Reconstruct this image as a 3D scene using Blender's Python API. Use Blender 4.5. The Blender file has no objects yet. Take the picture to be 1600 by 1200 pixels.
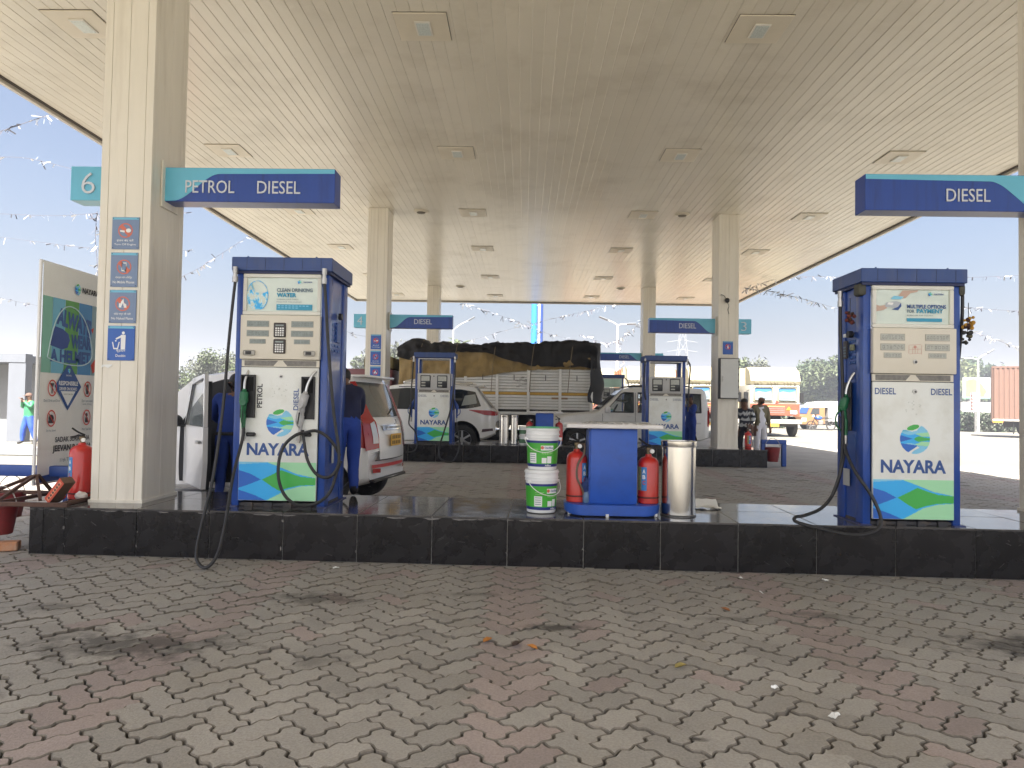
import bpy, bmesh, math, random
from mathutils import Vector, Matrix, noise
R0 = random.Random(7)
PI = math.pi
rad = math.radians
scene = bpy.context.scene
C = scene.collection

# ------------------------------------------------------------------ camera
cam_d = bpy.data.cameras.new('camera')
cam_d.sensor_width = 36.0
cam_d.lens = 25.0039
cam_d.clip_start = 0.05
cam_d.clip_end = 3000
cam = bpy.data.objects.new('camera', cam_d)
C.objects.link(cam)
cam.matrix_world = Matrix(((0.999710, -0.016145, 0.017840, 0.000000), (0.017369, -0.028881, -0.999432, 0.000000), (0.016651, 0.999452, -0.028592, 1.300000), (0.000000, 0.000000, 0.000000, 1.000000)))
scene.camera = cam

# ------------------------------------------------------------------ light
SUN_EL, SUN_AZ = rad(54), rad(192)          # azimuth of the sun, clockwise from +Y
world = bpy.data.worlds.new('World')
scene.world = world
world.use_nodes = True
wn = world.node_tree.nodes
wl = world.node_tree.links
sky = wn.new('ShaderNodeTexSky')
sky.sky_type = 'NISHITA'
sky.sun_disc = False
sky.sun_elevation = SUN_EL
sky.sun_rotation = SUN_AZ
sky.air_density = 1.0
sky.dust_density = 7.5
sky.ozone_density = 4.0
bg = wn['Background']
wl.new(sky.outputs['Color'], bg.inputs['Color'])
bg.inputs['Strength'].default_value = 0.05
sun_d = bpy.data.lights.new('sun', 'SUN')
sun_d.energy = 5.0
sun_d.angle = rad(0.6)
sun_d.color = (1.0, 0.95, 0.87)
sun = bpy.data.objects.new('sun', sun_d)
C.objects.link(sun)
sdir = Vector((math.sin(SUN_AZ) * math.cos(SUN_EL), math.cos(SUN_AZ) * math.cos(SUN_EL), math.sin(SUN_EL)))
sun.rotation_euler = (-sdir).to_track_quat('-Z', 'Y').to_euler()
sun.location = (0, -20, 40)
scene.view_settings.view_transform = 'Standard'
scene.view_settings.look = 'None'
scene.view_settings.gamma = 1.0
scene.view_settings.use_curve_mapping = False
scene.view_settings.exposure = 2.36
scene.cycles.max_bounces = 10
scene.cycles.diffuse_bounces = 6
scene.cycles.glossy_bounces = 4
scene.cycles.transparent_max_bounces = 8
scene.cycles.caustics_reflective = False
scene.cycles.caustics_refractive = False

# ------------------------------------------------------------------ materials
MATS = {}
def mat(name, col, rough=0.5, metal=0.0, var=0.0, vscale=4.0, bump=0.0, bscale=60.0, spec=0.5, dirt=None,
        dscale=2.0, damt=0.5, coat=0.0, alpha=None, emit=0.0, world_co=False, rvar=0.0, oinfo=0.0, stretch=None):
    if name in MATS:
        return MATS[name]
    m = bpy.data.materials.new(name)
    m.use_nodes = True
    nt = m.node_tree
    n, l = nt.nodes, nt.links
    b = n['Principled BSDF']
    b.inputs['Base Color'].default_value = (*col, 1)
    b.inputs['Roughness'].default_value = rough
    b.inputs['Metallic'].default_value = metal
    b.inputs['Specular IOR Level'].default_value = spec
    b.inputs['Coat Weight'].default_value = coat
    b.inputs['Coat Roughness'].default_value = 0.06
    if alpha is not None:
        b.inputs['Transmission Weight'].default_value = 0.0
        b.inputs['Alpha'].default_value = alpha
    if emit:
        b.inputs['Emission Color'].default_value = (*col, 1)
        b.inputs['Emission Strength'].default_value = emit
    if var or bump or dirt or rvar or oinfo:
        if world_co:
            geo = n.new('ShaderNodeNewGeometry'); src = geo.outputs['Position']
        else:
            tc = n.new('ShaderNodeTexCoord'); src = tc.outputs['Object']
        if stretch:
            mp = n.new('ShaderNodeMapping'); mp.inputs['Scale'].default_value = stretch
            l.new(src, mp.inputs['Vector']); src = mp.outputs['Vector']
        cur = None
        if var:
            t = n.new('ShaderNodeTexNoise'); t.inputs['Scale'].default_value = vscale
            t.inputs['Detail'].default_value = 6; t.inputs['Roughness'].default_value = 0.6
            l.new(src, t.inputs['Vector'])
            mr = n.new('ShaderNodeMapRange')
            mr.inputs[1].default_value = 0.25; mr.inputs[2].default_value = 0.75
            mr.inputs[3].default_value = 1 - var; mr.inputs[4].default_value = 1 + var
            l.new(t.outputs['Fac'], mr.inputs[0])
            mx = n.new('ShaderNodeVectorMath'); mx.operation = 'SCALE'
            mx.inputs[0].default_value = col
            l.new(mr.outputs[0], mx.inputs['Scale'])
            cur = mx.outputs[0]
        if oinfo:
            oi = n.new('ShaderNodeObjectInfo')
            mr = n.new('ShaderNodeMapRange')
            mr.inputs[3].default_value = 1 - oinfo; mr.inputs[4].default_value = 1 + oinfo
            l.new(oi.outputs['Random'], mr.inputs[0])
            mx = n.new('ShaderNodeVectorMath'); mx.operation = 'SCALE'
            mx.inputs[0].default_value = col
            if cur: l.new(cur, mx.inputs[0])
            l.new(mr.outputs[0], mx.inputs['Scale'])
            cur = mx.outputs[0]
        if dirt:
            t = n.new('ShaderNodeTexNoise'); t.inputs['Scale'].default_value = dscale
            t.inputs['Detail'].default_value = 8; t.inputs['Roughness'].default_value = 0.65
            l.new(src, t.inputs['Vector'])
            mr = n.new('ShaderNodeMapRange')
            mr.inputs[1].default_value = 0.5; mr.inputs[2].default_value = 0.72
            mr.inputs[3].default_value = 0; mr.inputs[4].default_value = damt
            l.new(t.outputs['Fac'], mr.inputs[0])
            mx = n.new('ShaderNodeMix'); mx.data_type = 'RGBA'
            mx.inputs[6].default_value = (*col, 1); mx.inputs[7].default_value = (*dirt, 1)
            if cur: l.new(cur, mx.inputs[6])
            l.new(mr.outputs[0], mx.inputs[0])
            cur = mx.outputs[2]
        if cur:
            l.new(cur, b.inputs['Base Color'])
        if rvar:
            t = n.new('ShaderNodeTexNoise'); t.inputs['Scale'].default_value = vscale * 0.7
            t.inputs['Detail'].default_value = 5
            l.new(src, t.inputs['Vector'])
            mr = n.new('ShaderNodeMapRange')
            mr.inputs[1].default_value = 0.35; mr.inputs[2].default_value = 0.7
            mr.inputs[3].default_value = rough; mr.inputs[4].default_value = rough + rvar
            l.new(t.outputs['Fac'], mr.inputs[0])
            l.new(mr.outputs[0], b.inputs['Roughness'])
        if bump:
            t = n.new('ShaderNodeTexNoise'); t.inputs['Scale'].default_value = bscale
            t.inputs['Detail'].default_value = 4
            l.new(src, t.inputs['Vector'])
            bp = n.new('ShaderNodeBump'); bp.inputs['Strength'].default_value = bump
            bp.inputs['Distance'].default_value = 0.01
            l.new(t.outputs['Fac'], bp.inputs['Height'])
            l.new(bp.outputs['Normal'], b.inputs['Normal'])
    MATS[name] = m
    return m

CREAM = mat('cream_panel', (.76, .72, .62), .3, var=.06, vscale=1.2, dirt=(.42, .36, .27), dscale=1.5, damt=.42, spec=.45, stretch=(3, 3, .35), rvar=.2)
CEIL = mat('ceiling_sheet', (.745, .70, .60), .25, var=.05, vscale=.6, dirt=(.42, .36, .27), dscale=.9, damt=.35, world_co=True, oinfo=.035, spec=.5)
LIGHTPLATE = mat('light_plate', (.70, .64, .52), .4, var=.04)
BLUE = mat('dispenser_blue', (.012, .06, .30), .28, var=.15, vscale=3, dirt=(.03, .05, .13), dscale=4, damt=.5, coat=.3, rvar=.2)
BLUECAP = mat('dispenser_cap_blue', (.02, .055, .20), .4, var=.2, vscale=6, dirt=(.08, .09, .14), dscale=9, damt=.5, stretch=(1, 1, .2))
PEDBLUE = mat('pedestal_blue', (.015, .085, .42), .42, var=.12, vscale=5, dirt=(.02, .04, .15), dscale=7, damt=.35)
SIGNBLUE = mat('sign_blue', (.012, .055, .30), .3, var=.08, vscale=3, dirt=(.012, .03, .14), dscale=2.6, damt=.6, stretch=(5, 1, .5))
SIGNCYAN = mat('sign_cyan', (.13, .47, .64), .35, var=.06, vscale=3)
WHITE = mat('white_paint', (.78, .79, .77), .35, var=.03, vscale=4, dirt=(.55, .50, .38), dscale=6, damt=.2)
DOOR = mat('dispenser_door', (.76, .78, .74), .33, var=.03, vscale=3, dirt=(.5, .48, .38), dscale=2.4, damt=.5)
METER = mat('meter_panel', (.70, .66, .56), .4, var=.03, vscale=3, dirt=(.5, .45, .35), dscale=3, damt=.25)
BLACK = mat('black_plastic', (.012, .012, .013), .45, var=.2, bump=.1)
RUBBER = mat('hose_rubber', (.018, .018, .019), .5, var=.25, vscale=12, bump=.15, bscale=90)
TYRE = mat('tyre_rubber', (.025, .024, .023), .8, var=.3, vscale=20, dirt=(.10, .09, .075), dscale=12, damt=.5)
STEEL = mat('brushed_steel', (.56, .54, .50), .13, metal=1, var=.12, vscale=9, rvar=.14, stretch=(1, 1, .06))
CHROME = mat('chrome', (.75, .75, .75), .12, metal=1)
DULLSTEEL = mat('dull_metal', (.45, .44, .42), .42, metal=1, var=.2, vscale=20)
RUST = mat('rusty_iron', (.09, .045, .03), .75, var=.35, vscale=14, bump=.5, bscale=60)
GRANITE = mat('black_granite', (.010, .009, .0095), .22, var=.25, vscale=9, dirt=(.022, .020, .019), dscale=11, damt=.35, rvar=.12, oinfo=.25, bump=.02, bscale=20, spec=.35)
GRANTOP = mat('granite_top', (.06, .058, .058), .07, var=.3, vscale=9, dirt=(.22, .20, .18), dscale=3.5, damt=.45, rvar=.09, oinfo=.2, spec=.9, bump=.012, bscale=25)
GROUT = mat('grout', (.42, .41, .38), .9, var=.2, vscale=30)
RED = mat('extinguisher_red', (.50, .022, .015), .28, var=.08, vscale=5, dirt=(.22, .03, .02), dscale=8, damt=.4, coat=.3)
DKRED = mat('bucket_red', (.19, .018, .018), .5, var=.25, vscale=10, dirt=(.10, .03, .02), dscale=8, damt=.6)
GLASS = mat('dark_glass', (.02, .024, .026), .06, spec=.9, var=.2, vscale=1.2)
GREYGLASS = mat('tinted_window', (.075, .082, .080), .10, spec=.8, var=.2, vscale=2)
CLEAR = mat('clear_glass', (.55, .62, .62), .03, alpha=.22, spec=.8)
CARWHITE = mat('car_white', (.82, .82, .81), .2, var=.02, vscale=3, dirt=(.6, .57, .52), dscale=3, damt=.12, coat=.5)
CARPEARL = mat('car_pearl_white', (.82, .82, .80), .2, var=.02, coat=.5)
CARSILVER = mat('car_silver', (.70, .70, .67), .3, var=.03, coat=.4, dirt=(.4, .37, .32), dscale=3, damt=.25)
REDLENS = mat('tail_lamp_red', (.36, .008, .008), .22, spec=.4, coat=.15)
CLEARLENS = mat('tail_lamp_clear', (.55, .55, .56), .15, spec=.7, coat=.5, var=.1, vscale=40)
PLATE = mat('number_plate_yellow', (.72, .42, .05), .45, var=.06, vscale=10)
INTERIOR = mat('car_interior', (.022, .022, .024), .8)
TEXTBLUE = mat('print_navy', (.02, .075, .27), .4)
SIGNTEXT = mat('sign_letters', (.60, .63, .68), .4)
TEXTGREY = mat('print_grey', (.13, .19, .24), .45)
TEXTWHITE = mat('print_white', (.80, .81, .80), .45)
TEXTCYAN = mat('print_cyan', (.03, .30, .48), .45)
TEXTBLACK = mat('print_black', (.03, .03, .035), .5)
TEXTFADE = mat('print_faded_letters', (.50, .53, .53), .5, var=.15, vscale=30)
PRRED = mat('print_red', (.60, .05, .03), .5)
PALERED = mat('print_pale_red', (.62, .16, .10), .5)
W1 = mat('wave_blue', (.03, .42, .86), .38)
W2 = mat('wave_deep_blue', (.015, .13, .55), .38)
W3 = mat('wave_green', (.05, .42, .07), .38)
W4 = mat('wave_pale_green', (.36, .72, .42), .38)
W5 = mat('wave_sky', (.22, .58, .80), .38)
W6 = mat('wave_cyan', (.10, .45, .66), .38)

# ------------------------------------------------------------------ mesh helpers
class MB:
    def __init__(s):
        s.v = []; s.f = []; s.m = []; s.s = []
    def add(s, vs, fs, m=0, sm=False, M=None):
        o = len(s.v)
        if M is not None:
            vs = [tuple(M @ Vector(p)) for p in vs]
        s.v.extend(vs)
        for f in fs:
            s.f.append(tuple(i + o for i in f)); s.m.append(m); s.s.append(sm)
        return s
    def box(s, x0, x1, y0, y1, z0, z1, m=0, M=None):
        vs = [(x0, y0, z0), (x1, y0, z0), (x1, y1, z0), (x0, y1, z0), (x0, y0, z1), (x1, y0, z1), (x1, y1, z1), (x0, y1, z1)]
        return s.add(vs, [(0, 3, 2, 1), (4, 5, 6, 7), (0, 1, 5, 4), (1, 2, 6, 5), (2, 3, 7, 6), (3, 0, 4, 7)], m, False, M)
    def bbox(s, x0, x1, y0, y1, z0, z1, b=.006, m=0, seg=1, M=None):
        bm = bmesh.new()
        bmesh.ops.create_cube(bm, size=1)
        for v in bm.verts:
            v.co = Vector(((x0 + x1) / 2 + v.co.x * (x1 - x0), (y0 + y1) / 2 + v.co.y * (y1 - y0), (z0 + z1) / 2 + v.co.z * (z1 - z0)))
        bmesh.ops.bevel(bm, geom=bm.edges[:], offset=b, segments=seg, affect='EDGES', profile=.5)
        bm.verts.index_update()
        s.add([tuple(v.co) for v in bm.verts], [[v.index for v in f.verts] for f in bm.faces], m, seg > 1, M)
        bm.free()
        return s
    def cyl(s, p0, p1, r0, r1=None, n=16, m=0, caps=True, sm=True):
        p0, p1 = Vector(p0), Vector(p1)
        if r1 is None: r1 = r0
        d = (p1 - p0).normalized()
        a = d.orthogonal().normalized(); b = d.cross(a)
        vs = []
        for p, r in ((p0, r0), (p1, r1)):
            for i in range(n):
                t = 2 * PI * i / n
                vs.append(tuple(p + a * (r * math.cos(t)) + b * (r * math.sin(t))))
        s.add(vs, [(i, (i + 1) % n, n + (i + 1) % n, n + i) for i in range(n)], m, sm)
        if caps:
            o = len(s.v) - 2 * n
            s.f.append(tuple(o + n - 1 - i for i in range(n))); s.m.append(m); s.s.append(False)
            s.f.append(tuple(o + n + i for i in range(n))); s.m.append(m); s.s.append(False)
        return s
    def tube(s, pts, r, n=8, m=0, smooth=0, caps=True):
        P = [Vector(p) for p in pts]
        if smooth:
            P = catmull(P, smooth)
        k = len(P)
        rr = r if isinstance(r, (list, tuple)) else [r] * k
        if len(rr) != k:
            rr = [rr[min(len(rr) - 1, int(i * len(rr) / k))] for i in range(k)]
        T = [(P[min(i + 1, k - 1)] - P[max(i - 1, 0)]).normalized() for i in range(k)]
        a = T[0].orthogonal().normalized()
        vs = []
        for i in range(k):
            a = (a - T[i] * a.dot(T[i]))
            a = a.normalized() if a.length > 1e-6 else T[i].orthogonal().normalized()
            b = T[i].cross(a)
            for j in range(n):
                t = 2 * PI * j / n
                vs.append(tuple(P[i] + a * (rr[i] * math.cos(t)) + b * (rr[i] * math.sin(t))))
        fs = [(i * n + j, i * n + (j + 1) % n, (i + 1) * n + (j + 1) % n, (i + 1) * n + j) for i in range(k - 1) for j in range(n)]
        if caps:
            fs.append(tuple(range(n - 1, -1, -1))); fs.append(tuple((k - 1) * n + j for j in range(n)))
        return s.add(vs, fs, m, True)
    def lathe(s, prof, n=24, o=(0, 0, 0), m=0, axis='z', caps=True, sm=True):
        vs = []
        for r, z in prof:
            for i in range(n):
                t = 2 * PI * i / n
                a, b = r * math.cos(t), r * math.sin(t)
                p = (a, b, z) if axis == 'z' else ((a, z, b) if axis == 'y' else (z, a, b))
                vs.append((o[0] + p[0], o[1] + p[1], o[2] + p[2]))
        k = len(prof)
        fs = []
        for j in range(k - 1):
            for i in range(n):
                q = (j * n + i, j * n + (i + 1) % n, (j + 1) * n + (i + 1) % n, (j + 1) * n + i)
                fs.append(q if axis != 'y' else q[::-1])
        if caps:
            c0 = tuple(range(n - 1, -1, -1)); c1 = tuple((k - 1) * n + i for i in range(n))
            fs += [c0, c1] if axis != 'y' else [c0[::-1], c1[::-1]]
        return s.add(vs, fs, m, sm)
    def prism(s, poly, axis, a0, a1, m=0, M=None, sm=False):
        n = len(poly)
        def P(u, v, a):
            return (a, u, v) if axis == 'x' else ((u, a, v) if axis == 'y' else (u, v, a))
        vs = [P(u, v, a0) for u, v in poly] + [P(u, v, a1) for u, v in poly]
        fs = [tuple(range(n)), tuple(range(2 * n - 1, n - 1, -1))]
        s.add(vs, fs, m, False, M)
        o = len(s.v) - 2 * n
        for i in range(n):
            s.f.append((o + i, o + n + i, o + n + (i + 1) % n, o + (i + 1) % n)); s.m.append(m); s.s.append(sm)
        return s
    def ball(s, c, r, n=12, k=8, m=0, sc=(1, 1, 1)):
        prof = []
        vs = []
        for j in range(1, k):
            p = PI * j / k
            for i in range(n):
                t = 2 * PI * i / n
                vs.append((c[0] + r * sc[0] * math.sin(p) * math.cos(t), c[1] + r * sc[1] * math.sin(p) * math.sin(t), c[2] + r * sc[2] * math.cos(p)))
        fs = [((j + 1) * n + i, (j + 1) * n + (i + 1) % n, j * n + (i + 1) % n, j * n + i) for j in range(k - 2) for i in range(n)]
        a = len(vs); vs.append((c[0], c[1], c[2] + r * sc[2])); vs.append((c[0], c[1], c[2] - r * sc[2]))
        fs += [(i, (i + 1) % n, a) for i in range(n)]
        fs += [((k - 2) * n + (i + 1) % n, (k - 2) * n + i, a + 1) for i in range(n)]
        return s.add(vs, fs, m, True)
    def mesh(s, name, mats, angle=None):
        me = bpy.data.meshes.new(name)
        me.from_pydata([tuple(v) for v in s.v], [], s.f)
        for mt in (mats if isinstance(mats, (list, tuple)) else [mats]):
            me.materials.append(mt)
        me.polygons.foreach_set('material_index', s.m)
        me.polygons.foreach_set('use_smooth', s.s)
        bm = bmesh.new(); bm.from_mesh(me)
        bmesh.ops.recalc_face_normals(bm, faces=bm.faces[:])
        bm.to_mesh(me); bm.free()
        if any(s.s):
            me.set_sharp_from_angle(angle=rad(angle or 40))
        me.update()
        return me
    def obj(s, name, mats, parent=None, loc=(0, 0, 0), rot=(0, 0, 0), angle=None):
        return put(s.mesh(name, mats, angle), name, parent, loc, rot)

def put(me, name, parent=None, loc=(0, 0, 0), rot=(0, 0, 0), scale=None):
    o = bpy.data.objects.new(name, me)
    C.objects.link(o)
    o.location = loc; o.rotation_euler = rot
    if scale: o.scale = scale
    if parent is not None: o.parent = parent
    return o

def catmull(P, k=6):
    out = []
    n = len(P)
    for i in range(n - 1):
        p0, p1, p2, p3 = P[max(i - 1, 0)], P[i], P[i + 1], P[min(i + 2, n - 1)]
        for j in range(k):
            t = j / k
            out.append(.5 * ((2 * p1) + (p2 - p0) * t + (2 * p0 - 5 * p1 + 4 * p2 - p3) * t * t + (3 * p1 - p0 - 3 * p2 + p3) * t ** 3))
    out.append(P[-1].copy())
    return out

def thing(name, label, cat, loc=(0, 0, 0), rz=0, group=None):
    o = bpy.data.objects.new(name, None)
    C.objects.link(o)
    o.empty_display_size = .1
    o.location = loc; o.rotation_euler = (0, 0, rz)
    return tag(o, label, cat, group)
def tag(o, label, cat, group=None):
    o['label'] = label; o['category'] = cat
    if group: o['group'] = group
    return o
def struct(o):
    o['kind'] = 'structure'; return o
def stuff(o):
    o['kind'] = 'stuff'; return o

def kids(o): return [c for c in bpy.data.objects if c.parent == o]
def dup(root, loc, rz=0, label=None, group=None):
    def cp(o, par):
        c = o.copy(); C.objects.link(c)
        if par is not None: c.parent = par
        for ch in list(o.children): cp(ch, c)
        return c
    r = cp(root, None)
    r.location = loc; r.rotation_euler = (0, 0, rz)
    if label: r['label'] = label
    if group: r['group'] = group
    return r

# flat lettering ----------------------------------------------------
TXT = {}
def text_mesh(s, mt, bold=0, ext=0, shear=0):
    key = (s, mt.name, bold, ext, shear)
    if key in TXT: return TXT[key]
    cu = bpy.data.curves.new('lettering', 'FONT')
    cu.body = s; cu.size = 1; cu.offset = bold; cu.extrude = ext; cu.resolution_u = 3; cu.shear = shear
    o = bpy.data.objects.new('lettering', cu); C.objects.link(o)
    bpy.context.view_layer.update()
    dg = bpy.context.evaluated_depsgraph_get()
    me = bpy.data.meshes.new_from_object(o.evaluated_get(dg))
    C.objects.unlink(o); bpy.data.objects.remove(o)
    xs = [v.co.x for v in me.vertices] or [0, 1]; ys = [v.co.y for v in me.vertices] or [0, 1]
    cx, cy, w, h = (min(xs) + max(xs)) / 2, (min(ys) + max(ys)) / 2, max(xs) - min(xs), max(ys) - min(ys)
    for v in me.vertices:
        v.co.x = (v.co.x - cx) / w; v.co.y = (v.co.y - cy) / h
    me.materials.clear(); me.materials.append(mt)
    me.name = 'lettering'
    TXT[key] = me
    return me
def text(parent, s, loc, w, h, mt, bold=0.0, face=(PI / 2, 0, 0), ext=0, name='lettering', roll=0, shear=0):
    me = text_mesh(s, mt, bold, ext / max(h, .001) if ext else 0, shear)
    o = put(me, name, parent, loc)
    M = Matrix.Rotation(face[2], 4, 'Z') @ Matrix.Rotation(face[0], 4, 'X') @ Matrix.Rotation(roll, 4, 'Z')
    o.rotation_euler = M.to_euler()
    o.scale = (w, h, h if ext else 1)
    return o

# raster-like flat print: classify a fine grid in the x-z plane into materials
def print_grid(w, h, nx, nz, fn, y=0.0):
    mb = MB(); vid = {}
    def V(i, j):
        if (i, j) not in vid:
            vid[(i, j)] = len(mb.v); mb.v.append((-w / 2 + w * i / nx, y, h * j / nz))
        return vid[(i, j)]
    for j in range(nz):
        i = 0
        while i < nx:
            k = fn((i + .5) / nx, (j + .5) / nz)
            i2 = i + 1
            while i2 < nx and fn((i2 + .5) / nx, (j + .5) / nz) == k: i2 += 1
            if k is not None:
                mb.f.append((V(i, j), V(i2, j), V(i2, j + 1), V(i, j + 1))); mb.m.append(k); mb.s.append(False)
            i = i2
    return mb
def pmesh(mb, name, mats):
    me = bpy.data.meshes.new(name)
    me.from_pydata(mb.v, [], mb.f)
    for mt in mats: me.materials.append(mt)
    me.polygons.foreach_set('material_index', mb.m)
    me.update()
    return me

def bez(u, pts):
    for i in range(len(pts) - 1):
        (a, ya), (b, yb) = pts[i], pts[i + 1]
        if a <= u <= b:
            t = (u - a) / (b - a); t = t * t * (3 - 2 * t) if False else t
            return ya + (yb - ya) * t
    return pts[0][1] if u < pts[0][0] else pts[-1][1]

def wave_fn(u, v):
    g = lambda a, b, t: a + (b - a) * (t * t * (3 - 2 * t))
    s1 = math.sin((u - .02) * 2 * PI / 1.5)
    top = bez(u, [(0, .93), (.2, .96), (.38, .985), (.55, .86), (.75, .70), (1, .60)])
    leafg_t = bez(u, [(.30, .54), (.42, .66), (.55, .80), (.66, .72), (.8, .63), (1, .60)])
    leafg_b = bez(u, [(.30, .54), (.40, .40), (.53, .25), (.66, .34), (.8, .40), (1, .42)])
    leafb_t = bez(u, [(0, .78), (.15, .69), (.29, .54)])
    leafb_b = bez(u, [(0, .31), (.15, .42), (.29, .54)])
    low = bez(u, [(.37, 0), (.5, .14), (.62, .28), (.8, .38), (1, .41)])
    if u > .30 and leafg_b < v < leafg_t: return 2
    if u < .29 and leafb_b < v < leafb_t: return 1
    if u > .38 and v >= top: return 3
    if v >= top and u <= .38: return 4
    if u > .37 and v < low: return 3
    if u < .36 and v < bez(u, [(0, .27), (.2, .14), (.36, 0)]): return 1
    return 0
def logo_fn(u, v):
    x, y = 2 * u - 1, 2 * v - 1
    r = math.hypot(x, y)
    if r > 1: return None
    # diagonal white swoosh between the two halves, top leaf and bottom leaf
    a = (x * .94 + y * .34)
    lx, ly = x + .12, y - .78
    q = (lx * .96 + ly * .28) / .42, (-lx * .28 + ly * .96) / .17
    if q[0] ** 2 + q[1] ** 2 < 1: return 2
    lx, ly = x - .25, y + .80
    q = (lx * .92 + ly * .38) / .50, (-lx * .38 + ly * .92) / .17
    if q[0] ** 2 + q[1] ** 2 < 1: return 4
    gap_up = bez(x, [(-.65, .62), (-.2, .50), (.1, .56), (.45, .95)])
    if y > gap_up and not (x > .42 and y < .95 - (x - .42) * .3): return None
    gap_dn = bez(x, [(-.45, -.90), (-.1, -.66), (.15, -.48), (.7, -.86)])
    if y < gap_dn: return None
    if x < -.15 and abs(y - .02) < .24 * (-.15 - x) / .85: return 1
    if x < .15 and y < -.36 - .12 * (x + .4): return 1
    if x > -.1 and abs(y - .0) < bez(x, [(-.1, 0), (.08, .12), (.25, .19), (.45, .15), (.7, .10), (1, .09)]): return 2
    if abs(y) < bez(x, [(-1, .46), (-.6, .30), (-.3, .27), (0, .33), (.25, .27), (.45, .16)]): return 0
    if y > 0:
        if x > .05 and y < .36 + .12 * x: return 3
        return 4 if x > -.6 + .3 * y or y < .5 else 5
    if x > .05: return 3 if y > -.40 - .1 * x else (4 if y > -.58 else 0)
    return 4
LOGO = pmesh(print_grid(1, 1, 72, 72, logo_fn), 'emblem', [W1, W2, W3, W4, W5, W6])
for v in LOGO.vertices: v.co.z -= .5
WAVES = pmesh(print_grid(1, 1, 110, 80, wave_fn), 'wave_print', [W1, W2, W3, W4, W5, W6])
def add_logo(parent, loc, d, rz=0):
    return put(LOGO, 'emblem', parent, loc, (0, 0, rz), (d, d, d))
def ring_print(mb, cx, cz, r, wd, y, m=0, n=28):
    vs = []
    for i in range(n):
        t = 2 * PI * i / n
        vs += [(cx + r * math.cos(t), y, cz + r * math.sin(t)), (cx + (r - wd) * math.cos(t), y, cz + (r - wd) * math.sin(t))]
    mb.add(vs, [(2 * i, 2 * ((i + 1) % n), 2 * ((i + 1) % n) + 1, 2 * i + 1) for i in range(n)], m)
def quad(mb, pts, y, m=0):
    mb.add([(a, y, b) for a, b in pts], [tuple(range(len(pts)))], m)
def disc(mb, cx, cz, rx, rz, y, m=0, n=18):
    quad(mb, [(cx + rx * math.cos(2 * PI * i / n), cz + rz * math.sin(2 * PI * i / n)) for i in range(n)], y, m)
# ------------------------------------------------------------------ ground
def stain_mat(name, col, spots, rough=.75, bump=.35, bscale=140, soil=(.035, .030, .024), var=.16):
    m = mat(name, col, rough, var=var, vscale=2.2, bump=bump, bscale=bscale, world_co=True, oinfo=.13, dirt=(col[0] * .62, col[1] * .58, col[2] * .5), dscale=1.1, damt=.55)
    nt = m.node_tree; n, l = nt.nodes, nt.links
    b = n['Principled BSDF']
    cur = b.inputs['Base Color'].links[0].from_socket
    geo = n.new('ShaderNodeNewGeometry')
    nz = n.new('ShaderNodeTexNoise'); nz.inputs['Scale'].default_value = 7; nz.inputs['Detail'].default_value = 12
    nz.inputs['Roughness'].default_value = .7
    l.new(geo.outputs['Position'], nz.inputs['Vector'])
    n2 = n.new('ShaderNodeTexNoise'); n2.inputs['Scale'].default_value = 95; n2.inputs['Detail'].default_value = 3
    l.new(geo.outputs['Position'], n2.inputs['Vector'])
    m2 = n.new('ShaderNodeMapRange'); m2.inputs[1].default_value = .3; m2.inputs[2].default_value = .7; m2.inputs[3].default_value = .84; m2.inputs[4].default_value = 1.14
    l.new(n2.outputs['Fac'], m2.inputs[0])
    v2 = n.new('ShaderNodeVectorMath'); v2.operation = 'SCALE'
    l.new(cur, v2.inputs[0]); l.new(m2.outputs[0], v2.inputs['Scale']); cur = v2.outputs[0]
    tot = None
    for (x, y, rx, ry, amt) in spots:
        mp = n.new('ShaderNodeMapping')
        mp.inputs['Location'].default_value = (-x / rx, -y / ry, 0); mp.inputs['Scale'].default_value = (1 / rx, 1 / ry, 0)
        l.new(geo.outputs['Position'], mp.inputs['Vector'])
        ln = n.new('ShaderNodeVectorMath'); ln.operation = 'LENGTH'; l.new(mp.outputs[0], ln.inputs[0])
        ad = n.new('ShaderNodeMath'); ad.operation = 'MULTIPLY_ADD'
        l.new(nz.outputs['Fac'], ad.inputs[0]); ad.inputs[1].default_value = 2.6; l.new(ln.outputs['Value'], ad.inputs[2])
        mr = n.new('ShaderNodeMapRange'); mr.inputs[1].default_value = 1.45; mr.inputs[2].default_value = 2.0
        mr.inputs[3].default_value = amt; mr.inputs[4].default_value = 0
        l.new(ad.outputs[0], mr.inputs[0])
        if tot is None: tot = mr.outputs[0]
        else:
            mx = n.new('ShaderNodeMath'); mx.operation = 'MAXIMUM'
            l.new(tot, mx.inputs[0]); l.new(mr.outputs[0], mx.inputs[1]); tot = mx.outputs[0]
    mx = n.new('ShaderNodeMix'); mx.data_type = 'RGBA'
    l.new(tot, mx.inputs[0]); l.new(cur, mx.inputs[6]); mx.inputs[7].default_value = (*soil, 1)
    l.new(mx.outputs[2], b.inputs['Base Color'])
    return m
SPOTS = [(x_, y_, a_, b_, c_ * .95) for x_, y_, a_, b_, c_ in [(-2.05, 3.75, .9, .42, .8), (-1.35, 4.7, .55, .25, .75), (.2, 4.2, .34, .10, .9), (2.85, 4.05, .75, .32, .85), (1.9, 4.55, .4, .18, .5),
         (.69, 2.83, .07, .03, .95), (-2.4, 3.1, .25, .1, .5), (3.3, 3.3, .3, .3, .55), (-1.0, 3.6, .3, .14, .4), (1.2, 4.45, .35, .1, .45), (-.4, 4.9, .5, .12, .5), (-2.9, 4.4, .4, .2, .5)]]
PAVG = stain_mat('paver_grey', (.33, .31, .275), SPOTS)
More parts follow.
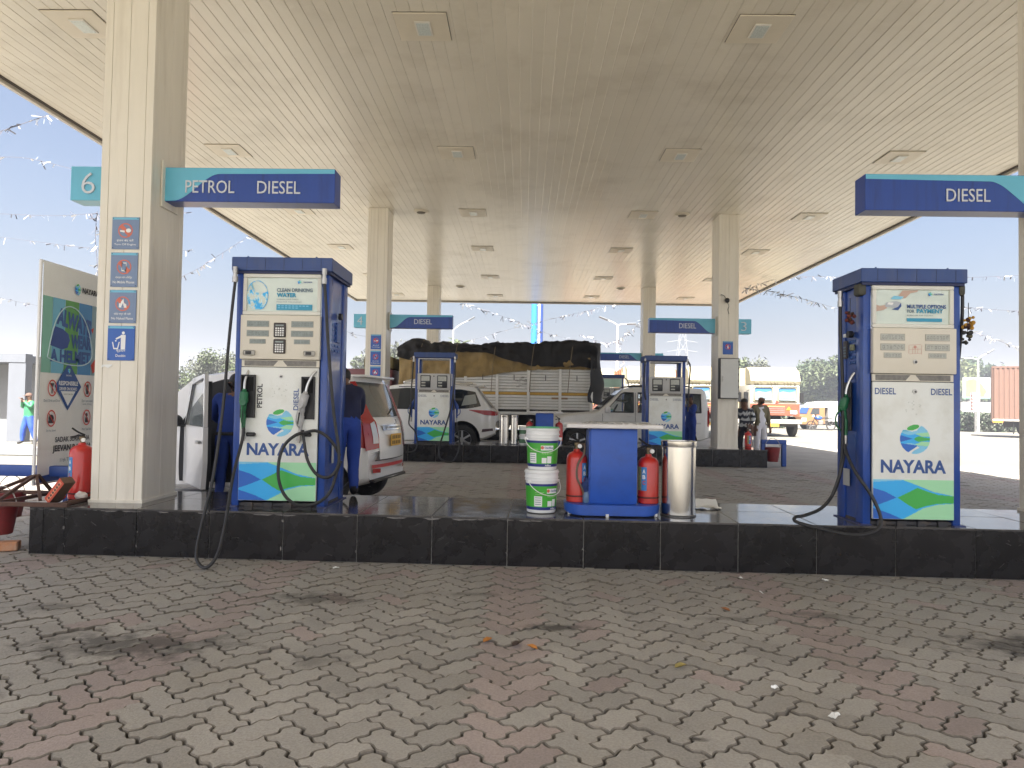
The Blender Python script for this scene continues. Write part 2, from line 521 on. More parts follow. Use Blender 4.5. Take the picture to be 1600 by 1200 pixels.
PAVR = stain_mat('paver_red', (.33, .275, .25), SPOTS)
SOIL = stain_mat('joint_soil', (.055, .046, .034), SPOTS, bump=.6)

def far_ground(name, c1, c2):
    m = mat(name, c1, .85, var=.12, vscale=.35, bump=.3, bscale=30, world_co=True, dirt=c2, dscale=.25, damt=.6)
    return m
LOT = far_ground('sunlit_concrete', (.185, .172, .142), (.155, .145, .12))
SOILG = mat('dry_earth', (.22, .19, .14), .9, var=.2, vscale=.1, world_co=True, bump=.4, bscale=6)

gmb = MB()
NG = 1500.0
gmb.add([(-NG, -NG, -.05), (NG, -NG, -.05), (NG, NG, -.05), (-NG, NG, -.05)], [(0, 1, 2, 3)])
struct(gmb.obj('ground', SOILG))
pave = MB()
PX0, PX1, PY0, PY1 = -9.5, 10.5, 1.2, 31.0
mb = MB()
mb.box(-45, PX0, -60, 64, -.3, -.022).box(PX1, 70, -60, 64, -.3, -.022).box(PX0, PX1, -60, PY0, -.3, -.0221).box(PX0, PX1, PY1, 64, -.3, -.0221)
struct(mb.obj('forecourt', LOT))
pave.add([(PX0, PY0, -.032), (PX1, PY0, -.032), (PX1, PY1, -.032), (PX0, PY1, -.032)], [(0, 1, 2, 3)])
pav = struct(pave.obj('pavement', SOIL))

UW = .127
def uedge(i, j, horiz):
    """displaced points along the unit grid edge starting at (i, j)"""
    sgn = 1 if (i + j) % 2 == 0 else -1
    d = .085 * sgn
    pts = [(0, 0), (.28, d), (.42, d), (.58, -d), (.72, -d)]
    return [(i + t, j + o) if horiz else (i + o, j + t) for t, o in pts]
def outline(cells):
    (a, b, w, h) = cells
    P = []
    for i in range(a, a + w): P += uedge(i, b, True)
    for j in range(b, b + h): P += uedge(a + w, j, False)
    for i in range(a + w - 1, a - 1, -1):
        q = uedge(i, b + h, True) + [(i + 1, b + h)]; P += q[:0:-1]
    for j in range(b + h - 1, b - 1, -1):
        q = uedge(a, j, False) + [(a, j + 1)]; P += q[:0:-1]
    return P
def paver_rings(cells, gap=.066, ch=.03):
    P = outline(cells); n = len(P)
    A = sum(P[i][0] * P[(i + 1) % n][1] - P[(i + 1) % n][0] * P[i][1] for i in range(n))
    def inset(d):
        out = []
        for i in range(n):
            x0, y0 = P[i - 1]; x1, y1 = P[i]; x2, y2 = P[(i + 1) % n]
            n1 = Vector((-(y1 - y0), x1 - x0)).normalized(); n2 = Vector((-(y2 - y1), x2 - x1)).normalized()
            nn = (n1 + n2); nn = nn / max(.6, nn.dot(n1) if nn.length > 0 else 1) if nn.length > .01 else n1
            out.append((x1 + nn[0] * d, y1 + nn[1] * d))
        return out
    return inset(gap / 2 / 1.0), inset(gap / 2 + ch)
HH, VV = (0, 0, 2, 1), (0, 1, 1, 2)
RING = {}
for key, cells in (('h', HH), ('v', VV)):
    o, t = paver_rings(cells)
    cx, cy = cells[0] + cells[2] / 2, cells[1] + cells[3] / 2
    c45, s45 = math.cos(PI / 4), math.sin(PI / 4)
    def W(p): 
        x, y = (p[0] - cx) * UW, (p[1] - cy) * UW
        return (x * c45 - y * s45, x * s45 + y * c45)
    RING[key] = ([W(p) for p in o], [W(p) for p in t], (cx, cy))
def paver_geo(key):
    o, t, _ = RING[key]; n = len(o)
    vs = [(x, y, -.032) for x, y in o] + [(x, y, -.0045) for x, y in o] + [(x, y, 0) for x, y in t]
    fs = [(i, (i + 1) % n, n + (i + 1) % n, n + i) for i in range(n)] + [(n + i, n + (i + 1) % n, 2 * n + (i + 1) % n, 2 * n + i) for i in range(n)] + [tuple(2 * n + i for i in range(n))]
    return vs, fs
PG = {k: paver_geo(k) for k in 'hv'}
c45 = math.cos(PI / 4)
allp = []
rp = random.Random(11)
def blocked(x, y):
    for (ix0, ix1, iy0, iy1) in ((-3.95, 5.6, 5.95, 6.75), (-5.4, 5.2, 15.95, 16.75), (-5.5, 5.5, 25.8, 26.6)):
        if ix0 < x < ix1 and iy0 < y < iy1: return True
    return False
for p in range(-190, 330):
    for q in range(-130, 130):
        for key in 'hv':
            cx, cy = RING[key][2]
            gx, gy = (p + 2 * q + cx) * UW, (p - 2 * q + cy) * UW
            x, y = gx * c45 - gy * c45, gx * c45 + gy * c45
            if not (PX0 + .15 < x < PX1 - .15 and PY0 + .15 < y < 15.6): continue
            if y > 2 and abs(x) > 1.2 + y * .80: continue
            if blocked(x, y): continue
            dz = noise.noise(Vector((x * .9, y * .9, 0))) * .008 + rp.uniform(-.003, .003)
            if rp.random() < .04: dz -= rp.uniform(.004, .009)
            tx, ty = rp.uniform(-.024, .024), rp.uniform(-.024, .024)
            dx = abs(((x + .05 + .925) % 1.85) - .925)
            red = dx < .17 and rp.random() < .93 or rp.random() < .03
            d = math.hypot(x, y)
            vis = 2.35 < y and abs(x) < .74 * y + .1
            allp.append((d if vis else d + 50, key, x, y, dz, tx, ty, red, rp.uniform(-.03, .03)))
allp.sort()
PEDGE = stain_mat('paver_edge_soil', (.175, .155, .125), SPOTS)
PME = {}
for k in 'hv':
    for red in (0, 1):
        b = MB(); vs, fs = PG[k]; b.add(vs, fs[:-1], 1, False); b.f.append(fs[-1]); b.m.append(0); b.s.append(False)
        PME[(k, red)] = b.mesh('paver', [PAVR if red else PAVG, PEDGE])
for (d, k, x, y, dz, tx, ty, red, rz) in allp[:300]:
    put(PME[(k, int(bool(red)))], 'paver', pav, (x, y, dz), (tx, ty, rz))
V, F, MI = [], [], []
for (d, k, x, y, dz, tx, ty, red, rz) in allp[300:]:
    vs, fs = PG[k]; o = len(V); n = len(vs) // 3
    V += [(vx + x, vy + y, vz + dz + ty * -vx + tx * vy if vz > -.02 else vz) for vx, vy, vz in vs]
    fs = fs[n:] if y > 9 else fs
    F += [tuple(i + o for i in f) for f in fs]; MI += [2 if y < 6.2 else (1 if red else 0)] * (len(fs) - 1) + [1 if red else 0]
me = bpy.data.meshes.new('paver_field'); me.from_pydata(V, [], F); me.materials.append(PAVG); me.materials.append(PAVR); me.materials.append(PEDGE)
me.polygons.foreach_set('material_index', MI); me.update()
stuff(put(me, 'paver_field', pav))

# pavers too far off to tell apart: relief and colour in the material
m = mat('far_paving', (.33, .31, .27), .8, var=.15, vscale=1.5, world_co=True, dirt=(.17, .15, .12), dscale=1.2, damt=.5)
nt = m.node_tree; n_, l_ = nt.nodes, nt.links
geo = n_.new('ShaderNodeNewGeometry'); mp = n_.new('ShaderNodeMapping'); mp.inputs['Rotation'].default_value = (0, 0, PI / 4)
mp.inputs['Scale'].default_value = (1, 1, 1)
br = n_.new('ShaderNodeTexBrick'); br.inputs['Scale'].default_value = 4.2; br.inputs['Mortar Size'].default_value = .012
l_.new(geo.outputs['Position'], mp.inputs['Vector']); l_.new(mp.outputs[0], br.inputs['Vector'])
bp = n_.new('ShaderNodeBump'); bp.inputs['Strength'].default_value = .8; bp.inputs['Distance'].default_value = .01; bp.invert = True
l_.new(br.outputs['Fac'], bp.inputs['Height']); l_.new(bp.outputs['Normal'], n_['Principled BSDF'].inputs['Normal'])
mb = MB(); mb.add([(PX0, 15.4, -.006), (PX1, 15.4, -.006), (PX1, PY1, -.006), (PX0, PY1, -.006)], [(0, 1, 2, 3)])
struct(mb.obj('far_pavement', m))

# ------------------------------------------------------------------ islands
def island(loc, rz, x0, x1, depth, h, label, top_rows=2, group='tiled pump islands'):
    t = thing('pump_island', label, 'kerb island', loc, rz, group)
    g = MB(); g.box(x0 + .012, x1 - .012, .012, depth - .012, 0, h - .010)
    g.obj('core', GROUT, t)
    step = .61; gp = .006
    xs = [x0]
    k = math.ceil((x0 + .35) / step) * step - .12
    if loc[1] < 10: xs += [x0 + .12]
    while k < x1 - .05:
        if k > xs[-1] + .05: xs.append(k)
        k += step
    xs.append(x1)
    fm = {}
    for a, b in zip(xs, xs[1:]):
        w = round(b - a, 3)
        if w not in fm:
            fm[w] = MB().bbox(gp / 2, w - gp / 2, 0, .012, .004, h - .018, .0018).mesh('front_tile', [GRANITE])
        put(fm[w], 'front_tile', t, (a, 0, 0))
        put(fm[w], 'rear_tile', t, (a + w, depth, 0), (0, 0, PI))
    for sx, rot in ((x0, -PI / 2), (x1, PI / 2)):
        w = depth - .03
        put(MB().bbox(0, w, 0, .012, .004, h - .018, .002).mesh('end_tile', [GRANITE]), 'end_tile', t, (sx, depth - .015 if rot < 0 else .015, 0), (0, 0, rot))
    rows = [0, depth * .56, depth]
    tm = {}
    for r in range(2):
        for a, b in zip(xs, xs[1:]):
            w = round(b - a, 3); dd = rows[r + 1] - rows[r]
            if (w, r) not in tm:
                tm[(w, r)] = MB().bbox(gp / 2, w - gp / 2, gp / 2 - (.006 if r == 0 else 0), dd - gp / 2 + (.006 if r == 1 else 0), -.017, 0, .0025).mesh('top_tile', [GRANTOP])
            put(tm[(w, r)], 'top_tile', t, (a, rows[r], h), (rp.uniform(-.0015, .0015), rp.uniform(-.0015, .0015), 0))
    if loc[1] < 10:
        rr = random.Random(4); b = MB()
        for k_ in range(46):
            x = x0 + (rr.random() ** 2.2) * 4.5; top = rr.random() < .72
            z = h - .018 if top else rr.uniform(.03, h - .05)
            if not top: x = min(xs, key=lambda q: abs(q - x)) + rr.uniform(-.012, .012)
            r_ = rr.uniform(.006, .022) * (1.5 if top else .55)
            P = [(x + r_ * rr.uniform(.6, 1.5) * (1.9 if top else .7) * math.cos(a), -.0012, z + r_ * rr.uniform(.4, 1.1) * math.sin(a) * (.55 if top else 1.6)) for a in [2 * PI * i / 7 for i in range(7)]]
            if top: P = [(a, b_, min(c, h - .019)) for a, b_, c in P]
            b.add(P, [tuple(range(7))])
        for k_ in range(45):
            x = rr.uniform(x0 + .1, x1 - .1); z = rr.uniform(.04, h - .06); l = rr.uniform(.01, .07); a = rr.uniform(-.9, .9)
            b.add([(x, -.001, z), (x + l * math.cos(a), -.001, z + l * math.sin(a)), (x + l * math.cos(a), -.001, z + l * math.sin(a) + .0018), (x, -.001, z + .0012)], [(0, 1, 2, 3)])
        stuff(b.obj('chipped_spots', mat('chip_grey', (.20, .19, .18), .9, var=.3, vscale=30), t))
    return t
island((0, 5.735, 0), -.026, -4.08, 5.6, 1.16, .39, 'nearest long black granite kerb island carrying the buckets and steel bin')
island((0, 15.74, 0), 0, -5.4, 5.35, 1.15, .39, 'second black tiled kerb island, beyond the cars, under the two open-topped pumps')
island((0, 25.6, 0), 0, -5.4, 5.4, 1.15, .39, 'farthest black tiled kerb island behind the tarpaulin lorry')

# ------------------------------------------------------------------ canopy
ZC = 5.636
CX0, CX1, CY0, CY1 = -7.2, 8.62, -3.1, 30.0
can = thing('canopy', 'wide flat cream canopy roof of long ceiling strips over the forecourt', 'canopy', ((CX0 + CX1) / 2, (CY0 + CY1) / 2, ZC))
ox, oy = (CX0 + CX1) / 2, (CY0 + CY1) / 2
MB().box(CX0 + .05 - ox, CX1 - .05 - ox, CY0 + .05 - oy, CY1 - .05 - oy, .03, .75).obj('roof_deck', mat('roof_deck', (.3, .29, .27), .8), can)
SW = .15
hl = (CY1 - CY0) / 2 - .02
sp = [(-SW / 2 + .002, .012), (-SW / 2 + .002, .003), (-SW / 2 + .007, 0), (SW / 2 - .007, 0), (SW / 2 - .002, .003), (SW / 2 - .002, .006), (SW / 2 + .006, .0065), (SW / 2 + .006, .012)]
sm = MB().prism(sp, 'y', -hl, hl).mesh('ceiling_strip', [CEIL])
x = CX0 + .02 + SW / 2
while x < CX1 - SW / 2:
    put(sm, 'ceiling_strip', can, (x - ox, 0, rp.uniform(0, .002)), (0, rp.uniform(-.012, .012), 0)); x += SW
FAS = mat('fascia_panel', (.56, .52, .46), .4, var=.06)
FASD = mat('fascia_trim', (.06, .045, .035), .6)
for (a, b, c, d) in ((CX0 - .06, CX0, CY0, CY1), (CX1, CX1 + .06, CY0, CY1), (CX0 - .06, CX1 + .06, CY1, CY1 + .06), (CX0 - .06, CX1 + .06, CY0 - .06, CY0)):
    MB().box(a - ox, b - ox, c - oy, d - oy, -.06, .95).obj('fascia', FAS, can)
for (a, b, c, d) in ((CX0, CX0 + .05, CY0, CY1), (CX1 - .05, CX1, CY0, CY1), (CX0, CX1, CY1 - .05, CY1), (CX0, CX1, CY0, CY0 + .05)):
    MB().box(a - ox, b - ox, c - oy, d - oy, -.012, .03).obj('edge_trim', FASD, can)

# ceiling lights
LENS = mat('lamp_lens', (.62, .68, .66), .2, var=.25, vscale=60)
def make_light():
    t = thing('ceiling_light', '', 'ceiling light', (0, 0, ZC), 0, 'square light panels in the canopy ceiling')
    MB().bbox(0, .6, 0, .6, -.016, -.001, .004).obj('cover_plate', LIGHTPLATE, t)
    MB().box(-.006, .606, -.006, .606, -.0008, .0022).obj('shadow_gap', FASD, t)
    f = MB(); f.bbox(.22, .40, .16, .46, -.030, -.014, .004)
    fr = f.obj('lamp_frame', mat('lamp_frame', (.72, .70, .64), .4), t)
    MB().bbox(.238, .382, .18, .44, -.034, -.026, .003).obj('lamp_glass', LENS, fr)
    return t
LROW = [7.755, 11.87, 15.71, 19.43, 23.82, 28.02]
LCOL = [-5.51, -1.54, 2.31, 6.04]
rown = ['first row from the camera', 'second row', 'third row', 'fourth row', 'fifth row', 'last row by the far edge']
coln = ['leftmost', 'second from the left', 'second from the right', 'rightmost']
proto = None
for r, y in enumerate(LROW):
    for c, x in enumerate(LCOL):
        if r == 0 and c == 3: continue
        lab = 'square ceiling light panel, %s in the %s' % (coln[c], rown[r])
        if proto is None:
            proto = make_light(); o = proto; o.location = (x, y, ZC); o['label'] = lab
        else: dup(proto, (x, y, ZC), 0, lab)
pl = None
for k, (px, lab) in enumerate((((-2.406, 15.938, 5.620), 'small round ceiling fitting left of centre, beside the middle left column'), ((3.482, 15.947, 5.620), 'small round ceiling fitting right of centre, beside the middle right column'),
          ((-2.446, 26.176, 5.620), 'tiny round ceiling fitting beside the far left column'), ((3.477, 26.112, 5.620), 'tiny round ceiling fitting beside the far right column'))):
    if pl is None:
        pl = thing('ceiling_speaker', lab, 'speaker', (px[0], px[1], ZC), 0, 'round ceiling fittings'); o = pl
        MB().lathe([(.17, .0), (.17, -.012), (.14, -.03), (.05, -.034)], 20).obj('rim', LIGHTPLATE, pl)
        MB().lathe([(.10, -.03), (.09, -.045), (.02, -.05)], 16).obj('grille', mat('grille_grey', (.16, .14, .11), .6), pl)
    else: dup(pl, (px[0], px[1], ZC), 0, lab)

# ------------------------------------------------------------------ columns
def column(x0, y0, label, w=.45, d=.6, z0=.385, top=ZC, clip=False):
    t = thing('canopy_column', label, 'column', (x0, y0, z0), 0, 'cream clad canopy columns')
    H = top - z0
    MB().box(.012, w - .012, .012, d - .012, 0, H).obj('core', mat('column_core', (.08, .07, .06), .8), t)
    g = .003
    for face in range(4):
        L = w if face % 2 == 0 else d
        cuts = [0, .07, .07 + (L - .14) / 2, L - .07, L]
        for a, b in zip(cuts, cuts[1:]):
            A, B = a + g / 2, b - g / 2
            if face == 0: q = (A, B, 0, .012)
            elif face == 2: q = (A, B, d - .012, d)
            elif face == 1: q = (w - .012, w, max(A, .012), min(B, d - .012))
            else: q = (0, .012, max(A, .012), min(B, d - .012))
            MB().bbox(q[0], q[1], q[2], q[3], .0, H - .002, .0015).obj('cladding_strip', CREAM, t)
    MB().box(-.012, w + .012, -.012, d + .012, 0, .03).obj('base_skirt', CREAM, t)
    return t
c1 = column(-3.752, 6.13, 'big near left cream column carrying the number 6 and four blue notices')
column(4.64, 6.16, 'cream column cut by the right edge of the picture')
c2 = column(-3.55, 15.7, 'middle left cream column with the number 4 beam, behind the white hatchback')
c3 = column(4.3, 15.9, 'middle right cream column with a white metal cabinet on its front')
column(-3.65, 26.1, 'far left cream column rising behind the tarpaulin lorry')
column(4.26, 25.8, 'far right cream column behind the right open-topped pump')

# lane signs ---------------------------------------------------------
def lane_sign(name_lab, xa, xb, y, z0, z1, num, nx0, nx1, words, flip=False, th=.2, group='blue lane signs on the columns'):
    """long box on the inner side of a column and a short number box on the outer side"""
    cx, cz = (xa + xb) / 2, z0
    t = thing('lane_sign', name_lab, 'sign', (cx, y, cz), 0, group)
    h = z1 - z0; w = xb - xa
    MB().bbox(-w / 2, w / 2, 0, th, 0, h, .004).obj('beam_box', SIGNBLUE, t)
    # cyan field with its sloping wave edge, 2 mm proud
    K = 18
    s = -1 if flip else 1
    pts = []
    e = .004
    for i in range(K + 1):
        u = i / K
        zz = h * (.02 + .80 * (u * u * (3 - 2 * u)))
        pts.append((s * (-w / 2 + w * (.06 + .27 * u)), zz))
    poly = [(s * (-w / 2 + e), .002), ] + pts + [(s * (w / 2 - e), h * .86), (s * (w / 2 - e), h - .004), (s * (-w / 2 + e), h - .004)]
    MB().prism(poly, 'y', -.0025, .001).obj('cyan_wave', SIGNCYAN, t)
    bx_ = (w / 2 - .018, w / 2 - .001) if flip else (-w / 2 + .001, -w / 2 + .018)
    MB().bbox(bx_[0], bx_[1], -.05, th + .05, -.06, h + .05, .003).obj('bracket', CREAM, t)
    for (s_, x_, w_, zz, hh) in words:
        text(t, s_, (x_ - cx, -.004, zz - cz), w_, hh, SIGNTEXT, .0, ext=.006)
    if num is not None:
        MB().bbox(nx0 - cx, nx1 - cx, 0, th, 0, h, .004).obj('number_box', SIGNCYAN, t)
        if num: text(t, num, ((nx0 + nx1) / 2 - cx - (.0 if flip else .03), -.006, h * .5), .105 if nx1 - nx0 < .3 else .12, h * .62, SIGNTEXT, -.012, ext=.008)
    return t
lane_sign('blue and cyan PETROL DIESEL beam with number 6 on the near left column', -3.30, -1.74, 6.33, 3.085, 3.395, '6', -4.15, -3.755,
          [('PETROL', -2.872, .446, 3.22, .115), ('DIESEL', -2.246, .39, 3.22, .115)])
lane_sign('blue DIESEL beam reaching in from the right picture edge, streaked with dirt', 3.002, 4.638, 6.33, 3.08, 3.405, None, 0, 0, [('DIESEL', 3.905, .385, 3.22, .115)], True)
lane_sign('blue DIESEL beam with number 4 on the middle left column', -3.09, -1.651, 16.0, 2.985, 3.29, '4', -3.895, -3.555, [('DIESEL', -2.32, .40, 3.135, .115)])
lane_sign('blue DIESEL beam with number 3 on the middle right column', 2.80, 4.295, 16.1, 2.98, 3.31, '3', 4.752, 5.095, [('DIESEL', 3.66, .38, 3.14, .115)], True)
lane_sign('small dark blue DIESEL beam on the far right column', 2.745, 4.255, 26.0, 2.965, 3.25, '', 4.715, 5.04, [('DIESEL', 3.62, .36, 3.10, .11)], True)

# notices on the columns ------------------------------------------------
NOTP = mat('notice_glare_blue', (.17, .24, .38), .4, var=.08, vscale=8)  # paler blue, with glare painted into the plate colour
NOTB = mat('notice_blue', (.015, .10, .42), .35, var=.08, vscale=8)
NOTC = mat('notice_cyan', (.16, .48, .66), .4)
def notice(x0, x1, y, z0, z1, kind, label, hindi, eng, faded=True, group='blue safety notices'):  # faded picks the plate colour that has glare painted in
    w, h = x1 - x0, z1 - z0
    t = thing('safety_notice', label, 'notice', ((x0 + x1) / 2, y, z0), 0, group)
    MB().bbox(-w / 2, w / 2, -.008, 0, 0, h, .002).obj('plate', NOTP if faded else NOTB, t)
    MB().box(-w / 2 + .004, w / 2 - .004, -.010, -.0082, h * .92, h - .004).obj('top_band', NOTC, t)
    Y = -.0095
    cz = h * .58; r = w * .27
    if kind != 'bin':
        p = MB()
        ring_print(p, 0, cz, r, r * .16, Y)
        a = PI * .75
        dx, dz = math.cos(a) * r, math.sin(a) * r
        n = .012 * w / .23
        quad(p, [(dx - n, cz + dz - n), (dx + n, cz + dz + n), (-dx + n, cz - dz + n), (-dx - n, cz - dz - n)], Y - .0004)
        p.obj('prohibition_ring', PALERED if faded else PRRED, t)
        q = MB()
        if kind == 'engine':
            quad(q, [(-r * .72, cz + .004), (-r * .1, cz - .002), (-r * .1, cz - .018), (-r * .72, cz - .012)], Y - .0008)
            disc(q, r * .42, cz, r * .34, r * .28, Y - .0008)
        elif kind == 'phone':
            quad(q, [(-r * .34, cz - r * .6), (r * .34, cz - r * .6), (r * .34, cz + r * .6), (-r * .34, cz + r * .6)], Y - .0004)
            quad(q, [(-r * .26, cz - r * .42), (r * .26, cz - r * .42), (r * .26, cz + r * .46), (-r * .26, cz + r * .46)], Y - .0008, 1)
        elif kind == 'person':
            disc(q, 0, cz + r * .5, r * .16, r * .16, Y - .0006)
            quad(q, [(-r * .2, cz - r * .65), (r * .2, cz - r * .65), (r * .26, cz + r * .28), (-r * .26, cz + r * .28)], Y - .0006)
        else:
            quad(q, [(-r * .5, cz - r * .5), (r * .55, cz - r * .55), (r * .5, cz - r * .05), (r * .18, cz + .1 * r), (r * .12, cz + r * .72), (-r * .2, cz + r * .3), (-r * .28, cz + r * .02), (-r * .48, cz + r * .1)], Y - .0006)
            quad(q, [(-r * .2, cz - r * .5), (r * .22, cz - r * .52), (r * .05, cz + r * .1)], Y - .0009, 1)
        q.obj('pictogram', [TEXTWHITE, NOTP if faded else NOTB], t)
    else:
        q = MB(); s = w
        disc(q, .08 * s, cz + .27 * s, .055 * s, .055 * s, Y)
        quad(q, [(0, cz - .33 * s), (.16 * s, cz - .33 * s), (.17 * s, cz + .2 * s), (-.01 * s, cz + .2 * s)], Y)
        quad(q, [(0, cz + .18 * s), (0, cz + .1 * s), (-.17 * s, cz + .02 * s), (-.2 * s, cz + .07 * s)], Y - .0004)
        quad(q, [(-.33 * s, cz - .06 * s), (-.29 * s, cz - .06 * s), (-.24 * s, cz - .28 * s), (-.13 * s, cz - .28 * s), (-.08 * s, cz - .06 * s), (-.04 * s, cz - .06 * s), (-.10 * s, cz - .33 * s), (-.27 * s, cz - .33 * s)], Y)
        disc(q, -.19 * s, cz - .02 * s, .03 * s, .03 * s, Y)
        q.obj('pictogram', TEXTWHITE, t)
    if hindi: text(t, hindi, (0, Y, h * .27), w * (.34 if kind == 'bin' else .62), h * .085, TEXTWHITE, .01)
    if eng: text(t, eng, (0, Y, h * .14), w * (.36 if kind == 'bin' else .8), h * .075, TEXTWHITE, .01)
    b = MB()
    for sx in (-1, 1):
        for zz in (.012, h - .012): b.cyl((sx * (w / 2 - .012), -.0115, zz), (sx * (w / 2 - .012), -.008, zz), .004, n=8)
    b.obj('screws', BLACK, t)['kind'] = 'stuff'
    return t
yf = 6.129
notice(-3.632, -3.393, yf, 2.600, 2.882, 'engine', 'Turn Off Engine notice, topmost on the near left column', 'इंजन बंद करें', 'Turn Off Engine')
notice(-3.634, -3.396, yf, 2.268, 2.570, 'phone', 'No Mobile Phones notice, second from top on the near left column', 'मोबाइल फोन निषिद्ध', 'No Mobile Phones')
notice(-3.636, -3.398, yf, 1.952, 2.242, 'flame', 'No Naked Flame notice, third from top on the near left column', 'कोई नग्न लौ नहीं', 'No Naked Flame')
notice(-3.640, -3.402, yf, 1.625, 1.928, 'bin', 'bright blue Dustbin notice, lowest on the near left column', 'कूड़ादान', 'Dustbin', False)
for (za, zb, kd, lab) in ((2.47, 2.80, 'engine', 'Turn Off Engine notice high on the middle left column'), (2.12, 2.44, 'phone', 'No Mobile Phones notice in the middle of the middle left column'),
                          (1.78, 2.09, 'flame', 'No Naked Flame notice on the middle left column above the hatchback'), (1.44, 1.75, 'bin', 'Dustbin notice half hidden by the hatchback roof')):
    tx = {'engine': ('इंजन बंद करें', 'Turn Off Engine'), 'phone': ('मोबाइल फोन निषिद्ध', 'No Mobile Phones'), 'flame': ('कोई नग्न लौ नहीं', 'No Naked Flame'), 'bin': ('कूड़ादान', 'Dustbin')}[kd]
    notice(-3.43, -3.20, 15.699, za, zb, kd, lab, tx[0], tx[1], False)
notice(4.40, 4.625, 15.899, 2.49, 2.785, 'person', 'lone small blue notice on the middle right column', '', '', False)
t = thing('paper_remnant', 'torn sticker remnant stuck below the Dustbin notice', 'sticker', (-3.64, 6.127, 1.56))
MB().prism([(-.05, 0), (-.02, .012), (.01, -.002), (.04, .015), (.045, .03), (-.045, .026)], 'y', -.0025, 0).obj('paper', WHITE, t)

# metal cabinet on the middle right column
t = thing('metal_cabinet', 'tall white metal cabinet hung on the middle right column', 'cabinet', (4.51, 15.898, 1.50))
MB().bbox(-.215, .215, -.16, 0, 0, .90, .006).obj('case', mat('cabinet_edge', (.07, .07, .07), .6), t)
d = MB().bbox(-.195, .195, -.172, -.16, .02, .88, .004).obj('cabinet_door', mat('cabinet_grey', (.62, .63, .60), .45, var=.05), t)
h = MB(); h.bbox(-.165, -.145, -.195, -.172, .38, .50, .004); h.obj('handle', DULLSTEEL, d)
for k in range(6): MB().box(.188, .2, -.18, -.172, .10 + k * .14, .14 + k * .14).obj('hinge', BLACK, d)
t = thing('wall_camera', 'small black camera with dangling wires on the middle right column', 'camera', (4.47, 15.898, 3.69))
MB().ball((0, -.07, 0), .055).obj('dome', BLACK, t)
MB().cyl((0, -.06, 0), (0, 0, 0), .03).obj('mount', DULLSTEEL, t)
MB().tube([(0, -.03, 0), (-.05, -.03, .10), (-.11, -.02, .13), (-.13, -.012, .12)], .006, 6, smooth=4).obj('wire', BLACK, t)
MB().tube([(.0, -.03, -.02), (.05, -.03, -.12), (.03, -.02, -.2), (.06, -.012, -.30)], .006, 6, smooth=4).obj('wire', BLACK, t)
# ------------------------------------------------------------------ fuel dispensers
NGREEN = mat('nozzle_green', (.012, .13, .05), .4, var=.15, vscale=20)
NGREY = mat('nozzle_grey', (.42, .42, .42), .45, var=.2, vscale=20)
NBLUE = mat('nozzle_blue', (.015, .06, .28), .4)
ALU = mat('nozzle_spout', (.6, .6, .58), .35, metal=1)
LCD = mat('display_glass', (.20, .24, .22), .15, spec=.7, var=.25, vscale=25)
LCDP = mat('display_pale', (.42, .43, .38), .2, spec=.6, var=.2, vscale=30)
DIGIT = mat('display_digit', (.05, .06, .055), .4)
ADBACK = mat('ad_film', (.58, .66, .58), .12, var=.12, vscale=3, spec=.7, coat=.7)
KEYPAD = mat('keypad_black', (.03, .022, .02), .4)
FRAMEW = mat('ad_frame', (.68, .68, .62), .4, var=.04)
VENT = mat('vent_slot', (.03, .09, .30), .4)

def nozzle(parent, loc, m, rz=0, tilt=0, side=False, s=1.0):
    """hand nozzle hanging in its boot: spout up, handle down; local front is -y"""
    e = MB()
    e.tube([(0, 0, .02), (0, -.012, .07), (0, -.02, .13), (0, -.008, .19), (.0, .0, .24)], [.017, .024, .036, .036, .018], 10, smooth=3)
    e.tube([(0, -.015, .12), (0, -.055, .125)], [.03, .026], 12)
    e.tube([(0, .0, .03), (0, .0, -.10)], [.02, .016], 10)
    # lever guard
    e.tube([(.0, -.03, .11), (0, -.075, .07), (0, -.075, -.02), (0, -.01, -.08)], .007, 6, smooth=4)
    n = e.obj('nozzle', m, parent, loc, (0, tilt, rz))
    n.scale = (s, s, s)
    p = MB(); p.tube([(0, 0, .235), (.0, .012, .30), (.012, .035, .37), (.03, .06, .42)], .0115, 8, smooth=4); p.obj('spout', ALU, n)
    p = MB(); p.cyl((0, 0, -.10), (0, 0, -.14), .019, n=10).cyl((0, 0, -.14), (0, 0, -.20), .015, n=10).cyl((0, 0, -.165), (0, 0, -.185), .021, n=6); p.obj('swivel', DULLSTEEL, n)
    p = MB(); p.bbox(-.006, .006, -.055, -.043, -.05, .06, .003); p.obj('lever', BLACK, n)
    return n

def digits(parent, x, y, z, w, h, n):
    b = MB()
    dw = w / n
    for i in range(n):
        cx = x - w / 2 + dw * (i + .5)
        a, t = dw * .26, dw * .08
        for q in [(cx - a, cx - a + t, z - h * .3, z - .001), (cx - a, cx - a + t, z + .001, z + h * .3), (cx + a - t, cx + a, z - h * .3, z - .001), (cx + a - t, cx + a, z + .001, z + h * .3),
                  (cx - a + t, cx + a - t, z + h * .3 - t, z + h * .3), (cx - a + t, cx + a - t, z - h * .3, z - h * .3 + t)]:
            if rp.random() < .85: b.add([(q[0], y, q[2]), (q[1], y, q[2]), (q[1], y, q[3]), (q[0], y, q[3])], [(0, 1, 2, 3)])
    o = b.obj('digits', DIGIT, parent)
    return o

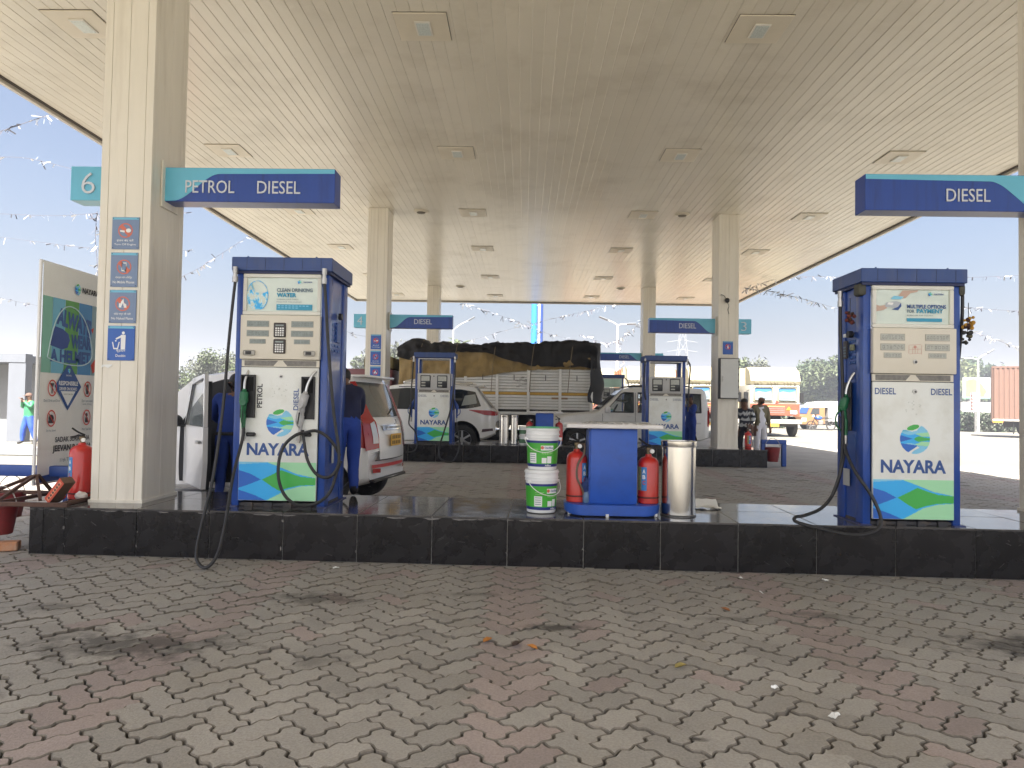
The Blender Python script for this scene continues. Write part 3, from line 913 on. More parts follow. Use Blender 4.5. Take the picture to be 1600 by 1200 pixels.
def ad_panel(t, w, z0, z1, kind, y):
    """framed backlit-film advert"""
    fw = .032
    fr = MB()
    for q in ((-w / 2, w / 2, z1 - fw, z1), (-w / 2, w / 2, z0, z0 + fw)): fr.bbox(q[0], q[1], y - .012, y + .02, q[2], q[3], .004)
    for q in ((-w / 2, -w / 2 + fw), (w / 2 - fw, w / 2)): fr.bbox(q[0], q[1], y - .0115, y + .02, z0 + fw + .001, z1 - fw - .001, .004)
    f = fr.obj('ad_frame', FRAMEW, t)
    aw, az0, az1 = w - 2 * fw, z0 + fw, z1 - fw
    ah = az1 - az0
    # film, slightly crinkled
    b = MB(); nx, nz = 26, 14
    vs = [(-aw / 2 + aw * i / nx, y + .004 + .0035 * noise.noise(Vector((i * .37, j * .45, 3.1 if kind == 'water' else 9.7))), az0 + ah * j / nz) for j in range(nz + 1) for i in range(nx + 1)]
    b.add(vs, [(j * (nx + 1) + i, j * (nx + 1) + i + 1, (j + 1) * (nx + 1) + i + 1, (j + 1) * (nx + 1) + i) for j in range(nz) for i in range(nx)], 0, True)
    film = b.obj('ad_film', ADBACK, t)
    yy = y - .0015
    X = lambda u: -aw / 2 + aw * u
    Z = lambda v: az0 + ah * v
    add_logo(film, (X(.74), yy, Z(.88)), .032)
    text(film, 'NAYARA', (X(.86), yy, Z(.88)), .075, .014, TEXTBLUE, .02)
    if kind == 'water':
        text(film, 'CLEAN DRINKING', (X(.675), yy, Z(.64)), aw * .51, .033, TEXTGREY, .035)
        text(film, 'WATER', (X(.56), yy, Z(.49)), aw * .28, .038, TEXTCYAN, .05)
        text(film, 'QUENCH YOUR THIRST', (X(.575), yy, Z(.36)), aw * .31, .012, TEXTGREY)
        text(film, 'FRESH FOR THE JOURNEY', (X(.60), yy, Z(.28)), aw * .36, .012, TEXTGREY)
        b = MB(); quad(b, [(X(.42), Z(.04)), (X(.93), Z(.04)), (X(.93), Z(.215)), (X(.42), Z(.215))], yy); b.obj('ad_bar', TEXTCYAN, film)
        g = MB()
        for r_, z_ in ((1, .155), (2, .095)):
            for k in range(9 - 3 * (r_ - 1)): quad(g, [(X(.44 + k * .05), Z(z_)), (X(.475 + k * .05), Z(z_)), (X(.475 + k * .05), Z(z_ + .025)), (X(.44 + k * .05), Z(z_ + .025))], yy - .0006)
        g.obj('fine_print', W5, film)
        # glass with water being poured: rim ellipse, splash body
        def fn(u, v):
            r = math.hypot((u - .5) / .48, (v - .48) / .52)
            n1 = noise.noise(Vector((u * 7, v * 6, 1.3))); n2 = noise.noise(Vector((u * 15, v * 13, 4.3)))
            lvl = .60 + .06 * math.sin(u * 7) + n1 * .05
            if r > 1 + n1 * .05: return None
            if v > lvl:
                if r > .965: return 0
                return 1 if abs(u - (.18 + (.95 - v) * .55)) < .035 + .02 * n1 else None
            if r > .95 and u > .6: return 0
            k = n1 + .6 * n2
            return 0 if k > .26 else (1 if k > -.02 else (2 if k > -.32 else 3))
        me = pmesh(print_grid(aw * .32, ah * .86, 60, 60, fn), 'water_glass', [W1, W5, mat('pale_sky_print', (.55, .72, .76), .3), ADBACK])
        put(me, 'water_glass_print', film, (X(.145), yy, Z(.05)))
    else:
        text(film, 'MULTIPLE OPTIONS', (X(.69), yy, Z(.515)), aw * .53, .031, TEXTBLUE, .035)
        text(film, 'FOR', (X(.475), yy, Z(.38)), aw * .10, .026, TEXTGREY, .03)
        text(film, 'PAYMENT', (X(.735), yy, Z(.385)), aw * .36, .034, TEXTCYAN, .04)
        text(film, 'SCAN OR TAP TO PAY', (X(.60), yy, Z(.255)), aw * .36, .010, TEXTGREY)
        b = MB(); quad(b, [(X(.42), Z(.075)), (X(.90), Z(.075)), (X(.90), Z(.175)), (X(.42), Z(.175))], yy); b.obj('ad_bar', TEXTCYAN, film)
        SK = mat('print_skin', (.52, .36, .28), .3); PG_ = mat('print_silver', (.42, .46, .50), .3)
        b = MB()
        quad(b, [(X(0), Z(.36)), (X(.10), Z(.40)), (X(.15), Z(.46)), (X(.13), Z(.55)), (X(.05), Z(.52)), (X(0), Z(.56))], yy, 0)
        quad(b, [(X(.30), Z(.80)), (X(.36), Z(.98)), (X(.58), Z(.99)), (X(.56), Z(.94)), (X(.47), Z(.90)), (X(.40), Z(.76)), (X(.33), Z(.74))], yy, 0)
        quad(b, [(X(.12), Z(.50)), (X(.30), Z(.46)), (X(.34), Z(.62)), (X(.28), Z(.67)), (X(.14), Z(.62))], yy - .0005, 1)
        quad(b, [(X(.21), Z(.42)), (X(.30), Z(.40)), (X(.345), Z(.52)), (X(.34), Z(.62)), (X(.30), Z(.50))], yy - .001, 2)
        quad(b, [(X(.20), Z(.72)), (X(.34), Z(.72)), (X(.38), Z(.80)), (X(.24), Z(.82))], yy - .0005, 3)
        quad(b, [(X(.15), Z(.57)), (X(.22), Z(.55)), (X(.24), Z(.62)), (X(.17), Z(.63))], yy - .001, 4)
        b.obj('payment_print', [SK, PG_, TEXTBLUE, W5, TEXTWHITE], film)
    return f

def dispenser(loc, w, D, H, label, style, ad=None):
    """style: 'closed' near ones, 'open' with a see-through head"""
    t = thing('fuel_dispenser', label, 'fuel pump', loc, 0, 'fuel dispensers on the islands')
    s = H / 2.09
    p = .062; iw = w / 2 - p
    cap0, cap1 = 1.955 * s, H
    # corner posts: each blue post a part
    for sx in (-1, 1):
        a, b = (-w / 2, -iw) if sx < 0 else (iw, w / 2)
        MB().bbox(a, b, .012, .14, 0, cap0, .008, seg=2).obj('post', BLUE, t)
        MB().bbox(a, b, D - .14, D, 0, cap0, .008, seg=2).obj('post', BLUE, t)
        if style == 'closed':
            x0 = -w / 2 + .014 if sx < 0 else w / 2 - .034
            sp_ = MB().bbox(x0, x0 + .02, .14, D - .14, .02, cap0, .002).obj('side_panel', BLUE, t)
        else:
            x0 = -w / 2 + .014 if sx < 0 else w / 2 - .034
            sp_ = MB().bbox(x0, x0 + .02, .14, D - .14, .02, 1.60 * s, .002).obj('side_panel', BLUE, t)
        # vents
        v = MB()
        for c in range(3):
            for r in range(6):
                y0 = .17 + c * (D - .36) / 2.9; z0 = (1.32 + r * .045) * s
                xx = sx * (w / 2 - .013)
                v.bbox(min(xx, xx + sx * .006), max(xx, xx + sx * .006), y0, y0 + min(.055, (D - .36) / 4), z0, z0 + .022, .004)
        v.obj('vent_louvres', mat('vent_blue', (.03, .11, .36), .35), sp_)['kind'] = 'stuff'
    # cap with sheet seams
    c = MB(); c.bbox(-w / 2 - .035, w / 2 + .035, -.03, D + .03, cap0 + .02, cap1, .006)
    cap = c.obj('cap', BLUECAP, t)
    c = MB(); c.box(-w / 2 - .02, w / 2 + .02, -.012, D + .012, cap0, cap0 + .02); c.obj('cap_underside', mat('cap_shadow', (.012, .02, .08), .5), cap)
    for k in range(5 if style == 'closed' else 0):
        xx = -w / 2 + w * (k + .6) / 5
        MB().box(xx, xx + .003, -.0315, -.0295, cap0 + .024, cap1 - .004).obj('seam', mat('seam_dark', (.01, .02, .07), .5), cap)
    b = MB()
    for xx in (-w * .38, w * .36): b.cyl((xx, 0, cap1), (xx, 0, cap1 + .012), .008, n=8)
    b.obj('bolt_heads', BLUECAP, cap)['kind'] = 'stuff'
    # inner hydraulics body behind the doors
    MB().box(-iw, iw, .04, D - .04, .05, 1.60 * s).obj('inner_body', mat('inner_dark', (.02, .022, .026), .7), t)
    f = MB(); f.bbox(-w / 2 + .01, w / 2 - .01, .03, D - .03, .0, .03, .004)
    for k in range(4): f.box(-iw + .05 + k * iw * .5, -iw + .12 + k * iw * .5, .012, .03, .0, .035)
    f.obj('base_frame', mat('base_dark', (.03, .03, .034), .6, dirt=(.16, .11, .06), dscale=12, damt=.7), t)
    for fx in (-w / 2 - .03, w / 2 - .06): MB().box(fx, fx + .09, -.01, D, 0, .008).obj('foot_plate', mat('foot_blue', (.03, .05, .16), .5, dirt=(.2, .05, .03), dscale=18, damt=.8), t)
    # lower door with print
    dw = iw * 2 - .006
    z0, z1 = .052 * s, 1.165 * s
    door = MB().bbox(-dw / 2, dw / 2, -.012, .012, z0, z1, .006, seg=2).obj('door', DOOR, t)
    wv = put(WAVES, 'wave_print', door, (0, -.0135, z0 + .004)); wv.scale = (dw - .008, 1, (z1 - z0) * .285)
    cx = 0.0
    add_logo(door, (cx + .012, -.0135, z0 + (z1 - z0) * .585), .235)
    text(door, 'NAYARA', (cx, -.014, z0 + (z1 - z0) * .385), dw * .80, .105, TEXTBLUE, .035)
    lk = MB(); lk.cyl((.01, -.02, z1 - .075), (.01, -.012, z1 - .075), .017, n=16); lkm = lk.obj('lock', DULLSTEEL, door)
    MB().cyl((.013, -.0215, z1 - .077), (.013, -.02, z1 - .077), .009, n=12).obj('keyhole', BLACK, lkm)
    fade = MB()
    for k in range(14):
        a, b_ = rp.uniform(-.06, .06), z1 - .2 + rp.uniform(-.06, .05)
        disc(fade, a, b_, rp.uniform(.003, .009), rp.uniform(.002, .006), -.0128, n=7)
    fade.obj('glue_marks', mat('glue_mark', (.55, .57, .52), .5), door)['kind'] = 'stuff'
    if style == 'open' or ad == 'payment':
        for xx in (-dw * .345, dw * .345):
            text(door, 'DIESEL', (xx, -.014, z1 - .075), dw * .26, .052 if style == 'closed' else .05, TEXTBLUE if style == 'closed' else mat('print_pale_navy', (.25, .28, .34), .5), .015)
    # slot strip between the door and the meter head
    st = MB().box(-dw / 2, dw / 2, -.004, .012, z1 + .006, 1.228 * s).obj('slot_strip', METER, t)
    for sx, xs_ in ((-1, (-.30, -.29, -.08, -.10)), (1, (.30, .29, .05, .09))):
        q = MB(); k = dw / .67
        quad(q, [(sx * .31 * k, z1 + .012), (sx * .31 * k, 1.222 * s), (sx * .02 * k, 1.222 * s), (sx * .06 * k, z1 + .012)][::1 if sx > 0 else -1], -.0052)
        q.obj('display_slot', mat('slot_grey', (.16, .15, .13), .3, var=.4, vscale=30), st)
    # meter head
    m0, m1 = 1.232 * s, 1.602 * s
    head = MB().bbox(-dw / 2 - .008, dw / 2 + .008, -.035, .014, m0, m1, .006, seg=2).obj('meter_head', METER if style == 'closed' else mat('meter_grey', (.50, .50, .49), .4), t)
    y = -.0365
    if style == 'closed':
        for sx in (-1, 1):
            for (zz, hh, ww, nd) in ((.315, .046, .185, 7), (.235, .046, .185, 6), (.168, .034, .132, 5)):
                xx = sx * dw * (.285 if ad == 'water' else .275)
                pale = ad == 'payment'
                b = MB(); b.box(xx - ww / 2 - .004, xx + ww / 2 + .004, y - .001, y + .0008, m0 + zz * s * 1 - hh / 2 - .004 - .02, m0 + zz * s + hh / 2 + .004 - .02)
                fr = b.obj('display_bezel', mat('bezel', (.35, .33, .28), .5), head)
                b = MB(); b.box(xx - ww / 2, xx + ww / 2, y - .0022, y - .0005, m0 + zz * s - hh / 2 - .02, m0 + zz * s + hh / 2 - .02)
                dp = b.obj('display', LCDP if pale else LCD, fr)
                digits(dp, xx, y - .0028, m0 + zz * s - .02, ww * .94, hh * .85, nd)
        if ad == 'water':
            for zz in (.245, .108):
                b = MB(); b.bbox(-.052 - .0, .052, y - .012, y + .001, m0 + zz * s - .062, m0 + zz * s + .062, .008, seg=2)
                kp = b.obj('keypad', KEYPAD, head)
                b = MB(); b.box(-.035, .035, y - .0135, y - .0115, m0 + zz * s + .032, m0 + zz * s + .045); b.obj('keypad_screen', LCD, kp)
                for r in range(4):
                    for c_ in range(4):
                        MB().bbox(-.036 + c_ * .0195, -.022 + c_ * .0195, y - .0145, y - .0115, m0 + zz * s - .052 + r * .0195, m0 + zz * s - .038 + r * .0195, .002).obj('key', TEXTWHITE, kp)
            for sx in (-1, 1):
                b = MB(); b.bbox(sx * dw * .385 - .05, sx * dw * .385 + .05, y - .014, y + .001, m0 + .03, m0 + .075, .014, seg=2); lb = b.obj('latch', mat('latch_grey', (.42, .41, .38), .4), head)
                b = MB(); b.bbox(sx * dw * .385 - .03, sx * dw * .385 + .02, y - .018, y - .0135, m0 + .040, m0 + .066, .002); b.obj('latch_key', BLACK, lb)
        else:
            b = MB(); b.cyl((0, y - .006, m0 + .095), (0, y, m0 + .095), .017, n=16); lk2 = b.obj('lock', DULLSTEEL, head)
            MB().cyl((.004, y - .0075, m0 + .092), (.004, y - .0055, m0 + .092), .010, n=12).obj('keyhole', BLACK, lk2)
            # faded red hand-painted mark
            b = MB(); zc = m0 + .19
            for seg in [(-.05, .035, -.05, -.03), (.05, .04, .05, -.035), (-.02, .02, -.02, -.03), (.0, .03, .0, -.03), (.02, .02, .02, -.03)]:
                quad(b, [(seg[0] - .0015, zc + seg[3]), (seg[0] + .0015, zc + seg[3]), (seg[2] + .0035, zc + seg[1]), (seg[2] + .001, zc + seg[1])], y - .0006)
            for zz in (-.034, .0, .036): quad(b, [(-.045, zc + zz), (.045, zc + zz + .005), (.045, zc + zz + .0075), (-.045, zc + zz + .002)], y - .0008)
            disc(b, 0, zc + .022, .013, .012, y - .001)
            b.obj('painted_mark', mat('faded_red_mark', (.55, .28, .22), .6), head)
        ad_panel(t, dw + .004, 1.606 * s, 1.952 * s, ad, .0)
    else:
        for sx in (-1, 1):
            b = MB(); b.bbox(sx * dw * .26 - .115, sx * dw * .26 + .115, y - .006, y + .001, m0 + .045, m1 - .04, .01, seg=2); ds = b.obj('meter_display', mat('meter_black', (.02, .022, .026), .3), head)
            b = MB(); b.box(sx * dw * .26 - .095, sx * dw * .26 + .095, y - .0075, y - .0055, m1 - .17, m1 - .06); b.obj('display', LCDP, ds)
            for k in range(2):
                b = MB(); b.box(sx * dw * .26 - .09, sx * dw * .26 + .0, y - .0075, y - .0055, m0 + .075 + k * .065, m0 + .105 + k * .065); b.obj('display', LCDP, ds)
        b = MB(); b.cyl((0, y - .006, m1 - .06), (0, y, m1 - .06), .014, n=12); b.obj('lock', BLACK, head)
        # open head: only thin frame between the posts
        for yy in (.02, D - .04):
            MB().box(-iw, -iw + .02, yy, yy + .02, 1.61 * s, cap0).box(iw - .02, iw, yy, yy + .02, 1.61 * s, cap0).box(-iw + .0195, iw - .0195, yy + .001, yy + .019, cap0 - .02, cap0 - .001).obj('head_frame', DULLSTEEL, t)
        if ad == 'screen':
            b = MB(); b.box(-iw + .02, iw - .02, .012, .03, 1.62 * s, cap0 - .02); b.obj('ad_film', mat('pale_green_film', (.40, .60, .48), .15, var=.1, coat=.5), t)
        # a clear gap above the door on the open type is the dark inner body
    return t

def boot(t, x, z0, z1, w, y=-.013):
    b = MB()
    b.bbox(x - w / 2, x - w / 2 + .012, y - .03, y, z0, z1, .003).bbox(x + w / 2 - .012, x + w / 2, y - .03, y, z0, z1, .003)
    b.bbox(x - w / 2 + .0125, x + w / 2 - .0125, y - .03, y, z1 - .012, z1, .003).box(x - w / 2 + .0125, x + w / 2 - .0125, y - .006, y, z0, z1 - .0125)
    bo = b.obj('nozzle_boot', BLACK, t)
    b = MB(); b.box(x - w / 2 + .02, x + w / 2 - .02, y - .0075, y - .006, z1 - .14, z1 - .02); b.obj('boot_recess', mat('boot_hole', (.004, .004, .004), .9), bo)
    return bo

def hose(t, pts, r=.0135, smooth=7):
    L = Vector(t.location)
    return MB().tube([Vector(p) - L for p in pts], r, 8, smooth=smooth).obj('hose', RUBBER, t)
def coupling(t, p, d=(0, 0, -1), r=.022):
    L = Vector(t.location); p = Vector(p) - L; d = Vector(d)
    b = MB(); b.cyl(p, p + d * .05, r, n=12).cyl(p + d * .05, p + d * .08, r * .75, n=12).cyl(p + d * .08, p + d * .13, r * 1.05, n=12)
    return b.obj('hose_coupling', DULLSTEEL, t)

ZI = .39
# near left
DL = dispenser((-2.10, 6.07, ZI), .80, .66, 2.14, 'near fuel pump with CLEAN DRINKING WATER advert and green and grey nozzles', 'closed', 'water')
sL = 2.14 / 2.09
boot(DL, -.265, .74 * sL, 1.10 * sL, .125); boot(DL, .252, .735 * sL, 1.09 * sL, .115)
text(DL, 'PETROL', (-.168, -.0145, .925 * sL), .205, .046, TEXTBLACK, .03, roll=PI / 2)
text(DL, 'DIESEL', (.145, -.0145, .90 * sL), .185, .044, TEXTBLUE, .015, roll=PI / 2)
nozzle(DL, (-.285, -.055, .745 * sL), NGREEN, rz=.15)
nozzle(DL, (.212, -.055, .735 * sL), NGREY, rz=-.3, tilt=.14)
coupling(DL, (-2.485, 6.000, 2.434)); coupling(DL, (-1.721, 6.000, 2.428))
hose(DL, [(-2.482, 6.000, 2.319), (-2.494, 5.990, 2.142), (-2.514, 5.970, 1.757), (-2.530, 5.930, 1.216), (-2.534, 5.800, 0.692), (-2.536, 5.660, 0.400), (-2.512, 5.500, 0.178), (-2.477, 5.420, 0.068), (-2.393, 5.390, 0.024), (-2.338, 5.460, 0.111), (-2.352, 5.620, 0.319), (-2.383, 5.820, 0.667), (-2.381, 5.980, 0.947), (-2.375, 6.000, 1.066)])
hose(DL, [(-1.718, 6.000, 2.318), (-1.701, 5.990, 2.153), (-1.667, 5.980, 1.771), (-1.608, 5.970, 1.231), (-1.554, 5.960, 0.909), (-1.556, 5.960, 0.759), (-1.621, 5.950, 0.668), (-1.724, 5.950, 0.682), (-1.811, 5.960, 0.797), (-1.856, 5.990, 0.956), (-1.873, 6.000, 1.053)])
hose(DL, [(-1.853, 5.990, 1.032), (-1.922, 5.970, 1.010), (-2.009, 5.960, 0.928), (-2.051, 5.950, 0.794), (-2.043, 5.940, 0.624), (-1.974, 5.940, 0.486), (-1.851, 5.930, 0.426), (-1.715, 5.940, 0.449), (-1.616, 5.960, 0.544), (-1.566, 5.980, 0.720), (-1.540, 6.000, 0.799)])
hose(DL, [(-1.857, 5.985, 1.027), (-1.760, 5.970, 1.050), (-1.673, 5.970, 1.014), (-1.598, 5.980, 0.934), (-1.552, 6.000, 0.842)])
hose(DL, [(-1.782, 6.800, 2.270), (-1.774, 6.820, 1.963), (-1.744, 6.840, 1.531), (-1.731, 6.850, 1.161), (-1.750, 6.850, 0.913), (-1.677, 6.860, 0.852), (-1.630, 6.860, 0.717), (-1.643, 6.850, 0.577), (-1.716, 6.830, 0.473), (-1.788, 6.780, 0.429)])
b = MB(); b.bbox(-.27, -.19, -.05, -.013, .60, .635, .01); b.bbox(.23, .29, -.05, -.013, .605, .64, .01); b.obj('hose_clip', BLACK, DL)['kind'] = 'stuff'
# side controls on the right flank of the left pump
b = MB(); b.bbox(.386, .402, .30, .42, 1.44, 1.62, .006); sc_ = b.obj('side_box', mat('side_blue', (.02, .07, .28), .4), DL)
MB().cyl((.40, .36, 1.68), (.43, .36, 1.68), .03, n=14).obj('emergency_button', BLACK, DL)
MB().box(.3995, .4015, .22, .29, .36, .52).obj('rating_plate', mat('rating_plate', (.45, .46, .45), .4), DL)

# near right
DR = dispenser((3.09, 5.72, ZI), .77, .48, 2.045, 'near fuel pump with MULTIPLE OPTIONS FOR PAYMENT advert, at the right', 'closed', 'payment')
b = MB(); b.bbox(-.40, -.386, .20, .33, .74, 1.14, .004); bo = b.obj('nozzle_boot', BLACK, DR)
nozzle(DR, (-.43, .22, .80), NGREEN, rz=-PI / 2, tilt=0)
hp = [(2.659, 5.950, 1.037)]
hose(DR, [(2.649, 5.940, 1.027), (2.635, 5.930, 0.880), (2.568, 5.920, 0.643), (2.439, 5.860, 0.503), (2.269, 5.780, 0.449), (2.177, 5.740, 0.439), (2.159, 5.680, 0.412), (2.290, 5.620, 0.380), (2.487, 5.560, 0.345), (2.624, 5.540, 0.347), (2.741, 5.560, 0.389), (2.780, 5.600, 0.472), (2.740, 5.660, 0.627), (2.657, 5.740, 0.793), (2.631, 5.840, 0.928), (2.636, 5.900, 1.013)])
coupling(DR, (2.604, 5.920, 2.283), r=.02)
hose(DR, [(2.605, 5.920, 2.203), (2.606, 5.920, 1.937), (2.627, 5.930, 1.620), (2.633, 5.930, 1.302), (2.629, 5.930, 0.985), (2.609, 5.930, 0.774), (2.534, 5.900, 0.593)])
hose(DR, [(3.534, 5.800, 2.277), (3.535, 5.810, 2.044), (3.563, 5.900, 1.739)])
b = MB(); b.bbox(.386, .42, .16, .28, .74, .98, .02, seg=2).bbox(.41, .47, .19, .25, .80, .92, .02, seg=2); b.obj('far_nozzle', BLACK, DR)
b = MB(); b.cyl((-.386, .20, 1.535), (-.425, .20, 1.535), .028, n=14); b.obj('emergency_button', BLACK, DR)
b = MB(); b.bbox(-.40, -.386, .28, .34, 1.34, 1.49, .004); kp = b.obj('side_keypad', KEYPAD, DR)
for r in range(4):
    for c_ in range(3): MB().box(-.4015, -.3995, .288 + c_ * .016, .299 + c_ * .016, 1.355 + r * .024, 1.37 + r * .024).obj('key', TEXTGREY, kp)
b = MB(); b.bbox(-.405, -.386, .15, .21, 1.40, 1.45, .004); b.obj('side_socket', mat('socket_olive', (.20, .21, .13), .5), DR)
b = MB(); b.bbox(-.4, -.386, .30, .34, 1.52, 1.55, .003); b.obj('side_switch', WHITE, DR)
b = MB(); b.box(-.3905, -.3855, .24, .35, .28, .42); b.obj('rating_plate', mat('rating_plate', (.45, .46, .45), .4), DR)
b = MB(); b.bbox(-.43, -.36, -.0, .10, 1.83, 1.93, .02, seg=2).bbox(.37, .425, -.0, .09, 1.84, 1.93, .02, seg=2); b.obj('hose_bracket', mat('grimy_bracket', (.05, .05, .035), .6), DR)['kind'] = 'stuff'
# flower garlands tied to the right pump
for (px, lab, cols) in (((.435, -.01, 1.62), 'dried marigold garland tied to the right side of the right near pump', ((.42, .22, .03), (.05, .02, .015))), ((.435, .0, 1.50), 'dangling lemon and chilli charm hanging below the marigold tuft', ((.03, .03, .03), (.10, .09, .05))),
                        ((-.45, .1, 1.66), 'dark red dried garland on the left hose of the right near pump', ((.10, .02, .015), (.04, .015, .01)))):
    g = thing('garland', lab, 'garland', tuple(Vector(DR.location) + Vector(px)), 0, 'dried garlands')
    a = MB()
    for k in range(16): a.ball((rp.uniform(-.03, .03), rp.uniform(-.02, .02), rp.uniform(-.045, .045)), rp.uniform(.010, .019), 7, 5, m=rp.choice((0, 0, 1)))
    a.obj('flower_tuft', [mat('petal_%s' % cols[0][0], cols[0], .8), mat('petal_dark_%s' % cols[1][0], cols[1], .8)], g)
    MB().cyl((0, 0, .04), (0, 0, .16), .003, n=5).obj('string', BLACK, g)

# second island, open heads
def far_nozzle(t, x, z, m, sx):
    b = MB(); b.tube([(0, 0, -.14), (0, 0, .0), (0, -.01, .10), (sx * -.04, .0, .20), (sx * -.10, .02, .30)], [.02, .024, .045, .03, .013], 8, smooth=2)
    b.tube([(sx * .0, 0, .08), (sx * .07, 0, .06), (sx * .07, 0, -.04), (0, 0, -.10)], .010, 6, smooth=3)
    o = b.obj('nozzle', m, t, (x, .12, z))
    b = MB(); b.cyl((0, 0, -.14), (0, 0, -.24), .02, n=8); b.obj('swivel', DULLSTEEL, o)
D2 = dispenser((-2.06, 16.12, ZI), .86, .6, 2.06, 'open-headed DIESEL pump with two blue nozzles in front of the white rear-facing car', 'open')
for sx in (-1, 1):
    b = MB(); b.bbox(min(sx * .43, sx * .455), max(sx * .43, sx * .455), .05, .2, .75, 1.12, .006); b.obj('nozzle_boot', BLACK, D2)
    far_nozzle(D2, sx * .52, .72, NBLUE, sx)
hose(D2, [(-1.59, 16.10, 2.30), (-1.585, 16.08, 1.9), (-1.66, 16.05, 1.2), (-1.80, 15.9, .62), (-1.86, 15.66, .33), (-1.83, 15.62, .10), (-1.68, 15.61, .02), (-1.53, 15.62, .05), (-1.42, 15.64, .30), (-1.45, 15.9, .60), (-1.54, 16.20, .86)], .018)
hose(D2, [(-2.53, 16.10, 2.30), (-2.56, 16.08, 1.7), (-2.57, 16.1, 1.3), (-2.62, 16.2, .95), (-2.60, 16.1, .80), (-2.44, 15.9, .66), (-2.35, 15.68, .42), (-2.40, 15.63, .25), (-2.60, 15.63, .20)], .016)
for xx in (-1.59, -2.53): coupling(D2, (xx, 16.10, 2.36), r=.024)
b = MB(); b.box(.395, .412, .008, .0115, 1.30, 1.58); b.obj('side_label', WHITE, D2)
D3 = dispenser((3.17, 16.02, ZI), .88, .6, 2.06, 'open-headed DIESEL pump with two meter displays beside the silver utility car', 'open')
hose(D3, [(2.70, 15.99, 2.32), (2.67, 15.98, 2.0), (2.68, 15.98, 1.7), (2.72, 16.0, 1.45)], .018)
hose(D3, [(3.65, 16.0, 2.34), (3.70, 15.98, 2.2), (3.68, 15.98, 1.8), (3.66, 16.0, 1.2)], .018)
for xx in (2.70, 3.645): coupling(D3, (xx, 16.0, 2.38), r=.022)
D4 = dispenser((3.19, 26.05, ZI), .86, .6, 2.06, 'distant pump with a pale green head panel behind the silver utility car', 'open', 'screen')
hose(D4, [(2.74, 26.0, 2.33), (2.62, 26.0, 2.2), (2.58, 26.0, 1.9), (2.56, 26.0, 1.3)], .018)
hose(D4, [(3.64, 26.0, 2.33), (3.76, 26.0, 2.2), (3.80, 26.0, 1.9), (3.81, 26.0, 1.3)], .018)
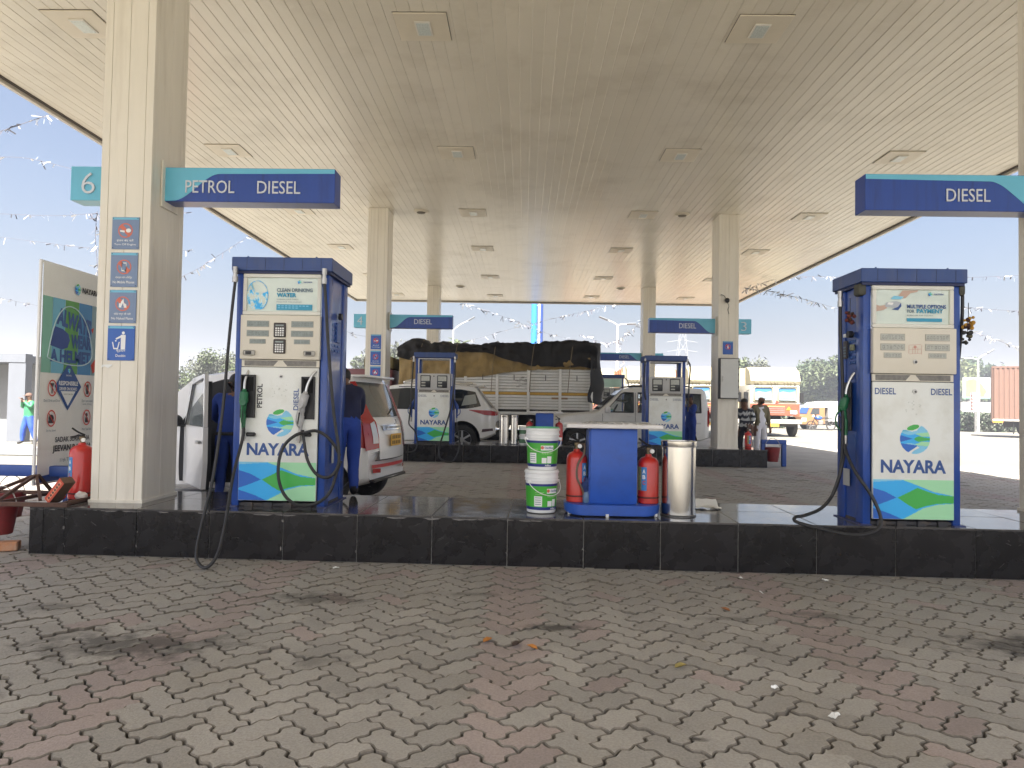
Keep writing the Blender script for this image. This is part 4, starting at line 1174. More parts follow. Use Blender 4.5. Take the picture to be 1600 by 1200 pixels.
# ------------------------------------------------------------------ things on the nearest island
LABELG = mat('label_green', (.06, .40, .035), .35, var=.1, vscale=12)
LABELN = mat('label_navy', (.012, .022, .19), .35)
PAIL = mat('pail_plastic', (.80, .81, .80), .35, var=.02)
def arc_patch(r0, z0, r1, z1, a0, a1, off, n=20):
    """a label patch wrapped on a cone; angles measured from the front (-y), positive to +x"""
    b = MB(); vs = []
    for i in range(n + 1):
        a = a0 + (a1 - a0) * i / n
        for r, z in ((r0 + off, z0), (r1 + off, z1)): vs.append((r * math.sin(a), -r * math.cos(a), z))
    b.add(vs, [(2 * i, 2 * i + 2, 2 * i + 3, 2 * i + 1) for i in range(n)], 0, True)
    return b
def pail(loc, rz, label, lid_green=False, full=True):
    t = thing('plastic_pail', label, 'bucket', loc, rz, 'stacked white plastic pails')
    H = .362; r0, r1 = .122, .137
    R = lambda z: r0 + (r1 - r0) * min(1, z / .29)
    body = MB().lathe([(.0, .004), (r0 - .012, .0), (r0 - .003, .004), (r0, .012), (R(.27), .27), (R(.28) + .001, .28)], 40, caps=False).obj('pail_body', PAIL, t)
    rim = MB().lathe([(R(.28), .268), (r1 + .006, .27), (r1 + .006, .276), (r1 + .003, .278), (r1 + .003, .292), (r1 + .009, .294), (r1 + .009, .302), (r1 + .004, .304), (r1 + .004, .33), (r1 + .011, .334), (r1 + .011, .348), (r1 + .002, .352)], 40, caps=False).obj('ribbed_collar', PAIL, t)
    lid = MB().lathe([(r1 + .002, .350), (r1 + .006, .354), (r1 + .004, .360), (r1 - .012, .361), (r1 - .016, .354), (0, .354)], 40, caps=False).obj('lid', mat('lid_green', (.10, .42, .20), .4) if lid_green else PAIL, t)
    g = arc_patch(R(.05), .05, R(.235), .235, -2.9, 2.9, .0012, 44).obj('label', LABELG, t)
    arc_patch(R(.228), .228, R(.248), .248, -2.9, 2.9, .0016, 44).obj('label_band', LABELN, t)
    arc_patch(R(.030), .030, R(.054), .054, -2.9, 2.9, .0016, 44).obj('label_band', LABELN, t)
    arc_patch(R(.168), .168, R(.208), .208, -.22, .62, .0018, 14).obj('logo_panel', TEXTWHITE, g)
    arc_patch(R(.058), .060, R(.145), .145, -1.05, -.52, .0018, 10).obj('text_panel', TEXTWHITE, g)
    # lorry picture: stripes, cab and dark wheels
    for k in range(7): arc_patch(R(.10), .122 + k * .0, R(.15), .152, -.16 + k * .11, -.10 + k * .11, .0017, 3).obj('stripe', mat('label_pale_green', (.35, .70, .25), .4), g)
    arc_patch(R(.06), .060, R(.105), .105, -.16, .16, .0020, 6).obj('lorry_print', TEXTWHITE, g)
    arc_patch(R(.06), .060, R(.118), .118, .20, .50, .0020, 6).obj('lorry_print', TEXTWHITE, g)
    def wrap(s, a, z, w, h, m, nm='lettering', off=.0026):
        r = R(z) + off
        text(t, s, (r * math.sin(a), -r * math.cos(a), z), w, h, m, .02, face=(PI / 2, 0, a), name=nm)
    wrap('ClearBlue', .28, .190, .075, .017, TEXTBLUE)
    wrap('AdBlue', .25, .042, .052, .016, TEXTWHITE)
    r = R(.19) + .0026
    b = MB(); disc(b, 0, 0, .014, .014, 0); b.obj('badge', PALERED, t, (r * math.sin(-.13), -r * math.cos(-.13), .19), (0, 0, -.13))
    for k in range(4): arc_patch(R(.07 + k * .018), .075 + k * .018, R(.08 + k * .018), .080 + k * .018, -1.0, -.6, .0024, 4).obj('print_line', TEXTGREY, g)
    for k in range(4): arc_patch(R(.17), .160 + k * .015, R(.17), .164 + k * .015, -.98, -.40, .0019, 5).obj('print_line', mat('label_pale_green', (.35, .70, .25), .4), g)
    # bail handle
    pts = []
    for i in range(15):
        a = PI * i / 14
        pts.append(((r1 + .016) * math.cos(a), -.035 - .115 * math.sin(a), .262 - .115 * math.sin(a) * .95))
    MB().tube(pts, .0032, 6).obj('bail_handle', PAIL, t)
    b = MB(); b.bbox(-.03, .03, -.178, -.166, .138, .150, .004); 
    for sx in (-1, 1): MB().cyl((sx * (r1 - .01), -.03, .262), (sx * (r1 + .022), -.03, .262), .012, n=10).obj('handle_boss', PAIL, t)
    return t
pail((.157, 6.085, .392), .55, 'white pail with green label, lower one of the stack of two')
pail((.160, 6.085, .752), .10, 'white pail with a green lid, on top of the stack', True)

# steel bin
def steel_bin(loc, r, h, label, group=None):
    t = thing('steel_bin', label, 'bin', loc, 0, group)
    MB().lathe([(r, .0), (r, .012), (r - .003, .014), (r - .003, h - .05), (r, h - .048), (r + .003, h - .02), (r + .003, h - .004), (r - .002, h), (r - .012, h - .002), (r - .015, h - .06)], 48, caps=False).obj('bin_shell', STEEL, t)
    MB().lathe([(r - .016, h - .02), (r - .016, .02), (0, .02)], 32, caps=False).obj('bin_liner', mat('bin_inside', (.05, .05, .05), .7), t)
    MB().lathe([(r + .001, .001), (r + .003, .002), (r + .003, .010), (r, .012)], 48, caps=False).obj('base_ring', mat('dark_ring', (.08, .08, .08), .5), t)
    MB().lathe([(r + .001, h - .052), (r + .0035, h - .050), (r + .0035, h - .046), (r + .001, h - .044)], 48, caps=False).obj('rim_bead', DULLSTEEL, t)
    return t
steel_bin((1.312, 6.06, .392), .146, .625, 'large shiny steel bin at the right end of the blue pedestal')
steel_bin((-.456, 16.3, .392), .115, .66, 'left slim steel bin of the pair on the second island', 'pair of slim steel bins')
steel_bin((-.22, 16.28, .392), .085, .66, 'right slim steel bin of the pair on the second island', 'pair of slim steel bins')
t = thing('paper_sheet', 'crumpled white plastic sheet on the island behind the steel bin', 'sheet', (1.61, 6.52, .393))
b = MB(); nx = 8
vs = [(-.17 + .34 * i / nx, -.1 + .2 * j / nx, .006 + .03 * abs(noise.noise(Vector((i * .6, j * .6, 2)))) + (.05 * max(0, (j - 5)) / 3)) for j in range(nx + 1) for i in range(nx + 1)]
b.add(vs, [(j * (nx + 1) + i, j * (nx + 1) + i + 1, (j + 1) * (nx + 1) + i + 1, (j + 1) * (nx + 1) + i) for j in range(nx) for i in range(nx)], 0, True)
b.obj('sheet', WHITE, t)

# service pedestal -------------------------------------------------------
MARBLE = mat('white_marble', (.70, .68, .67), .3, var=.10, vscale=6, dirt=(.40, .37, .33), dscale=7, damt=.5)
def pedestal(loc, label, s=1.0, detail=True, group='blue service pedestals'):
    t = thing('service_pedestal', label, 'pedestal', loc, 0, group)
    # base: plank with rounded ends and wrapped edge
    def stadium(w, d, n=10):
        r = d / 2; P = []
        for i in range(n + 1):
            a = -PI / 2 + PI * i / n; P.append((w / 2 - r * .62 + r * .62 * math.cos(a), r * math.sin(a)))
        for i in range(n + 1):
            a = PI / 2 + PI * i / n; P.append((-w / 2 + r * .62 + r * .62 * math.cos(a), r * math.sin(a)))
        return P
    P = stadium(.80, .50)
    b = MB(); b.prism(P, 'z', .024, .052, sm=True).prism([(x * 1.012, y * 1.012) for x, y in P], 'z', .0522, .095, sm=True).prism([(x * .97, y * .97) for x, y in P], 'z', .010, .0238, sm=True)
    b.obj('base', PEDBLUE, t, angle=50)
    for (x, y) in ((-.36, -.1), (-.06, -.245), (.35, -.16), (.0, .2)):
        MB().cyl((x, y, 0), (x, y, .025), .014, n=10).obj('foot', WHITE, t)
    MB().bbox(-.195, .195, -.15, .16, .095, .72, .006, seg=2).obj('body', PEDBLUE, t)
    MB().box(-.205, -.195, -.13, .15, .096, .70).obj('side_flange', PEDBLUE, t)
    top = MB().bbox(-.40, .40, -.215, .25, .722, .757, .006).obj('table_top', MARBLE, t)
    b = MB()
    rr = random.Random(3)
    for k in range(16):
        x, y = rr.uniform(-.24, .32), rr.uniform(-.15, .16)
        pts = [Vector((x, y, .760))]
        a = rr.uniform(0, 6)
        for j in range(5):
            a += rr.uniform(-.7, .7); pts.append(pts[-1] + Vector((math.cos(a) * .035, math.sin(a) * .02, 0))); pts[-1].z = .760 + rr.uniform(0, .014)
        b.tube(pts, rr.uniform(.002, .005), 5, smooth=2)
    for k in range(9):
        x, y = rr.uniform(-.24, .32), rr.uniform(-.15, .16)
        b.add([(x, y, .759), (x + .06, y + .02, .766), (x + .05, y + .06, .772), (x - .01, y + .05, .761)], [(0, 1, 2, 3)])
    b.obj('peeling_film', mat('peeling_film', (.42, .41, .38), .5, var=.3, vscale=14), top)['kind'] = 'stuff'
    t.scale = (s, s, s)
    return t
pedestal((.752, 6.10, .391), 'blue pedestal with a white marble top between two red extinguishers')
pedestal((.47, 16.25, .391), 'small blue white-topped pedestal on the second island, seen above the pails')

def extinguisher(loc, r, h, rz, label, hose_on=True, la=-1, group='red fire extinguishers', lab=True, abc=True):
    t = thing('fire_extinguisher', label, 'fire extinguisher', loc, rz, group)
    b = h * .80
    MB().lathe([(r * .94, 0), (r, .006), (r, .035), (r, b - r * .75), (r * .93, b - r * .42), (r * .70, b - r * .15), (r * .35, b), (r * .28, b + .02), (.0, b + .02)], 32).obj('cylinder', RED, t)
    MB().lathe([(r + .0015, .045), (r + .003, .047), (r + .003, .057), (r + .0015, .059)], 32, caps=False).obj('base_band', mat('dark_band', (.09, .015, .012), .6), t)
    v = MB(); v.cyl((0, 0, b + .015), (0, 0, b + .055), .02, n=12).bbox(-.022, .022, -.02, .02, b + .05, b + .075, .004)
    vo = v.obj('valve', mat('valve_brass', (.16, .12, .07), .45, metal=.6), t)
    lv = MB(); lv.tube([(.02, 0, b + .075), (-.03, 0, b + .085), (-.09, 0, b + .065)], .009, 6).tube([(.02, 0, b + .088), (-.02, 0, b + .105), (-.06, 0, b + .13), (-.085, 0, b + .15)], .009, 6, smooth=3); lv.obj('lever', BLACK, t)
    g = MB(); g.cyl((.02, -.02, b + .045), (.02, -.045, b + .045), .018, n=12); g.obj('pressure_gauge', WHITE, t)
    if lab:
        arc_patch(r, b * .28, r, b * .78, *sorted((la * 1.0, la * .45)), .0016, 10).obj('label', mat('ext_label_blue', (.03, .20, .50), .4), t)
        arc_patch(r, b * .28, r, b * .78, *sorted((la * 1.5, la * 1.0)), .0016, 10).obj('label', mat('ext_label_olive', (.30, .30, .12), .5, var=.4, vscale=60), t)
        if abc:
            for k, ch in enumerate('ABC'):
                a = la * .72
                text(t, ch, ((r + .003) * math.sin(a), -(r + .003) * math.cos(a), b * (.69 - .12 * k)), .026, .034, (TEXTWHITE, TEXTWHITE, PRRED)[k], .03, face=(PI / 2, 0, a))
    if hose_on:
        MB().tube([(.02, 0, b + .05), (.06, -.03, b + .06), (.05, -r - .01, b - .02), (-.0, -r - .015, b * .75), (-.005, -r - .015, b * .5), (.035, -r - .01, b * .3), (.06, -r + .0, b * .12)], .009, 7, smooth=5).obj('hose', mat('hose_tan', (.14, .10, .07), .6), t)
    return t
extinguisher((.455, 6.08, .487), .088, .53, 0.0, 'red extinguisher with brown hose standing left of the blue pedestal body', la=1)
extinguisher((1.058, 6.06, .487), .088, .49, 0.15, 'red ABC extinguisher standing right of the blue pedestal body', False)
extinguisher((-3.975, 6.35, .392), .10, .60, 0.25, 'red ABC extinguisher beside the near left column', False)
extinguisher((5.085, 16.25, .392), .075, .46, 1.0, 'red extinguisher with white label at the right end of the second island', True)
extinguisher((.13, 16.25, .487), .085, .52, .5, 'small distant red extinguisher left of the second pedestal')
extinguisher((.80, 16.25, .487), .085, .52, .2, 'small distant red extinguisher right of the second pedestal', False)
# bottle and squeegee cloth beside the left extinguisher
t = thing('cleaning_bottle', 'dark blue cleaning bottle with a rag beside the left extinguisher', 'bottle', (.535, 6.00, .487))
MB().lathe([(.030, 0), (.034, .006), (.034, .075), (.020, .10), (.014, .12)], 18).obj('bottle', mat('bottle_steel_blue', (.10, .17, .28), .3), t)
MB().tube([(0, 0, .10), (-.015, -.005, .14), (.005, 0, .18), (-.01, .0, .22)], [.030, .036, .026, .008], 8, smooth=3).obj('rag', mat('rag_navy', (.012, .03, .12), .8), t)
# small pails on second island
for k, (z, lab) in enumerate(((.392, 'lower small white pail beside the slim bins'), (.60, 'upper small white pail beside the slim bins'))):
    t = thing('plastic_pail', lab, 'bucket', (-.0, 16.32, z), 0, 'small distant pails')
    MB().lathe([(.10, 0), (.115, .16), (.125, .165), (.125, .20), (.11, .205), (0, .205)], 20).obj('pail_body', PAIL, t)
    MB().lathe([(.1035, .03), (.1145, .12)], 20, caps=False).obj('label', mat('label_dull_green', (.10, .22, .12), .5), t)

# ------------------------------------------------------------------ left end: helmet board, stand, clutter
BX = -4.375
t = thing('safety_board', 'tall ALWAYS WEAR A HELMET safety board seen at a sharp angle, far left', 'signboard', (BX, 6.33, .50))
BH, BW = 2.04, 1.22
fr = MB()
fr.bbox(-.022, .0, -.03, .0, 0, BH, .004)
fr.bbox(-.022, .0, BW, BW + .03, 0, BH, .004)
fr.bbox(-.022, .0, .0, BW, BH - .03, BH, .004); fr.bbox(-.022, .0, .0, BW, 0, .03, .004)
fr.obj('board_frame', mat('board_frame', (.80, .80, .78), .4), t)
b = MB(); nz = 14; ny = 14
vs = [(.006 + .004 * noise.noise(Vector((i * .4, j * .4, 8.8))), BW * i / ny, .02 + (BH - .045) * j / nz) for j in range(nz + 1) for i in range(ny + 1)]
b.add(vs, [(j * (ny + 1) + i, j * (ny + 1) + i + 1, (j + 1) * (ny + 1) + i + 1, (j + 1) * (ny + 1) + i) for j in range(nz) for i in range(ny)], 0, True)
flex = b.obj('printed_sheet', mat('board_white', (.80, .80, .77), .4, var=.04), t)
def sq(pts, m, name, off=.012, par=flex):
    b = MB(); b.add([(off, y, z) for y, z in pts], [tuple(range(len(pts)))]); return b.obj(name, m, par)
FACE = (PI / 2, 0, PI / 2)
zs0, zs1 = 1.02, 1.72
stripes = [('stripe_teal', (.22, .48, .38), 0, .17), ('stripe_sky', (.16, .44, .60), .17, .40), ('stripe_green', (.11, .33, .08), .40, .66), ('stripe_blue', (.07, .25, .50), .66, .93), ('stripe_pale', (.28, .40, .44), .93, BW)]
for (nm, c, a, b_) in stripes: sq([(a + .004, zs0), (b_, zs0), (b_, zs1), (a + .004, zs1)], mat(nm, c, .45), 'stripe', .0105)
# helmet outline and visor
OUT = mat('outline_pale', (.55, .70, .74), .5)
hp_ = [(.10, 1.16), (.16, 1.36), (.24, 1.52), (.36, 1.63), (.50, 1.665), (.66, 1.63), (.80, 1.53), (.90, 1.38), (.94, 1.20), (.80, 1.12), (.55, 1.105), (.25, 1.13)]
MB().tube([(.0135, y, z) for y, z in hp_ + hp_[:1]], .006, 5, smooth=4, caps=False).obj('helmet_outline', OUT, flex)
sq([(.14, 1.275), (.22, 1.455), (.36, 1.44), (.47, 1.40), (.50, 1.34), (.46, 1.27), (.36, 1.245)], mat('visor_navy', (.012, .05, .24), .4), 'visor', .0125)
NAVY = TEXTBLUE
text(flex, 'ALWAYS', (.014, .58, 1.52), .66, .165, NAVY, .05, face=FACE, roll=-.12)
text(flex, 'WEAR', (.014, .72, 1.335), .40, .135, NAVY, .05, face=FACE)
text(flex, 'A HELMET', (.014, .53, 1.185), .76, .12, NAVY, .05, face=FACE)
sq([(.93, 1.12), (1.02, 1.19), (1.05, 1.07), (.97, 1.04)], PRRED, 'red_patch', .0125)
sq([(.91, 1.48), (.97, 1.50), (.95, 1.44)], PRRED, 'red_patch', .0125)
dm = sq([(.25, .90), (.50, 1.13), (.75, .90), (.50, .67)], TEXTBLUE, 'diamond', .0125)
sq([(.36, .855), (.64, .855), (.50, .715)], TEXTWHITE, 'diamond_panel', .0132, dm)
text(dm, 'RESPONSIBLE', (.0142, .50, .93), .36, .042, TEXTWHITE, .03, face=FACE)
text(dm, 'DRIVER ON BOARD', (.0142, .50, .877), .33, .03, TEXTWHITE, .02, face=FACE)
text(dm, 'A VOW TO DRIVE SAFE', (.0142, .50, .825), .17, .014, TEXTBLACK, face=FACE)
add_logo(dm, (.0142, .50, 1.05), .05, PI / 2); text(dm, 'NAYARA', (.0142, .50, 1.005), .10, .016, TEXTWHITE, face=FACE)
lg = add_logo(flex, (.014, .62, 1.845), .11, PI / 2); text(flex, 'NAYARA', (.014, .88, 1.85), .34, .055, TEXTBLACK, .04, face=FACE)
def icon(cy, cz, cap1, cap2, kind):
    b = MB(); ring_print(b, cy, cz, .078, .012, 0)
    n_ = .004; a = .055
    b2 = MB(); 
    if kind == 'glass': quad(b2, [(cy - .035, cz + .045), (cy + .03, cz + .045), (cy + .006, cz), (cy + .006, cz - .05), (cy - .012, cz - .05), (cy - .012, cz)], .0002)
    elif kind == 'speed': disc(b2, cy, cz, .045, .035, .0002); quad(b2, [(cy - .05, cz - .045), (cy + .05, cz - .045), (cy + .05, cz - .02), (cy - .05, cz - .02)], .0004)
    elif kind == 'phone': quad(b2, [(cy - .022, cz - .048), (cy + .022, cz - .048), (cy + .022, cz + .048), (cy - .022, cz + .048)], .0002)
    else: disc(b2, cy, cz + .025, .02, .02, .0002); quad(b2, [(cy - .035, cz - .05), (cy + .035, cz - .05), (cy + .025, cz), (cy - .025, cz)], .0002)
    quad(b, [(cy - a - n_, cz + a - n_), (cy - a + n_, cz + a + n_), (cy + a + n_, cz - a + n_), (cy + a - n_, cz - a - n_)], -.0006)
    M = (0, 0, PI / 2)
    o = b2.obj('pictogram', TEXTBLACK, flex, (.0125, 0, 0), M); o2 = b.obj('prohibition_ring', PRRED, flex, (.0128, 0, 0), M)
    text(flex, cap1, (.0135, cy, cz - .115), .022 * len(cap1) * .62, .026, TEXTGREY, face=FACE)
    if cap2: text(flex, cap2, (.0135, cy, cz - .15), .022 * len(cap2) * .62, .026, TEXTGREY, face=FACE)
icon(.21, .88, "Don't Drink and Drive", '', 'glass'); icon(.88, .88, "Don't use mobile", 'while driving', 'phone')
icon(.21, .60, 'Do Not Speed', '', 'speed'); icon(.88, .60, 'Wear Seat Belt', '', 'belt')
text(flex, 'SADAK SURAKSHA', (.0135, .62, .40), .66, .05, TEXTBLACK, .02, face=FACE)
text(flex, 'JEEVAN RAKSHA', (.0135, .62, .31), .74, .075, TEXTBLACK, .035, face=FACE)
text(flex, '11th TO 17th JAN', (.0135, .62, .20), .46, .045, TEXTGREY, .01, face=FACE)
sq([(.0, .02), (BW, .02), (BW, .13), (.5, .10), (.0, .075)], mat('board_foot_blue', (.02, .06, .30), .45), 'foot_band', .0112)

t.scale = (1, .79, 1)
t = thing('iron_stand', 'rusty angle iron stand lying under the helmet board at the island end', 'stand', (-4.36, 6.2, .392))
b = MB()
b.bbox(-.75, .62, -.40, -.365, .0, .035, .003); b.obj('front_rail', RUST, t)
MB().bbox(-.75, .55, .33, .365, .0, .035, .003).obj('rear_rail', RUST, t)
for x in (-.72, -.02, .52): MB().bbox(x, x + .035, -.364, .329, .002, .033, .003).obj('cross_rail', RUST, t)
for p0, p1 in (((-.30, -.2, .03), (-.02, .12, .20)), ((.26, -.2, .03), (.0, .12, .20)), ((0, -.36, .03), (0, .10, .20)), ((0, .34, .03), (0, .14, .20))):
    MB().tube([p0, p1], .017, 4).obj('strut', RUST, t)
t = thing('block', 'brown block with a red and white printed strip leaning on the iron stand', 'block', (-3.93, 6.0, .43), -.3)
M = Matrix.Rotation(.75, 4, 'Y')
o = MB().bbox(-.035, .035, -.05, .06, -.02, .23, .004, M=M).obj('body', mat('card_brown', (.13, .075, .045), .8, var=.2), t, (-.08, 0, .0))
MB().box(-.030, .036, -.0535, -.0505, -.015, .225, M=M).obj('printed_face', mat('card_red', (.55, .07, .03), .5), o)
MB().box(-.008, .018, -.0545, -.0537, .0, .21, M=M).obj('printed_stripe', mat('card_orange', (.72, .30, .16), .5), o)
rr = random.Random(5)
for k in range(6): MB().box(-.004, .014, -.0558, -.0548, .015 + k * .032, .034 + k * .032, M=M).obj('print_mark', TEXTBLACK, o)
for k, (x, y, c, lab) in enumerate(((-3.86, 6.18, (.68, .62, .55), 'pale crumpled wrapper on the island beside the near left column'), (-4.02, 6.12, (.42, .04, .03), 'red plastic scoop lying by the rusty stand'))):
    t = thing('litter', lab, 'litter', (x, y, .395))
    b = MB(); b.ball((0, 0, .04), .055, 9, 6, sc=(1, .8, .7))
    b.v = [(vx * (1 + .35 * noise.noise(Vector((vx * 40, vz * 40, k)))), vy, max(0, vz * (1 + .4 * noise.noise(Vector((vy * 40, vx * 40, k + 3)))))) for vx, vy, vz in b.v]
    b.obj('crumpled_piece', mat('litter_%d' % k, c, .6), t)

def sand_bucket(loc, s, label):
    t = thing('fire_bucket', label, 'bucket', loc, 0, 'dark red fire buckets')
    b = MB(); b.lathe([(.085, 0), (.09, .004), (.128, .235), (.133, .238), (.133, .246), (.126, .246), (.086, .01), (0, .01)], 26, caps=False); b.obj('bucket_body', DKRED, t)
    pts = [(.13 * math.cos(PI * i / 12), 0, .235 + .17 * math.sin(PI * i / 12)) for i in range(13)]
    MB().tube(pts, .005, 6).obj('bail_handle', DULLSTEEL, t)
    t.scale = (s, s, s); return t
def blue_rail(loc, L, h, d, label, rz=0):
    t = thing('bucket_rail', label, 'rail', loc, rz, 'blue bucket rails')
    B = mat('rail_blue', (.02, .07, .30), .45, var=.12, vscale=5)
    MB().bbox(0, L, -.05, .05, h - .10, h, .012, seg=2).obj('top_bar', B, t)
    for x in (.001, L - .101):
        MB().bbox(x, x + .10, -.045, .045, 0, h - .1015, .012, seg=2).obj('leg', B, t)
    return t
blue_rail((-6.3, 6.55, 0), 2.16, .66, .1, 'blue bucket rail at the left picture edge below the green jacket man')
sand_bucket((-4.47, 6.05, .12), 1.0, 'dark red fire bucket hanging under the rusty stand at the far left')
sand_bucket((-4.75, 6.55, .18), .95, 'red fire bucket with a wire handle hanging from the left blue rail')
blue_rail((5.36, 16.2, 0), .56, .60, .08, 'blue bucket rail at the right end of the second island')
sand_bucket((5.60, 16.14, .11), 1.3, 'dark red fire bucket hanging from the blue rail behind the right column')
t = thing('brick', 'single loose orange brick on the paving at the far left island end', 'brick', (-4.36, 5.95, 0), .35)
MB().bbox(-.11, .11, -.055, .055, 0, .075, .008).obj('brick_body', mat('brick_clay', (.42, .20, .10), .85, var=.25, vscale=10, bump=.6, dirt=(.35, .31, .26), dscale=14, damt=.6), t)

# litter on the paving
for k, (x, y) in enumerate(((-1.441, 5.536), (1.664, 5.478), (2.30, 5.47), (1.685, 5.059), (1.327, 3.063), (1.18, 3.35))):
    labs = ['crumpled white scrap near the hose loop on the paving', 'small white scrap by the island, below the steel bin', 'bright white paper scrap at the foot of the island, right of centre', 'thin white paper strip on the paving right of centre',
            'white folded scrap on the paving at bottom right', 'tiny grey scrap lying just behind the folded scrap at bottom right']
    t = thing('paper_scrap', labs[k], 'litter', (x, y, .004), rp.uniform(0, 3), 'paper scraps on the paving')
    b = MB(); nx = 4; w = (.05, .035, .045, .05, .05, .035)[k]
    vs = [(-w / 2 + w * i / nx, (-w / 3 + w * .66 * j / nx) * (.3 if k == 3 else 1), .004 + .022 * abs(noise.noise(Vector((i * .9, j * .9, k * 3.3))))) for j in range(nx + 1) for i in range(nx + 1)]
    b.add(vs, [(j * (nx + 1) + i, j * (nx + 1) + i + 1, (j + 1) * (nx + 1) + i + 1, (j + 1) * (nx + 1) + i) for j in range(nx) for i in range(nx)], 0, False)
    b.obj('scrap', WHITE, t)
for k, (x, y, lab, c) in enumerate(((-.179, 3.923, 'curled orange leaf on the paving at the picture centre', (.42, .17, .03)), (.064, 3.828, 'flat orange leaf right of the curled leaf', (.48, .20, .04)), (1.31, 4.62, 'rust brown leaf on the paving left of the white strip', (.30, .12, .04)), (.80, 3.60, 'yellowish leaf pressed on the grey pavers', (.30, .24, .07)), (-.02, 3.87, 'dark brown fragment beside the flat orange leaf', (.05, .03, .02)))):
    t = thing('fallen_leaf', lab, 'leaf', (x, y, .005), rp.uniform(0, 3), 'fallen leaves')
    b = MB(); P = [(-.04, 0, .004), (-.02, .018, .012), (.015, .02, .016), (.045, .003, .006), (.018, -.018, .014), (-.015, -.016, .012), (0, 0, .0)]
    b.add(P, [(6, 0, 1), (6, 1, 2), (6, 2, 3), (6, 3, 4), (6, 4, 5), (6, 5, 0)], 0, True); b.obj('leaf_blade', mat('leaf_%d' % k, c, .7), t)
# ------------------------------------------------------------------ road vehicles
def lerp_poly(x, P):
    if x <= P[0][0]: return P[0][1]
    for (a, ya), (b, yb) in zip(P, P[1:]):
        if x <= b: return ya + (yb - ya) * (x - a) / (b - a) if b > a else yb
    return P[-1][1]
class Car:
    """x forward (tail at 0), y to the left of the driver, z up"""
    def __init__(s, L, W, H, belt, top, bot, tumble, wheels, arch, endr=.28, kr=.10, sq=.985):
        s.L, s.W, s.H, s.B, s.top, s.bot, s.tum, s.wheels, s.arch, s.endr, s.kr, s.sq = L, W, H, belt, top, bot, tumble, wheels, arch, endr, kr, sq
    def w(s, x):
        d = min(x, s.L - x); e = s.endr
        k = 1 if d > e else 1 - .16 * ((e - d) / e) ** 2.4
        return s.W / 2 * k
    def yh(s, x, z):
        w = s.w(x); r = s.H
        if z > s.B: return w * (s.sq - s.tum * ((z - s.B) / (r - s.B)) ** 1.25)
        if z < .55: return w * (1 - .05 * ((.55 - z) / .35) ** 2)
        return w * (1 - (1 - s.sq) * ((z - .55) / (s.B - .55)) ** 2)
    def bend(s, x, y):
        k = (y / (s.W / 2)) ** 2
        if x < .7: x += s.kr * k * (1 - x / .7)
        if x > s.L - .8: x -= s.kr * 2.0 * k * (1 - (s.L - x) / .8)
        return x
    def body(s, mats, cuts=()):
        xs = sorted(set([round(s.L * i / 70, 4) for i in range(71)] + [round(p[0], 4) for p in s.top] + [.015, .03, .05, s.L - .015, s.L - .03, s.L - .05]))
        rings = []
        for x in xs:
            T, zb = lerp_poly(x, s.top), lerp_poly(x, s.bot)
            w = s.w(x)
            lv = []
            hi = T - .055
            Bm = min(s.B, hi - .06)
            for z in (zb + .05, (zb + .05) * .6 + Bm * .4, (zb + .05) * .25 + Bm * .75, Bm, Bm + (hi - Bm) * .33, Bm + (hi - Bm) * .66, hi): lv.append((s.yh(x, z), z))
            yt = s.yh(x, hi)
            half = [(0, zb), (w * .8, zb), (w * .93, zb + .015)] + lv + [(yt - .018, T - .022), (yt - .07, T - .004), (yt * .6, T + .010), (0, T + .016)]
            ring = half + [(-y, z) for y, z in half[-2:0:-1]]
            rings.append([(s.bend(x, y), y, z) for y, z in ring])
        n = len(rings[0]); b = MB()
        vs = [p for r in rings for p in r]
        fs = [(i * n + j, i * n + (j + 1) % n, (i + 1) * n + (j + 1) % n, (i + 1) * n + j) for i in range(len(rings) - 1) for j in range(n)]
        fs += [tuple(range(n - 1, -1, -1)), tuple((len(rings) - 1) * n + j for j in range(n))]
        b.add(vs, fs, 0, True)
        me = b.mesh('body', mats, 32)
        o = put(me, 'body')
        cutters = []
        for (wx, wr) in s.wheels:
            for sy in (-1, 1):
                c = MB(); c.cyl((wx, sy * (s.W / 2 - .30), s.arch[1]), (wx, sy * (s.W / 2 + .2), s.arch[1]), s.arch[0], n=36, m=0)
                cutters.append(c.mesh('cut', [mats[1]]))
        for poly in cuts:
            c = MB(); c.prism(poly, 'y', -s.W, s.W); cutters.append(c.mesh('cut', [mats[1]]))
        cs = []
        for cm in cutters:
            co = put(cm, 'cut'); cs.append(co)
            md = o.modifiers.new('b', 'BOOLEAN'); md.operation = 'DIFFERENCE'; md.object = co; md.solver = 'EXACT'
            md.material_mode = 'TRANSFER'
        bpy.context.view_layer.update()
        dg = bpy.context.evaluated_depsgraph_get()
        nm = bpy.data.meshes.new_from_object(o.evaluated_get(dg))
        for c in cs: bpy.data.objects.remove(c)
        bpy.data.objects.remove(o)
        nm.set_sharp_from_angle(angle=rad(32))
        nm.name = 'body'
        return nm
    def patch(s, poly, fn, m, name, parent, cuts=3, th=0, crv=None):
        """2-D outline filled, subdivided and laid on the body surface"""
        bm = bmesh.new()
        vs = [bm.verts.new((u, v, 0)) for u, v in poly]
        es = [bm.edges.new((vs[i], vs[(i + 1) % len(vs)])) for i in range(len(vs))]
        bmesh.ops.triangle_fill(bm, edges=es, use_beauty=True)
        for _ in range(cuts): bmesh.ops.subdivide_edges(bm, edges=bm.edges[:], cuts=1, use_grid_fill=True)
        for v in bm.verts: v.co = Vector(fn(v.co.x, v.co.y))
        bmesh.ops.recalc_face_normals(bm, faces=bm.faces[:])
        for f in bm.faces: f.smooth = True
        me = bpy.data.meshes.new(name); bm.to_mesh(me); bm.free()
        me.materials.append(m)
        return put(me, name, parent)
